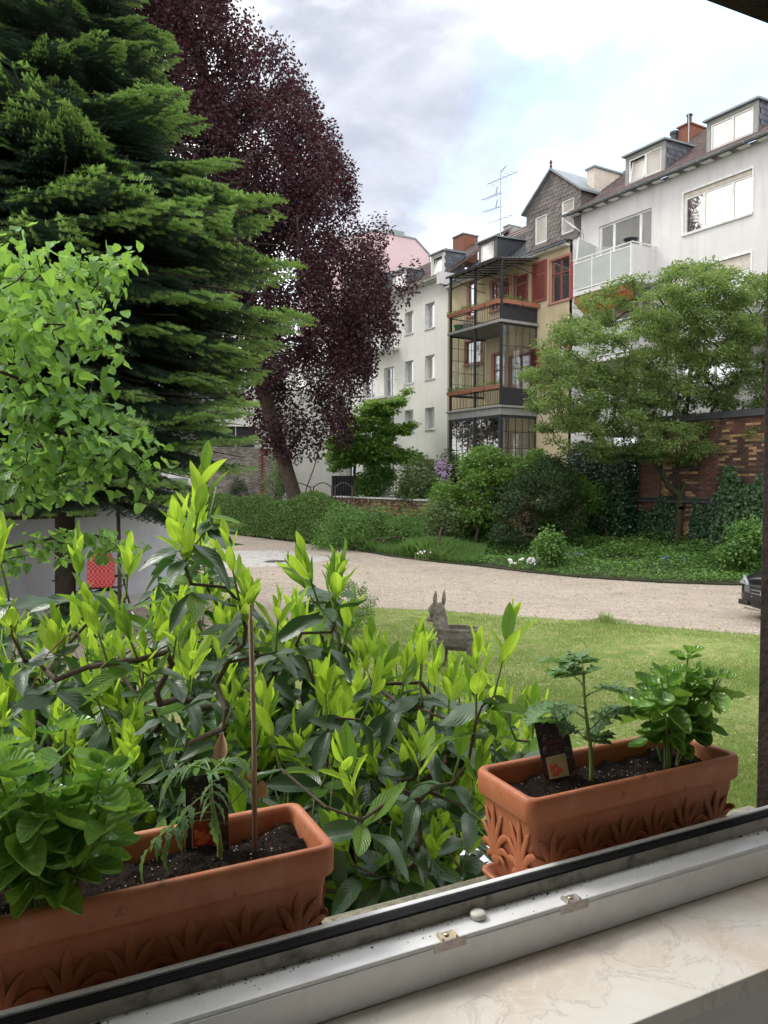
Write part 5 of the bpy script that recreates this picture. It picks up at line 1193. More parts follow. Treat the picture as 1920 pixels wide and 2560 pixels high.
for k in range(4):
    z = zbal-2.85*k
    if z < .8: continue
    b = MB(); b.box(tbal0, tbal0+3.2, .003, .95, z, z+.16); bl = b.build('balcony', MATS['white_render'], C, O)
    b = MB(); zt_ = z+1.1; 
    for zz_ in (zt_, z+.28): b.tube([(tbal0+.03, .02, zz_), (tbal0+.03, .92, zz_), (tbal0+3.17, .92, zz_), (tbal0+3.17, .02, zz_)], .018, 5)
    b.build('railing', MATS['rail_white'], bl, O); br = MB(); br.box(-.008, .008, -.008, .008, z+.29, zt_-.02); me = br.mesh('bar', MATS['rail_white'])
    for i in range(7 if k != 1 else 3): x = meshobj('bar', me, bl); x.location = (tbal0+.03-tC0, .08+.8*i/(6 if k != 1 else 2), 0)
    for i in range(26 if k != 1 else 6): x = meshobj('bar', me, bl); x.location = (tbal0+.05+3.1*i/(25 if k != 1 else 5)-tC0, .92, 0)
# ------------------------------------------------------------------ D: pink gabled block behind
tD = 30.0
def wz(px, py, t=tD):     # (w, z) on the plane t = const
    d = raydir(px, py); k = ((FW(t)-Vector((0, 0, H))).dot(UF))/d.dot(UF); P = Vector((0, 0, H))+d*k; return (P-P0).dot(NF), P.z
D = fthing('pink_house', tD, 'tall pink gabled house wall rising behind the roofs, partly behind the dark red tree', 'house', wd=-5); O = (tD, -5, 0)
pp = [wz(x, y) for x, y in ((880, 590), (930, 578), (968, 585), (1038, 599), (1073, 637), (1075, 680))]
pr = [(pp[0][0], 0)]+pp+[(pp[-1][0]-.5, 8), (pp[-1][0]-.5, 0)]
b = MB(); b.extr([(tD, w_, z_) for w_, z_ in pr], (9, 0, 0)); b.build('wall', MATS['pink_render'], D, O)
cap = MB()
for i in range(1, len(pp)): (w0_, z0_), (w1_, z1_) = pp[i-1], pp[i]; cap.extr([(tD-.06, w0_, z0_), (tD-.06, w1_, z1_), (tD-.06, w1_, z1_+.12), (tD-.06, w0_, z0_+.12)], (9.1, 0, 0))
cap.build('roof_edge', MATS['zinc'], D, O)
w_, z_ = wz(1000, 590); b = MB(); b.box(tD+.5, tD+1.5, w_-.7, w_+.5, z_-.3, z_+.55); b.build('roof_box', MATS['zinc'], D, O)
O2 = FW(36, -1)
E = fthing('cream_house', 36, 'pale cream house with dark windows glimpsed behind the dark red tree', 'house'); O = (36, 0, 0)
HE = [(32+i*2.6, 33.2+i*2.6, 1.2+3*j, 2.9+3*j) for i in range(6) for j in range(4)]
b = MB(); facade(b, 30.2, 48, -.2, 13, HE, -.6, .25); b.quad((30.2, -.85, -.2), (48, -.85, -.2), (48, -.85, 13), (30.2, -.85, 13), mi=1); b.quad((30.2, -.6, 13), (48, -.6, 13), (48, -8, 16), (30.2, -8, 16), mi=1); b.build('wall', [MATS['cream_render'], MATS['slate_dark']], E, O)
for h in HE: window(E, O, *h, w=-.8, mull=(.5,), glass='glass_dark', fw=.08)
# ================================================================== brick garden wall (parallel to the facades, 4.15 m in front)
WB = 4.15
def fwt(px): return ff(px, 1250, WB)[0]
tw_r, tw_l, tw_end = -9.5, fwt(1602), 22.5
zl_, zlow_ = ff(1800, 1252, WB)[1], 1.62
zhi = ff(1880, 1040, WB)[1]
surf('brick_yellow', (.36, .23, .115), (.26, .155, .08), scale=8, rough=.9, island=.45, c3=(.10, .055, .04), s3=3.2, f3=.85, bs=.5, bscale=40)
surf('brick_red', (.125, .055, .042), (.085, .042, .034), scale=6, rough=.9, island=.3, bs=.5, bscale=40)
surf('brick_dark', (.085, .048, .036), (.06, .035, .03), scale=6, rough=.9, island=.3, bs=.5, bscale=40)
surf('mortar', (.10, .08, .065), (.10, .08, .06), scale=12, rough=.95); surf('wall_slate_cap', (.05, .05, .055), (.035, .035, .04), scale=5, rough=.8, bs=.5)
BW = fthing('brick_wall', 0, 'tall old brick garden wall of yellow, red and dark bricks behind the right-hand tree', 'brick wall', wd=WB); O = (0, WB, 0)
b = MB(); b.box(tw_r, tw_l+.1, WB-.35, WB-.02, zl_, zhi); b.box(tw_r, tw_l+1.3, WB-.35, WB-.015, -.1, zl_-.07); b.build('core', MATS['mortar'], BW, O)
bx = MB(); bx.box(.006, .244, -.02, .0, .005, .070); bm_ = {k: bx.mesh('brick', MATS[k]) for k in ('brick_yellow', 'brick_red', 'brick_dark')}
bx2 = MB(); bx2.box(.006, .244, -.02, .0, .005, .070)
piers = [(ff(1793, 1150, WB)[0], ff(1757, 1150, WB)[0]), (ff(1650, 1150, WB)[0], ff(1610, 1150, WB)[0])]
gB = random.Random(17); cnt = 0; rest = {k: MB() for k in bm_}
allb = []
z = .3; row = 0
while z < zhi-.05:
    up = z > zl_; tmax = tw_l+.05 if up else tw_l+1.25; t = -7.0+(.125 if row % 2 else 0)
    while t < tmax-.2:
        tm = t+.125; pier = any(a-.02 < tm < c+.02 for a, c in piers)
        kd = 'brick_red' if (pier or (not up and tw_l-.35 < tm < tw_l+.45) or z > zhi-.5 and gB.random() < .8) else 'brick_yellow' if gB.random() < (.82 if sines(np.array([[tm, z, 0]]), 1.6, 4)[0] > -.3 else .3) else 'brick_dark'
        if not (zl_-.10 < z < zl_+.06): allb.append((t+gB.uniform(-.003, .003), WB+(.09 if pier else .0)+gB.uniform(-.004, .005), z, kd))
        t += .25
    z += .077; row += 1
def pxof(P):
    x, y, zz = P; c, s = math.cos(PITCH), math.sin(PITCH); f = y*c-(zz-H)*s; u = y*s+(zz-H)*c; return 960+FPX*x/f, 1280-FPX*u/f
vis = []
for br in allb:
    P = FW(br[0]+.12, br[1], br[2]); px, py = pxof(P); score = 0
    if 1500 < px < 1905 and 1030 < py < 1375: score = 1+(px > 1600 and py > 1130)+gB.random()*.5
    vis.append((score, br))
vis.sort(key=lambda s: -s[0])
for i, (sc_, br) in enumerate(vis):
    if i < 298: o = meshobj('brick', bm_[br[3]], BW); o.location = (br[0], br[1]-WB, br[2])
    else: m_ = rest[br[3]]; m_.box(br[0]+.006, br[0]+.244, br[1]-.02, br[1], br[2]+.005, br[2]+.070)
for k, m_ in rest.items(): m_.build('brick', MATS[k], BW, O, kind='stuff')
for a, c in piers: b = MB(); b.box(a-.03, c+.03, WB-.3, WB+.068, zl_+.05, zhi-.02); b.build('pier', MATS['mortar'], BW, O)
b = MB(); b.extr([(tw_r, WB-.02, zl_+.05), (tw_r, WB+.20, zl_-.03), (tw_r, WB+.20, zl_-.08), (tw_r, WB-.02, zl_-.08)], (tw_l+1.3-tw_r, 0, 0)); b.build('ledge', MATS['wall_slate_cap'], BW, O)
b = MB(); b.extr([(tw_r, WB-.45, zhi+.0), (tw_r, WB+.10, zhi), (tw_r, WB-.1, zhi+.22), (tw_r, WB-.3, zhi+.22)], (tw_l+.1-tw_r, 0, 0)); b.build('coping', MATS['wall_slate_cap'], BW, O)
# low wall to the left
LWl = fthing('low_brick_wall', 12, 'low brick garden wall with a stone coping running left from the tall wall, above the hedge', 'brick wall', wd=WB); O = (12, WB, 0)
zt_ = ff(1000, 1246, WB)[1]
b = MB(); b.box(tw_l+1.32, tw_end, WB-.3, WB-.02, -.1, zt_-.08); b.build('core', MATS['mortar'], LWl, O); bl_ = MB(); bl2 = MB()
z = .3; row = 0; n_ = 0
while z < zt_-.15:
    t = tw_l+1.34+(.125 if row % 2 else 0)
    while t < tw_end-.3:
        (bl_ if gB.random() < (.75 if t < tw_l+4 else .4) else bl2).box(t+.006, t+.244, WB-.02, WB+gB.uniform(-.003, .005), z+.005, z+.07); t += .25
    z += .077; row += 1
bl_.build('brick', MATS['brick_yellow'], LWl, O, kind='stuff'); bl2.build('brick', MATS['brick_red'], LWl, O, kind='stuff')
b = MB(); b.box(tw_l+1.31, tw_end, WB-.36, WB+.05, zt_-.079, zt_); b.build('coping', MATS['pale_sill'], LWl, O, bevel=.01)
# ================================================================== planted bed: rising soil + ground cover
bed_f = [gp(x, y) for x, y in ((779, 1359), (813, 1364), (891, 1375), (977, 1390), (1097, 1405), (1191, 1414), (1320, 1430), (1452, 1443), (1654, 1456), (1863, 1463), (2100, 1476))]
bb_ = [FW(t_, WB-.02) for t_ in (23, 20, 16.5, 13, 10, 7.2, 5, 3, 1, -1, -3.5)]
me = bpy.data.meshes.new('bed'); v = [(p.x, p.y, .03) for p in bed_f]+[((p.x*.5+q.x*.5), (p.y+q.y)/2, .16) for p, q in zip(bed_f, bb_)]+[(q.x, q.y, .30) for q in bb_]; n = len(bed_f)
me.from_pydata(v, [], [(i, i+1, n+i+1, n+i) for i in range(n-1)]+[(n+i, n+i+1, 2*n+i+1, 2*n+i) for i in range(n-1)]); me.materials.append(MATS['earth']); o = meshobj('flower_bed_soil', me); o['kind'] = 'structure'
kerb = MB()
for i in range(len(bed_f)-1):
    a, c = bed_f[i], bed_f[i+1]; k = max(1, int((c-a).length/.9))
    for j in range(k): p = a.lerp(c, j/k); q = a.lerp(c, (j+.97)/k); dd_ = (q-p).normalized(); nn = Vector((-dd_.y, dd_.x, 0))*.05; kerb.extr([tuple(p-nn), tuple(q-nn), tuple(q+nn), tuple(p+nn)], (0, 0, .035))
kerb.build('kerb_stones', MATS['earth'], None, kind='stuff', label='low dark kerb stones along the edge of the planted bed', cat='kerb stones')
def bedpoly_pts(n, seed, u0=0, u1=1, v0=0, v1=1):
    g = np.random.default_rng(seed); F0 = np.array([tuple(p) for p in bed_f]); B0 = np.array([tuple(p) for p in bb_]); u = g.uniform(u0, u1, n)*(len(F0)-1.001); i = u.astype(int); fr = (u-i)[:, None]
    a = F0[i]*(1-fr)+F0[i+1]*fr; b2 = B0[i]*(1-fr)+B0[i+1]*fr; v = g.uniform(v0, v1, n)[:, None]; P = a*(1-v)+b2*v; P[:, 2] = .03+.27*v[:, 0]; return P, v[:, 0], u
leafmat('cover_leaf', (.075, .155, .036), (.13, .25, .06), (.16, .32, .05), .3, .55, .35, nscale=.9)
leafmat('cover_dark', (.022, .060, .020), (.045, .095, .028), (.08, .16, .03), .2, .45, .45, nscale=1.2)
P, v, u = bedpoly_pts(60000, 61, .32, 1); hh = (.10+.34*np.clip(v*2.4, 0, 1))*(1+.35*sines(P[:, :2], 2.6, 7))
P[:, 2] += np.clip(hh, .06, None)*rng.uniform(.25, 1, len(P)); keep = rng.uniform(0, 1, len(P)) < .95; P = P[keep]; n = len(P)
V, F, U = cloud(quadleaf(.75), P, np.c_[rng.normal(size=(n, 2)), rng.normal(size=n)*.3+.1], np.c_[rng.normal(size=(n, 2))*.5, np.ones(n)], .065*rng.uniform(.6, 1.4, n))
tag(meshobj('ground_cover', npmesh('ground_cover', V, F, MATS['cover_leaf'])), 'leafy green ground cover filling the bed between the path and the brick wall', 'ground cover', kind='stuff')
# tall grass at the left half of the bed
leafmat('tall_grass', (.075, .15, .035), (.12, .21, .06), (.2, .36, .06), .35, .6, .25, nscale=.8)
P, v, u = bedpoly_pts(70000, 62, 0, .5, 0, 1); n = len(P); g = rng; hh = .42*(1+.3*sines(P[:, :2], 1.5, 9))*g.uniform(.5, 1.1, n); a = g.uniform(0, 6.28, n); l = hh*g.uniform(.1, .7, n); b2 = a+1.57; wd = .006
V = np.zeros((n, 4, 3)); cs, sn = np.cos(b2)*wd, np.sin(b2)*wd
V[:, 0] = P-np.c_[cs, sn, 0*cs]; V[:, 1] = P+np.c_[cs, sn, 0*cs]; V[:, 2] = P+np.c_[np.cos(a)*l*.35+cs, np.sin(a)*l*.35+sn, hh*.65]; V[:, 3] = P+np.c_[np.cos(a)*l, np.sin(a)*l, hh]
tag(meshobj('tall_grass', npmesh('tall_grass', V.reshape(-1, 3), np.arange(n*4).reshape(n, 4), MATS['tall_grass'])), 'soft tall grass along the far edge of the path left of the white flowers', 'tall grass', kind='stuff')
# flowers
surf('petal_blue', (.16, .18, .48), (.22, .20, .52), scale=20, rough=.8)
def flowers(name, px, py, wpx, n, mat, label, z, r=.05, hz=.1, seed=1):
    g = random.Random(seed); c = gp(px, py, z); o = empty(name, (c.x, c.y, 0), 0, label, 'flowers'); b = MB(); w_ = wpx/FPX*c.y/2
    for _ in range(n):
        x, y, zz = g.gauss(0, w_*.45), g.gauss(0, w_*.35), z+g.uniform(-hz, hz)
        for k in range(4): b.blob((x+g.uniform(-.5, .5)*r, y+g.uniform(-.5, .5)*r, zz+g.uniform(-.4, .4)*r), r*g.uniform(.3, .5), 5, 2)
    b.build('blossoms', MATS[mat], o, kind='stuff')
    st = MB()
    for _ in range(n): x = g.gauss(0, w_*.45); st.tube([(x, g.gauss(0, w_*.3), .05), (x*1.05, 0, z)], .004, 3)
    st.build('stems', MATS['stem_green'], o, kind='stuff')
flowers('white_flowers', 1330, 1402, 56, 34, 'petal_white', 'dense clump of white flowers in the bed at the path edge', .25, .07, .07, 1); flowers('white_flowers', 1277, 1404, 22, 9, 'petal_white', 'smaller white flower clump left of the dense white clump', .22, .06, .05, 2)
flowers('white_flowers', 1055, 1381, 45, 14, 'petal_white', 'small sparse white flowers in the tall grass further left', .28, .035, .04, 3)
flowers('blue_flowers', 1430, 1388, 44, 22, 'petal_blue', 'blue-violet flowers in the bed just right of the white clump', .30, .05, .12, 4); flowers('blue_flowers', 1665, 1400, 26, 12, 'petal_blue', 'blue-violet flowers under the right-hand tree, left one of two', .32, .05, .10, 5); flowers('blue_flowers', 1707, 1400, 22, 9, 'petal_blue', 'blue-violet flowers under the right-hand tree, right one of two', .32, .045, .10, 6)
# ================================================================== shrubs and trees: generic builder
def bush(name, poly, D, T, ntg, per, spread, leafL, ratio, mat, label, cat, seed, root=None, barkm='bark', up0=None, rtip=.004, upb=.5, droop=0.1, hole=-.4, edge=40, extra=None, hf=1.4, group=None, sides=4, rmax=None, stems=None, trunk=None, flat_=1, lift=.15):
    C = crown_points(poly, D, T, ntg, seed, hole, hf, edge); root = root or dp(*( (np.array(poly).mean(0)[0]), np.array(poly)[:, 1].max()), D)
    t = treething(name, root, label, cat, group)
    tr = trunk or [tuple(root), tuple(Vector(root)+Vector((0, 0, .25)))]
    V, F, A, par, tips = skeleton(tr, C, rtip, 2.2, lift, seed=seed, sides=sides, rmax=rmax, stems=stems)
    meshobj('branches', npmesh('branches', sub(V, root), F, MATS[barkm], smooth=True), t)
    sp = (spread, spread, spread*flat_)
    leafcloud('foliage', t, sub(C, root), per, sp, quadleaf(ratio), leafL, MATS[mat], seed+1, upb, droop, kind='stuff')
    return t
leafmat('leaf_olive', (.105, .165, .055), (.16, .225, .078), (.28, .40, .09), .38, .55, .3, nscale=.7)
leafmat('leaf_bright', (.075, .155, .03), (.13, .23, .045), (.22, .40, .06), .35, .5, .35, nscale=.8)
leafmat('leaf_maple', (.12, .24, .05), (.19, .33, .075), (.32, .52, .09), .4, .5, .3, nscale=.8)
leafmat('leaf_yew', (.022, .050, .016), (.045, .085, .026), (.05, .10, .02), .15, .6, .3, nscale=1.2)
leafmat('leaf_hedge', (.060, .120, .026), (.11, .18, .042), (.12, .24, .03), .25, .5, .35, nscale=.6)
leafmat('leaf_ivy', (.014, .042, .016), (.032, .075, .025), (.04, .10, .02), .15, .35, .5, nscale=1.5)
leafmat('leaf_lilac', (.10, .16, .06), (.16, .22, .09), (.22, .33, .09), .3, .55, .3, nscale=1)
leafmat('leaf_copper', (.048, .020, .026), (.028, .013, .019), (.13, .030, .034), .22, .55, .28, nscale=.5)
# right-hand tree
rt = gp(1690, 1392, .12)
poly = [(1293, 985), (1330, 905), (1345, 860), (1400, 810), (1430, 780), (1480, 740), (1500, 700), (1560, 690), (1600, 660), (1640, 665), (1690, 655), (1740, 665), (1770, 648), (1830, 670), (1900, 690), (1990, 720), (2060, 800), (2080, 950), (2040, 1080), (1960, 1180), (1900, 1190), (1870, 1110), (1830, 1130), (1840, 1160), (1780, 1150), (1740, 1150), (1700, 1160), (1640, 1150), (1590, 1140), (1560, 1120), (1530, 1150), (1480, 1140), (1420, 1130), (1380, 1100), (1340, 1060), (1300, 1010)]
D_ = rt.y+.3; z0 = rt.z
def mp(px, py, D=None): return tuple(dp(px, py, D or D_))
trunk = [tuple(rt), mp(1695, 1330), mp(1700, 1270), mp(1702, 1240)]
stems = [(3, [mp(1672, 1215), mp(1650, 1170), mp(1630, 1140), mp(1600, 1050)]), (3, [mp(1690, 1190), mp(1692, 1130), mp(1685, 1040), mp(1675, 950)]), (3, [mp(1712, 1215), mp(1745, 1175), mp(1765, 1130), mp(1790, 1050), mp(1830, 950)]), (3, [mp(1698, 1180, D_+.6), mp(1700, 1130, D_+.8), mp(1720, 1000, D_+1), mp(1730, 880, D_+1)])]
t = bush('spreading_tree', poly, D_, 2.6, 980, 150, .36, .092, .66, 'leaf_olive', 'wide multi-stemmed green tree with layered branches in front of the white block and brick wall', 'tree', 71, rt, 'bark_moss', trunk=trunk, stems=stems, rtip=.0065, droop=.15, upb=.75, hole=-.75, flat_=.45, hf=1.6, sides=5)
# ivy and shrubs against the wall
def wallivy(px0, px1, py0, py1, n, label, seed, mat='leaf_ivy', L_=.09, w0=.05, w1=.35, shape=None):
    g = np.random.default_rng(seed); t0, z0 = ff(px0, py1, WB+w0); t1, z1 = ff(px1, py0, WB+w0); ta, tb = min(t0, t1), max(t0, t1)
    T_ = g.uniform(ta, tb, n); Z = g.uniform(min(z0, .15), z1, n); s = np.c_[T_, Z*1.0, T_*0]; uu = (T_-ta)/(tb-ta); top = z1*(.88+.12*np.sin(uu*7+seed))*np.clip(np.minimum(uu, 1-uu)*14+.35, 0, 1)
    k = (Z < top+sines(s[:, :2], 3, seed)*.18); T_, Z = T_[k], Z[k]; n = len(T_); Wd = g.uniform(w0, w1, n)*(.5+.8*np.clip(1-Z/z1, 0, 1))
    tm = (ta+tb)/2; o = fthing('climbing_ivy', tm, label, 'ivy', wd=WB); P = np.c_[T_-tm, Wd, Z]
    V, F, U = cloud(quadleaf(.85), P, np.c_[g.normal(size=n), g.normal(size=n)*.4, -np.abs(g.normal(size=n))], np.c_[g.normal(size=n)*.4, np.ones(n), g.normal(size=n)*.4+.4], L_*g.uniform(.6, 1.3, n))
    meshobj('foliage', npmesh('foliage', V, F, MATS[mat]), o)['kind'] = 'stuff'
    b = MB(); gg = random.Random(seed)
    for k in range(7): x = gg.uniform(ta, tb)-tm; b.tube([(x, .04, .1), (x+gg.uniform(-.2, .2), .05, z1*.4), (x+gg.uniform(-.5, .5), .05, z1*.8)], [.02, .014, .006], 5)
    b.build('stems', MATS['bark'], o)
wallivy(1600, 1700, 1240, 1385, 9000, 'dark ivy on the lower wall left of the tree trunk', 81); wallivy(1735, 1820, 1235, 1385, 9000, 'dark ivy on the lower wall right of the tree trunk', 82)
wallivy(1815, 1935, 1160, 1400, 8000, 'mixed climber on the wall at the far right edge', 83, 'cover_dark', .1, .1, .9); wallivy(1430, 1600, 1095, 1300, 17000, 'thick ivy cascading over the wall end left of the upper wall', 84, 'leaf_ivy', .10, .1, 1.0)
bush('bright_shrub', [(1085, 1260), (1100, 1215), (1140, 1180), (1170, 1140), (1200, 1125), (1235, 1130), (1262, 1150), (1300, 1150), (1350, 1130), (1400, 1160), (1410, 1200), (1300, 1240), (1270, 1290), (1260, 1335), (1130, 1330), (1075, 1300)], 27, 1.5, 330, 62, .38, .13, .75, 'leaf_bright', 'bright green dense rounded shrub in front of the iron veranda', 'shrub', 91, gp(1190, 1372, .2), droop=.3, upb=.5, hole=-1.2, flat_=.6)
bush('yew_bush', [(1235, 1350), (1240, 1280), (1262, 1230), (1300, 1180), (1350, 1150), (1400, 1140), (1440, 1190), (1450, 1250), (1450, 1320), (1420, 1350), (1340, 1365), (1270, 1365)], 24.5, 1.6, 360, 60, .32, .10, .32, 'leaf_yew', 'dark feathery bush with several thin stems left of the yellow brick wall', 'bush', 92, gp(1335, 1392, .15), rtip=.005, upb=.6, hole=-1.0, flat_=.35)
bush('laurel_bush', [(1330, 1310), (1360, 1230), (1420, 1180), (1500, 1170), (1550, 1230), (1560, 1290), (1510, 1270), (1450, 1300), (1430, 1340), (1370, 1340)], 26, .9, 150, 60, .35, .11, .6, 'leaf_bright', 'green shrub arching over the low wall between the dark bush and the tree', 'shrub', 93, gp(1440, 1375, .2), hole=-1)
bush('ivy_mound', [(1430, 1330), (1440, 1230), (1470, 1150), (1540, 1110), (1600, 1120), (1625, 1180), (1615, 1260), (1590, 1300), (1520, 1300), (1470, 1340)], 27.2, .9, 220, 70, .30, .11, .8, 'leaf_ivy', 'dark ivy mass hanging over the stepped end of the brick wall', 'ivy', 104, gp(1520, 1375, .2), hole=-1.5)
bush('lilac_shrub', [(1000, 1245), (1010, 1180), (1045, 1130), (1070, 1120), (1085, 1150), (1130, 1130), (1135, 1180), (1115, 1230), (1080, 1260)], 38, 1.0, 150, 60, .42, .15, .7, 'leaf_lilac', 'loose lilac shrub with pale leaves in front of the white middle block', 'shrub', 94, dp(1060, 1262, 38), hole=-.3)
P = crown_points([(1085, 1170), (1110, 1130), (1135, 1140), (1120, 1200), (1095, 1210)], 37.8, .6, 60, 5); b = MB()
for p in P:
    for k in range(5): b.blob((p[0]+rnd.uniform(-.06, .06), p[1]-.5, p[2]+rnd.uniform(-.1, .12)), .05, 5, 2)
surf('lilac_bloom', (.42, .32, .46), rough=.9); b.build('lilac_blossom', MATS['lilac_bloom'], None, label='pale lilac blossom sprays on the shrub in front of the white block', cat='blossom', kind='stuff')
bush('pale_shrub', [(1060, 1330), (1075, 1265), (1110, 1250), (1150, 1290), (1150, 1340), (1100, 1360)], 26, .8, 100, 50, .3, .10, .5, 'leaf_lilac', 'greyish variegated low shrub right of the hedge', 'shrub', 95, gp(1100, 1385, .2), hole=-1)
bush('leafy_perennial', [(1335, 1400), (1340, 1350), (1370, 1328), (1400, 1345), (1410, 1390), (1380, 1410)], 21, .4, 40, 50, .22, .10, .7, 'cover_leaf', 'upright leafy perennial beside the white flowers', 'shrub', 96, gp(1372, 1420, .1), hole=-2)
bush('leafy_perennial', [(1800, 1400), (1830, 1330), (1900, 1300), (1940, 1330), (1940, 1410), (1850, 1420)], 19.6, .6, 90, 50, .25, .10, .7, 'cover_leaf', 'taller leafy plants in the bed just above the parked car', 'shrub', 97, gp(1870, 1425, .1), hole=-2)
bush('rose_bush', [(800, 1560), (805, 1500), (830, 1465), (850, 1450), (885, 1455), (925, 1480), (945, 1510), (945, 1540), (900, 1560), (870, 1640), (800, 1650)], 12.5, .5, 120, 45, .10, .038, .6, 'cover_leaf', 'small fine-leaved rose bush at the lawn corner behind the laurel', 'rose bush', 98, gp(865, 1650, .03), rtip=.0015, hole=-.8)
bush('small_fir', [(592, 1187), (605, 1205), (625, 1235), (640, 1245), (560, 1245), (578, 1215)], 42, .5, 60, 45, .22, .10, .25, 'leaf_yew', 'small dark young fir in front of the pale brick wall', 'young fir', 99, dp(597, 1262, 42), hole=-2, lift=0)
bush('yellow_green_shrub', [(650, 1240), (655, 1170), (680, 1110), (705, 1130), (720, 1170), (715, 1240)], 41.5, .9, 90, 34, .35, .12, .5, 'leaf_lilac', 'loose yellowish shrub left of the dark red tree trunk', 'shrub', 100, dp(685, 1270, 41.5), hole=0)
bush('maple_tree', [(820, 1130), (838, 1060), (880, 1010), (930, 1000), (975, 1010), (1010, 985), (1022, 975), (1000, 1020), (960, 1050), (1000, 1065), (1035, 1060), (1010, 1085), (975, 1080), (985, 1120), (1040, 1130), (1065, 1160), (1030, 1160), (975, 1150), (930, 1165), (890, 1150), (860, 1170), (830, 1180)], 43, 1.6, 340, 60, .42, .19, .8, 'leaf_maple', 'light green young maple tree with tiered branches in front of the white middle block', 'tree', 101, dp(888, 1262, 43), rtip=.006, trunk=[tuple(dp(888, 1262, 43)), tuple(dp(886, 1180, 43)), tuple(dp(892, 1080, 43))], droop=.3, upb=.8, flat_=.35, hole=-.8)
bush('low_maple_sapling', [(890, 1240), (900, 1190), (940, 1165), (985, 1185), (995, 1225), (960, 1245)], 42.5, .8, 130, 50, .36, .14, .7, 'cover_leaf', 'bluish-green sapling under the light green maple', 'sapling', 102, dp(940, 1268, 42.5), hole=-.7)
# hedge
hpoly = [(440, 1250), (500, 1238), (600, 1236), (700, 1240), (800, 1246), (900, 1252), (1000, 1256), (1090, 1262), (1100, 1330), (1050, 1372), (960, 1388), (830, 1372), (740, 1364), (629, 1345), (520, 1330), (440, 1322)]
g = np.random.default_rng(77); n = 62000; Fh = [gp(x, y) for x, y in ((380, 1316), (460, 1325), (529, 1330), (629, 1343), (740, 1356), (830, 1368), (930, 1374))]; F0 = np.array([tuple(p) for p in Fh]); u = g.uniform(0, len(F0)-1.001, n); i = u.astype(int); fr = (u-i)[:, None]; base = F0[i]*(1-fr)+F0[i+1]*fr
th = g.uniform(0, 1, n)*math.pi*.62; rr_ = 1-np.abs(g.normal(0, .10, n)); wob = 1+.07*sines(np.c_[base[:, :2], th], 1.3, 3); hz = 1.75*wob; dx = 1.3
P = base.copy(); nrm = np.array([.25, .97, 0]); P += nrm*((1-np.cos(th)*rr_)*dx)[:, None]; P[:, 2] = np.sin(np.clip(th*1.1, 0, 1.6))*hz*rr_*(.97)+.05
far_ = u > 5; P[far_, 2] *= 1-.45*(u[far_]-5)
V, F, U = cloud(quadleaf(.6), P, np.c_[g.normal(size=(n, 2)), g.normal(size=n)*.6+.3], g.normal(size=(n, 3))+[0, -.3, .8], .085*g.uniform(.6, 1.4, n))
hd = treething('hedge', (P[:, 0].mean(), P[:, 1].mean(), 0), 'long clipped dark green hedge along the far side of the path', 'hedge'); meshobj('foliage', npmesh('foliage', sub(V, hd.location), F, MATS['leaf_hedge']), hd)['kind'] = 'stuff'
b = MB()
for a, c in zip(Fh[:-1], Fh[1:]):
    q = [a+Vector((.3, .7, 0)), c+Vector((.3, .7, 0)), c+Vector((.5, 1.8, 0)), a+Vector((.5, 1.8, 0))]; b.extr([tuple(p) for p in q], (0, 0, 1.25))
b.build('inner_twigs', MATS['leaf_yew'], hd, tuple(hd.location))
bush('wild_shrubs', [(790, 1375), (800, 1310), (850, 1280), (920, 1275), (990, 1285), (1060, 1275), (1100, 1300), (1100, 1370), (1000, 1392), (900, 1385)], 28, 1.6, 230, 60, .40, .10, .4, 'cover_leaf', 'loose mid-green weeds and shrubs between the hedge and the flowering bed', 'shrubs', 103, gp(960, 1375, .1), hole=-1.2)
# lattice fence panels and dark cover behind the hedge
surf('fence_wood', (.16, .13, .11), (.11, .09, .08), scale=6, rough=.85)
for k, (x0, x1) in enumerate(((702, 778), (782, 831), (836, 882))):
    a, c = dp(x0, 1240, 42), dp(x1, 1240, 42); L_ = (c-a).length; zb2 = .6; zt2 = dp(x0, 1222, 42).z+.05
    o = empty('lattice_fence', (a.x, a.y, 0), 0, ('brown lattice fence panel with arched top behind the dark red trunk', 'arched lattice fence panel just left of the black cover', 'arched lattice fence panel in front of the black cover')[k], 'fence', 'arched lattice fence panels')
    b = MB(); arc = [(L_*i/8, 0, zt2+.28*math.sin(math.pi*i/8)) for i in range(9)]; b.tube(arc, .035, 6); b.box(0, .07, -.035, .035, 0, zt2+.1); b.box(L_-.07, L_, -.035, .035, 0, zt2+.1); b.box(.07, L_-.07, -.02, .02, zb2, zb2+.06); b.build('fence_frame', MATS['fence_wood'], o)
    b = MB(); nn = int(L_/.16)
    for i in range(-4, nn+4):
        for s_ in (-1, 1):
            x0_, x1_ = i*.16, i*.16+s_*.75; pts = [(x0_+(x1_-x0_)*j/8, .012*s_, zb2+.75*j/8*1.4) for j in range(9)]; pts = [p for p in pts if .04 < p[0] < L_-.04 and p[2] < zt2+.28*math.sin(math.pi*max(0, min(1, p[0]/L_)))]
            if len(pts) > 1: b.tube([pts[0], pts[-1]], .011, 4)
    b.build('lattice', MATS['fence_wood'], o, kind='stuff')
p = dp(862, 1225, 44.5); o = empty('black_tarpaulin', (p.x, p.y, 0), 0, 'black ribbed tarpaulin cover behind the lattice fence', 'tarpaulin'); b = MB(); w_ = 33/FPX*44.5
prof = []
for i in range(61): x = -w_+2*w_*i/60; prof.append((x, .06*abs(math.sin(i*.52))))
for i in range(60): (x0, d0), (x1, d1) = prof[i], prof[i+1]; b.quad((x0, -d0, .6), (x1, -d1, .6), (x1, -d1, 2.75), (x0, -d0, 2.75))
b.box(-w_, w_, .05, .6, .6, 2.72); b.build('cover', MATS['dark_panel'], o)
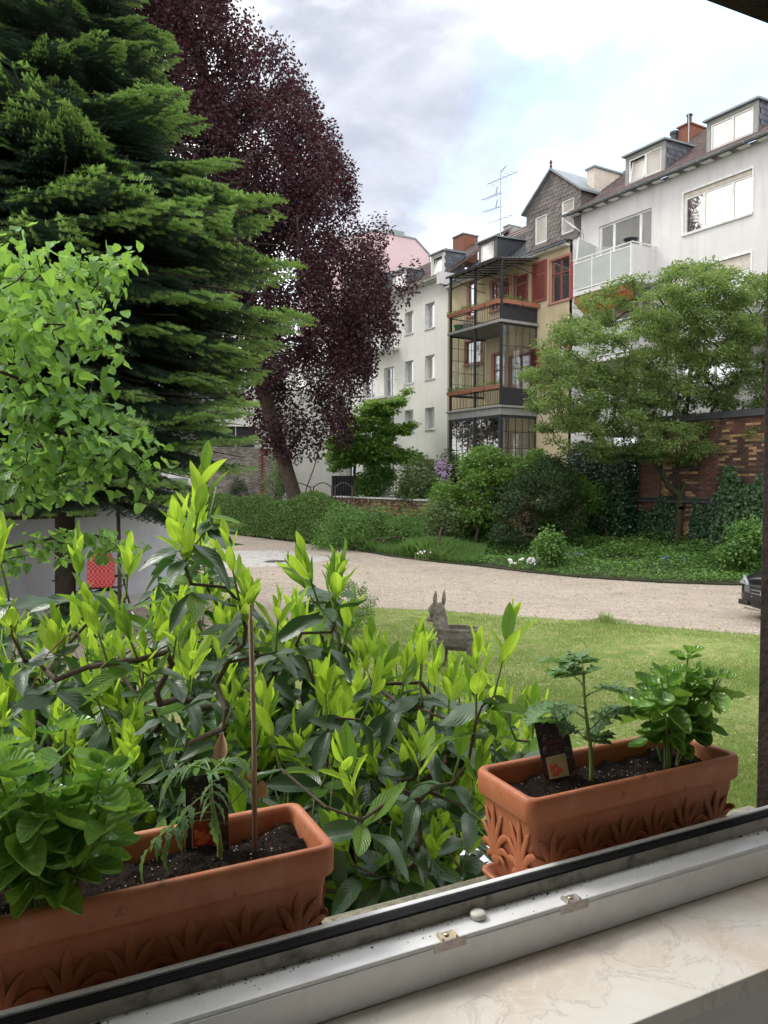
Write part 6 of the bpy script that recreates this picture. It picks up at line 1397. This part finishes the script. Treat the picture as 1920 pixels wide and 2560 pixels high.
# pale brick wall + house left behind the hedge
surf('pale_brick', (.46, .42, .38), (.34, .30, .27), scale=3, rough=.9, island=.35, c3=(.20, .15, .13), s3=1.2, f3=.6); surf('red_edge_brick', (.30, .11, .08), rough=.9, island=.3)
a, c = dp(556, 1200, 46), dp(700, 1200, 47.5); o = empty('pale_brick_wall', (a.x, a.y, 0), math.atan2(c.y-a.y, c.x-a.x), 'weathered whitewashed brick wall with a red brick corner strip, left of the dark red trunk', 'brick wall'); L_ = (c-a).length; zt2 = dp(600, 1120, 46).z
b = MB(); b.box(-1.5, L_, .02, .4, 0, zt2); b.build('core', MATS['mortar'], o); b1, b2_ = MB(), MB(); z = .9; row = 0
xr = (656-556)/144*L_
while z < zt2-.05:
    x = -1.5+(.13 if row % 2 else 0)
    while x < L_-.26: (b2_ if abs(x+.13-xr) < .16 else b1).box(x+.006, x+.25, -.0+gB.uniform(-.004, .004), .03, z, z+.075); x += .26
    z += .085; row += 1
b1.build('brick', MATS['pale_brick'], o, kind='stuff'); b2_.build('brick', MATS['red_edge_brick'], o, kind='stuff')
p = dp(600, 1100, 51); o = empty('annex_building', (p.x, p.y, 0), .1, 'low cream annex with a dark window above the whitewashed brick wall', 'building'); b = MB(); zz0, zz1 = dp(600, 1118, 51).z, dp(600, 1078, 51).z
facade(b, -9, 6.5, 0, 8.5, [(-1.6, 1.0, zz0, zz1+.3)], -.0, .3); b.quad((-9, .5, 0), (6.5, .5, 0), (6.5, .5, 8.5), (-9, .5, 8.5), mi=1); b.quad((-9, 0, 8.5), (6.5, 0, 8.5), (6.5, 6, 9), (-9, 6, 9), mi=1); b.build('wall', [MATS['cream_render'], MATS['slate_dark']], o)
b = MB(); b.box(-1.55, .95, .2, .26, zz0+.05, zz1+.25); w_o = b.build('window', MATS['slate_dark'], o); b = MB(); [b.box(x, x+.07, .12, .19, zz0, zz1+.3) for x in (-1.6, -.33, .93)]; b.build('window_frame', MATS['white_frame'], w_o)
# ================================================================== copper beech
bp_ = [(500, -260), (560, -60), (594, 38), (640, 72), (693, 57), (716, 115), (703, 150), (732, 179), (760, 240), (792, 288), (818, 339), (832, 400), (863, 434), (882, 505), (920, 562), (945, 560), (968, 528), (982, 575), (1012, 612), (1030, 645), (1030, 705), (1012, 735), (995, 690), (965, 672), (958, 705), (970, 760), (982, 830), (965, 862), (932, 850), (925, 905), (905, 950), (890, 1000), (872, 1065), (852, 1110), (820, 1085), (800, 1140), (782, 1095), (762, 1145), (742, 1110), (722, 1120), (700, 1095), (680, 1105), (650, 1065), (600, 1010), (540, 950), (480, 850), (300, 800), (100, 700), (-120, 500), (-160, -260)]
DB = 37.0; br = dp(740, 1262, DB); br.z = .1
C = crown_points(bp_, DB, 5.2, 1900, 111, -.9, .75, 45)
C2 = crown_points([(-150, -260), (500, -260), (560, 100), (500, 600), (200, 700), (-150, 500)], DB+1, 4.5, 340, 112, -1.5, .7, 90)
Call = np.concatenate([C, C2])
def mb3(px, py, D=DB): return tuple(dp(px, py, D))
trunk = [tuple(br), mb3(735, 1235), mb3(718, 1180), mb3(700, 1120), mb3(680, 1050), mb3(660, 980), mb3(640, 880), mb3(625, 760), mb3(600, 600), mb3(560, 400), mb3(500, 150)]
stems = [(6, [mb3(740, 900, DB-1), mb3(800, 760, DB-1.5)]), (8, [mb3(720, 480, DB-1), mb3(780, 420, DB-1.5)]), (7, [mb3(480, 600), mb3(300, 480)]), (0, [mb3(768, 1215, DB-.6), mb3(785, 1170, DB-.7), mb3(800, 1110, DB-.8), mb3(815, 1040, DB-1)])]
V, F, A, par, tips = skeleton(trunk, Call, .012, 2.25, .10, seed=5, sides=6, stems=stems, rmax=.46)
bt = treething('copper_beech', br, 'huge copper beech with dark purple drooping foliage behind the fir', 'beech tree')
meshobj('branches', npmesh('branches', sub(V, br), F, MATS['bark'], smooth=True), bt)
leafcloud('foliage', bt, sub(Call, br), 175, (.66, .66, 1.05), quadleaf(.70), .165, MATS['leaf_copper'], 113, .25, .55, kind='stuff')
# ================================================================== big fir
leafmat('fir_needle', (.036, .070, .048), (.068, .112, .074), (.05, .10, .02), .12, .5, .4, nscale=1.5)
leafmat('fir_tip', (.21, .33, .12), (.30, .45, .16), (.28, .45, .06), .22, .5, .35, nscale=1.5)
def fir_bough(seed, L_=1.0, tipk=1.0):
    """a flat, drooping spray of length 1 along +x"""
    g = random.Random(seed); segs = []   # (p0, p1, tip?)
    def twig(p, d, ln, lvl):
        n = max(1, int(ln/.036)); pos = Vector(p); dv = Vector(d).normalized(); pts = [pos.copy()]
        for i in range(n):
            dv = (dv+Vector((g.uniform(-.06, .06), g.uniform(-.06, .06), (-.03 if lvl < 2 else -.035)+(.07*i/n if lvl == 0 else .05*i/n)))).normalized(); pos = pos+dv*(ln/n); pts.append(pos.copy())
            if lvl < 2 and i > (1 if lvl == 0 else 0):
                f = i/n; sl = (.50*(1-f)**.8+.06)*L_ if lvl == 0 else ln*.48*(1-f)+.03
                if lvl == 1 and ln < .08: continue
                for s in (-1, 1):
                    if g.random() < .10: continue
                    side = dv.cross(Vector((0, 0, 1))).normalized()*s; dd = dv*(.75 if lvl == 0 else .8)+side*.85+Vector((0, 0, g.uniform(-.14, .05)))
                    twig(pos, dd, sl*g.uniform(.8, 1.1), lvl+1)
        m = len(pts)-1
        for i in range(m): segs.append((pts[i], pts[i+1], i >= m-1 and pts[i+1].x > .84*L_+g.uniform(-.16, .12)))
    twig((0, 0, 0), (1, 0, .05), L_, 0)
    return segs
def bough_mesh(seed):
    segs = fir_bough(seed); g = np.random.default_rng(seed); V = []; F = []; M = []
    for p0, p1, tip in segs:
        a, b_ = np.array(p0), np.array(p1); d = b_-a; ln = np.linalg.norm(d)
        if ln < 1e-5: continue
        d /= ln; side = np.cross(d, [0, 0, 1]); side /= max(1e-6, np.linalg.norm(side)); k = 5; nl = .016 if not tip else .017
        for i in range(k):
            q = a+d*ln*(i+.5)/k*(1.0 if not tip else 1.1)
            for s in (-1, 1, 0):
                up = np.array([0, 0, 1.])*(.9 if s == 0 else g.uniform(-.1, .5)); dr = d*.75+side*s*g.uniform(.7, 1)+up; dr /= np.linalg.norm(dr); w_ = np.cross(dr, [0.1, .2, 1.]); w_ /= np.linalg.norm(w_); w_ *= .0022 if not tip else .0030
                n = len(V); V += [q-w_, q+w_, q+dr*nl+w_*.4, q+dr*nl-w_*.4]; F.append((n, n+1, n+2, n+3)); M.append(1 if tip else 0)
    return npmesh('branch', np.array(V), np.array(F), [MATS['fir_needle'], MATS['fir_tip']], mi=M)
BM = [bough_mesh(s) for s in range(5)]
stemmesh = MB(); stemmesh.tube([(0, 0, 0), (.4, 0, .0), (.8, 0, -.01), (.98, 0, 0)], [.011, .008, .004, .002], 5); STM = stemmesh.mesh('branch_stem', MATS['bark_dark'])
fr_ = gp(165, 1578, 0); fr_.z = 0
ft = treething('fir_tree', fr_, 'large dark green fir with bright green branch tips filling the upper left', 'fir tree')
b = MB(); b.tube([(0, 0, 0), (0, 0, .3), (.02, 0, 2.5), (0, .02, 6), (0, 0, 11), (0, 0, 17.5)], [.20, .165, .15, .125, .08, .02], 12)
gg = random.Random(2)
for _ in range(26): a = gg.uniform(0, 6.28); z = gg.uniform(.4, 3.2); b.tube([(math.cos(a)*.14, math.sin(a)*.14, z), (math.cos(a)*.2, math.sin(a)*.2, z+.01)], [.014, .009], 5)
b.build('trunk', MATS['bark_dark'], ft, smooth=True)
gF = random.Random(8); nb = 0
def rz_(z): return float(np.interp(z, [2.0, 2.6, 3.4, 4.6, 5.6, 6.6, 7.4, 8.2, 9.5, 11, 13, 15, 17], [2.1, 2.8, 3.2, 3.3, 3.3, 3.2, 2.9, 2.1, 1.8, 1.65, 1.35, .9, .3]))
z = 2.25; az = 0
while z < 13.2 and nb < 280:
    k = 8 if z < 8 else 7
    for i in range(k):
        a = az+2*math.pi*i/k+gF.uniform(-.25, .25); r_ = rz_(z)*gF.uniform(.68, 1.14); dro = (.06 if z > 7 else .15)+gF.uniform(-.07, .09)
        o = meshobj('branch', BM[gF.randrange(5)], ft); o.location = (.1*math.cos(a), .1*math.sin(a), z+r_*dro*.9+gF.uniform(-.12, .12)); o.rotation_euler = (gF.uniform(-.2, .2), math.atan(dro)+gF.uniform(-.05, .05), a); o.scale = (r_, r_*gF.uniform(.75, .95), r_)
        s = meshobj('branch_stem', STM, o); nb += 1
    az += .37; z += .30 if z < 8 else .36
# ================================================================== hazel / linden at the left
leafmat('linden_lit', (.12, .27, .050), (.19, .37, .07), (.38, .64, .09), .42, .42, .4, veins=.35, vcol=(.22, .36, .10), bstr=.5, nscale=1.2, vdens=6)
leafmat('linden_shaded', (.06, .14, .03), (.09, .20, .04), (.22, .42, .045), .32, .4, .4, veins=.3, vcol=(.14, .25, .08), bstr=.5, nscale=1.2, vdens=6)  # shaded copy of the leaf green, the shade is put into the colour
wh = lambda t: (math.sin(math.pi*min(1, t**.62))**.6)*(1 if t < .8 else 1-(t-.8)*2.2)*(1+.07*math.sin(t*60))
LT = [leaf_template(8, wh, ra, fo, dr, .1, .14, 2, i+30) for i, (ra, dr, fo) in enumerate(((.80, .25, .1), (.74, .4, .2), (.85, .12, .05)))]
LH = [[npmesh('leaf', t_[0], t_[1], MATS[m_], t_[2], smooth=True) for t_ in LT] for m_ in ('linden_lit', 'linden_shaded')]
hp = [(-120, 640), (0, 612), (60, 605), (130, 600), (180, 628), (250, 640), (300, 622), (312, 645), (262, 690), (240, 730), (262, 790), (284, 812), (262, 830), (236, 880), (262, 950), (262, 1010), (330, 1065), (380, 1085), (400, 1110), (385, 1140), (425, 1235), (430, 1262), (398, 1262), (340, 1215), (290, 1235), (200, 1225), (130, 1250), (60, 1240), (-120, 1300)]
hp2 = [(-100, 1310), (40, 1300), (120, 1330), (230, 1330), (330, 1345), (395, 1370), (385, 1385), (300, 1375), (200, 1380), (110, 1420), (-100, 1420)]
DH = 5.6; C = np.concatenate([crown_points(hp, DH, 1.1, 200, 131, -.2, 2.8, 60), crown_points(hp2, 6.4, .4, 26, 132, -2, 2, 30)])
hr = dp(-330, 1500, DH+.3); hr.z = 0; mh = lambda x, y: tuple(dp(x, y, DH+.2))
V, F, A, par, tips = skeleton([tuple(hr), tuple(hr+Vector((.05, 0, 1.0))), mh(-260, 1150), mh(-200, 1000), mh(-150, 850)], C, .0035, 2.2, .05, seed=9, sides=6, rmax=.06)
ht = treething('linden_tree', hr, 'bright green broad-leaved young tree at the left edge, in front of the fir', 'linden tree')
meshobj('branches', npmesh('branches', sub(V, hr), F, MATS['bark_dark'], smooth=True), ht)
gh = np.random.default_rng(14); items = []
for k, i in tips:
    c = C[k]; dirv = A[i]-A[par[i]]; dirv = dirv/np.linalg.norm(dirv); m_ = 11
    for j in range(m_):
        s = gh.uniform(-.20, .12); off = dirv*s+gh.normal(size=3)*np.array([.10, .10, .035]); d = gh.normal(size=3)*.8+dirv*.4; d[2] = -abs(gh.normal())*.55-.1; up = np.array([gh.normal()*.35+.05, gh.normal()*.5-.1, 1.0]); up /= np.linalg.norm(up)
        hi = (c[2] > 3.2 and gh.uniform() < .75) or gh.uniform() < .3  # mostly lit copy high up, mostly shaded copy lower: painted light
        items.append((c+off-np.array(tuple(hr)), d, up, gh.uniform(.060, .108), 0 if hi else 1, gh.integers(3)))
items.sort(key=lambda q: q[0][1])
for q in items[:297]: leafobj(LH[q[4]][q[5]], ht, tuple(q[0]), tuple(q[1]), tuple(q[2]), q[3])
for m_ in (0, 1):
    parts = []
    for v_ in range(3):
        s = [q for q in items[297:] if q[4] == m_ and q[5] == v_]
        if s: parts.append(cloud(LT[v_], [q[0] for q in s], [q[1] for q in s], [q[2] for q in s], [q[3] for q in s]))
    V, F, U = join(parts); meshobj('foliage', npmesh('foliage', V, F, MATS[('linden_lit', 'linden_shaded')[m_]], U, smooth=True), ht)['kind'] = 'stuff'
b = MB(); p = gp(297, 1600); b.tube([(0, 0, 0), (.01, 0, 1.2), (0, 0, 2.15)], [.035, .032, .030], 8); o = b.build('wooden_post', MATS['bark'], None, smooth=True, label='thin brown wooden post standing in front of the grey wall by the bicycle', cat='post'); o.location = (dp(297, 1400, 12.2).x, 12.2, 0)
# ================================================================== grey garage wall on the left
surf('garage_render', (.40, .41, .44), (.35, .36, .39), scale=1.2, rough=.9, c3=(.22, .22, .23), s3=.8, f3=.5, bs=.2, bscale=60)
surf('beam_brown', (.05, .032, .025), rough=.7)
q0, q1 = Vector((-7.6, 12.2, 0)), Vector((-4.26, 16.25, 0)); d_ = (q1-q0); L_ = d_.length
gr_ = empty('garage', tuple(q0), math.atan2(d_.y, d_.x), 'plain light grey rendered garage wall with a dark brown beam, behind the fir trunk', 'garage'); zt_ = dp(455, 1207, 16.25).z
b = MB(); b.box(0, L_, 0, 5, -.05, zt_); b.build('wall', MATS['garage_render'], gr_, bevel=.01); b = MB(); b.box(-.1, L_+.08, -.1, 5.1, zt_+.001, zt_+.1); b.build('roof_edge', MATS['zinc'], gr_)
x1_ = L_*.62; b = MB(); b.box(-.1, x1_, -.05, -.001, 1.80, 1.86); b.build('beam', MATS['beam_brown'], gr_); b = MB(); b.box(-.1, L_, -.02, -.002, -.04, .22); b.build('plinth', MATS['slab_concrete'], gr_)
bush('ivy_patch', [(-60, 1600), (-40, 1560), (110, 1560), (150, 1510), (190, 1520), (250, 1530), (330, 1570), (330, 1640), (100, 1660), (-60, 1660)], 12.4, .5, 170, 50, .16, .055, .7, 'cover_dark', 'low dark green plants at the foot of the grey wall', 'ground plants', 141, gp(150, 1650, .03), rtip=.0015, hole=-2)
# ================================================================== bicycle
surf('bike_black', (.02, .02, .022), rough=.35, spec=.6); surf('tyre', (.018, .018, .018), rough=.9); surf('chrome', (.6, .6, .62), rough=.2, metal=1)
m, nt, b = newmat('check_red'); ck_ = nd(nt, 'ShaderNodeTexChecker'); tcx = nd(nt, 'ShaderNodeTexCoord'); nt.links.new(tcx.outputs['Object'], ck_.inputs['Vector']); ck_.inputs['Scale'].default_value = 30; ck_.inputs['Color1'].default_value = (.50, .015, .025, 1); ck_.inputs['Color2'].default_value = (.62, .16, .16, 1)
nt.links.new(ck_.outputs['Color'], b.inputs['Base Color']); b.inputs['Roughness'].default_value = .5; MATS['check_red'] = m
surf('reflector', (.5, .02, .02), rough=.2)
pb = gp(300, 1588); bk = empty('bicycle', (pb.x+.1, 12.9, 0), R(18), 'black bicycle with red checked child seat cover parked against the grey wall', 'bicycle')
def wheel(x):
    w_ = MB(); r_ = .335; w_.rings([[(x+(r_+.018*math.cos(a))*math.cos(t), .018*math.sin(a), r_+.01+(r_+.018*math.cos(a))*math.sin(t)) for a in [2*math.pi*k/8 for k in range(8)]] for t in [2*math.pi*i/36 for i in range(37)]], False, False); o = w_.build('wheel', MATS['tyre'], bk, smooth=True)
    w_ = MB(); w_.rings([[(x+(r_-.03+.010*math.cos(a))*math.cos(t), .012*math.sin(a), r_+.01+(r_-.03+.01*math.cos(a))*math.sin(t)) for a in [2*math.pi*k/6 for k in range(6)]] for t in [2*math.pi*i/36 for i in range(37)]], False, False)
    for i in range(18): t = 2*math.pi*i/18; w_.tube([(x, .02*(-1)**i, r_+.01), (x+(r_-.03)*math.cos(t), 0, r_+.01+(r_-.03)*math.sin(t))], .0016, 3)
    w_.tube([(x, -.05, r_+.01), (x, .05, r_+.01)], .022, 8); w_.build('rim', MATS['chrome'], o)
wheel(-.52); wheel(.55)
b = MB()
for pts, r_ in ((((-.52, .05, .345), (-.1, .03, .30)), .009), (((-.1, 0, .30), (-.22, 0, .85)), .015), (((-.1, 0, .30), (.36, 0, .72)), .018), (((.36, 0, .70), (.33, 0, .95)), .017), (((.36, 0, .70), (.42, 0, .55), (.55, 0, .345)), .013), (((-.2, 0, .78), (-.52, 0, .345)), .009), (((-.12, 0, .33), (.34, 0, .60)), .014)): b.tube(pts, r_, 8)
b.build('frame', MATS['bike_black'], bk, smooth=True)
b = MB(); b.tube([(.33, 0, .95), (.32, 0, 1.06)], .014, 8); b.tube([(.12, -.29, 1.08), (.24, -.27, 1.10), (.33, -.1, 1.07), (.33, .1, 1.07), (.24, .27, 1.10), (.12, .29, 1.08)], .011, 8); b.build('handlebar', MATS['bike_black'], bk, smooth=True)
b = MB(); b.rings([[(-.40+.28*u, s*(.09-.065*u)*math.cos(a), .90+.02*math.sin(a)) for s, a in ((1, 0), (1, 1.2), (-1, 1.2), (-1, 0), (-1, -1.2), (1, -1.2))] for u in (0, .3, .6, 1)]); b.build('saddle', MATS['bike_black'], bk, smooth=True)
b = MB(); b.box(-.80, -.30, -.08, .08, .70, .72); b.tube([(-.75, .07, .70), (-.52, .05, .35)], .006, 5); b.tube([(-.75, -.07, .70), (-.52, -.05, .35)], .006, 5); b.build('rack', MATS['bike_black'], bk)
b = MB(); b.rings([[(-.78+i, -.17+i*.6, z), (-.36-i, -.17+i*.6, z), (-.34-i, .17-i*.6, z), (-.80+i, .17-i*.6, z)] for z, i in ((.73, .03), (.85, 0), (1.12, .01), (1.28, .07), (1.32, .12))]); b.build('child_seat_cover', MATS['check_red'], bk, bevel=.02)
b = MB(); b.rings([[(-.92+.3*t, s, .345+.36*math.sin(1.2+t*2.2)) for s in (-.03, .03)]+[(-.92+.3*t, .03, .335+.36*math.sin(1.2+t*2.2)), (-.92+.3*t, -.03, .335+.36*math.sin(1.2+t*2.2))] for t in (0, .3, .6, .9, 1.2)]); b.build('mudguard', MATS['bike_black'], bk)
b = MB(); b.lathe([(.0, -.03), (.022, -.02), (.026, .03), (.01, .045)], (-.90, 0, .52), 8); b.build('rear_light', MATS['reflector'], bk)
b = MB(); b.tube([(-.1, -.05, .30), (-.1, .05, .30)], .09, 16); b.tube([(-.1, -.07, .30), (-.02, -.07, .17)], .01, 6); b.tube([(-.1, .07, .30), (-.18, .07, .43)], .01, 6); b.box(-.05, .03, -.13, -.07, .155, .18); b.build('crank', MATS['chrome'], bk)
# ================================================================== donkey planter statue
surf('old_stone', (.155, .135, .115), (.10, .088, .076), scale=9, rough=.95, c3=(.30, .28, .24), s3=5, f3=.6, bs=1.0, bscale=50, bdist=.02, spec=.15)
pdn = gp(1135, 1660, .03); sc_ = 1.0
dk = empty('donkey_planter', (pdn.x, pdn.y, .03), R(-14), 'weathered grey stone donkey statue with a hollow planter body standing on the lawn', 'statue')
b = MB()
def el(x, rx, ry, z, n=18): return [(x+rx*math.cos(2*math.pi*k/n), ry*math.sin(2*math.pi*k/n), z) for k in range(n)]
b.rings([el(.05, .17, .11, .20), el(.05, .25, .16, .27), el(.05, .285, .185, .38), el(.05, .29, .19, .46), el(.05, .30, .20, .475), el(.05, .30, .20, .50), el(.05, .27, .17, .505), el(.05, .262, .162, .46), el(.05, .24, .14, .40)])
for x, y in ((-.16, -.10), (-.16, .10), (.24, -.10), (.24, .10)): b.tube([(x, y, .33), (x+.005, y, .2), (x, y, .08), (x-.004, y, .0)], [.075, .062, .050, .058], 10)
b.tube([(-.17, 0, .38), (-.19, 0, .52), (-.20, 0, .64), (-.215, 0, .74), (-.225, 0, .79)], [.115, .108, .092, .080, .055], 12)      # neck
b.tube([(-.17, 0, .78), (-.25, 0, .76), (-.31, 0, .69), (-.335, 0, .60), (-.335, 0, .56)], [.05, .082, .070, .052, .042], 12)         # head, muzzle down
b.tube([(-.13, 0, .50), (-.12, 0, .62), (-.15, 0, .76)], [.03, .028, .022], 6)                                                       # mane
for s, lean in ((-1, -.055), (1, .045)): b.tube([(-.20+lean, s*.05, .78), (-.20+lean, s*.062, .86), (-.195+lean, s*.06, .93), (-.19+lean, s*.05, 1.0)], [.034, .050, .038, .008], 8, flat=.6)
b.blob((-.27, -.075, .74), .018, 6, 4); b.blob((-.27, .075, .74), .018, 6, 4); b.tube([(.34, 0, .44), (.37, 0, .34), (.36, 0, .22)], [.02, .018, .026], 6)
o = b.build('body', MATS['old_stone'], dk, smooth=True); r_ = o.modifiers.new('r', 'REMESH'); r_.mode = 'VOXEL'; r_.voxel_size = .011; r_.use_smooth_shade = True
tx = bpy.data.textures.new('stone_noise', 'CLOUDS'); tx.noise_scale = .05; dm = o.modifiers.new('d', 'DISPLACE'); dm.texture = tx; dm.strength = .014; dm.mid_level = .5; dm.texture_coords = 'LOCAL'
o.scale = (sc_*.98, sc_, sc_)
b = MB(); b.rings([el(.05, .235, .135, .425), el(.05, .15, .08, .44), el(.05, .01, .01, .445)], False); o = b.build('soil', MATS['soil'], dk); o.scale = (sc_, sc_, sc_)
# ================================================================== parked car at the right edge
surf('car_paint', (.010, .010, .012), (.013, .013, .015), scale=2, rough=.14, spec=.5); surf('car_plastic', (.015, .015, .016), rough=.6)
surf('lens', (.30, .32, .34), (.18, .19, .20), scale=30, rough=.08, spec=.8)
pc = gp(1872, 1572); car = empty('parked_car', (6.68, 13.35, 0), R(14), 'glossy black car parked on the gravel, only its chromed front showing beside the window jamb', 'car')
st = [(-.02, .52, .30, .42, .46), (.03, .70, .20, .55, .66), (.12, .80, .18, .64, .78), (.35, .87, .18, .74, .88), (.8, .90, .20, .82, .95), (1.2, .90, .20, .88, 1.02), (1.45, .90, .20, .90, 1.08), (1.9, .90, .20, .92, 1.36), (2.4, .90, .20, .93, 1.47), (3.0, .90, .20, .94, 1.46), (3.6, .88, .22, .95, 1.36), (4.05, .84, .26, .92, 1.15), (4.28, .74, .32, .80, .90), (4.34, .55, .42, .62, .66)]
rings = []
for x, hw_, zl, zs, zt in st:
    cab = max(0, zt-zs-.2); tw2 = hw_*(1-.30*min(1, cab/.3)) if cab > 0 else hw_*.90
    pr = [(-hw_*.86, zl), (-hw_*.98, zl+.10), (-hw_, (zl+zs)/2), (-hw_*.98, zs), (-tw2*.97, zs+(zt-zs)*.55), (-tw2*.80, zt-.03), (-tw2*.4, zt), (0, zt+.006)]
    pr = pr+[(-a, c) for a, c in reversed(pr[:-1])]; rings.append([(x, a, c) for a, c in pr])
b = MB(); b.rings(rings); o = b.build('body', MATS['car_paint'], car, smooth=True, sub=2)
for wx in (.85, 3.5):
    for s in (-1, 1):
        b = MB(); b.rings([[(wx+r_*math.cos(t), s*(.90+dy), .33+r_*math.sin(t)) for t in [2*math.pi*k/24 for k in range(24)]] for r_, dy in ((.20, -.24), (.32, -.23), (.33, -.2), (.33, -.02), (.315, .005), (.23, .0))]); w_o = b.build('wheel', MATS['tyre'], car, smooth=False)
        b = MB(); b.lathe([(.001, .0)], (0, 0, 0), 3) if False else None
        for k in range(5): t = 2*math.pi*k/5; b.tube([(wx, s*.905, .33), (wx+.22*math.cos(t), s*.908, .33+.22*math.sin(t))], .028, 6)
        b.rings([[(wx+r_*math.cos(t), s*(.90+dy), .33+r_*math.sin(t)) for t in [2*math.pi*k/24 for k in range(24)]] for r_, dy in ((.21, .004), (.235, .008), (.24, -.01))], False, False); b.build('rim', MATS['chrome'], w_o)
b = MB(); b.rings([[(-.035+dx, y, z) for y, z in ((-.36+i, .36+i*.5), (.36-i, .36+i*.5), (.40-i, .62-i*.5), (-.40+i, .62-i*.5))] for dx, i in ((.05, 0), (0, .0), (-.012, .02), (-.008, .04))]); b.build('grille', MATS['car_plastic'], car)
b = MB()
for z in (.42, .48, .54): b.box(-.058, -.046, -.33, .33, z, z+.012)
b.tube([(-.06, .09*math.cos(t), .49+.09*math.sin(t)) for t in [2*math.pi*k/20 for k in range(21)]], .008, 6); b.build('grille_bar', MATS['chrome'], car)
for s in (-1, 1):
    b = MB(); b.extr([(.035, s*.47, .60), (.09, s*.74, .62), (.26, s*.845, .68), (.22, s*.80, .755), (.10, s*.66, .72), (.03, s*.50, .665)], (-.045, s*.02, .0)); b.build('headlight', MATS['lens'], car, bevel=.01)
    b = MB(); b.box(-.02, .03, min(s*.45, s*.70), max(s*.45, s*.70), .24, .33); b.build('air_intake', MATS['car_plastic'], car, bevel=.01)
    b = MB(); b.extr([(1.45, s*.78, .98), (2.0, s*.70, 1.34), (3.3, s*.70, 1.34), (3.75, s*.80, 1.02)], (0, s*.06, -.02)); b.build('side_window', MATS['glass_dark'], car)
    b = MB(); b.blob((1.62, s*1.0, 1.0), (.09, .11, .07), 8, 5); b.build('mirror', MATS['car_paint'], car, smooth=True)
b = MB(); b.box(-.085, -.065, -.26, .26, .37, .48); b.build('number_plate', MATS['car_plastic'], car, bevel=.004)
b = MB(); b.extr([(-.06, -.5, .185), (.02, -.72, .195), (.03, -.72, .21), (-.05, -.5, .20)], (0, 0, .012)); b.extr([(-.06, -.5, .185), (-.06, .5, .185), (-.05, .5, .20), (-.05, -.5, .20)], (0, 0, .012)); b.build('chrome_lip', MATS['chrome'], car)
b = MB(); b.extr([(1.30, -.66, 1.05), (1.30, .66, 1.05), (1.92, .55, 1.40), (1.92, -.55, 1.40)], (-.01, 0, .02)); b.build('windscreen', MATS['glass_dark'], car)
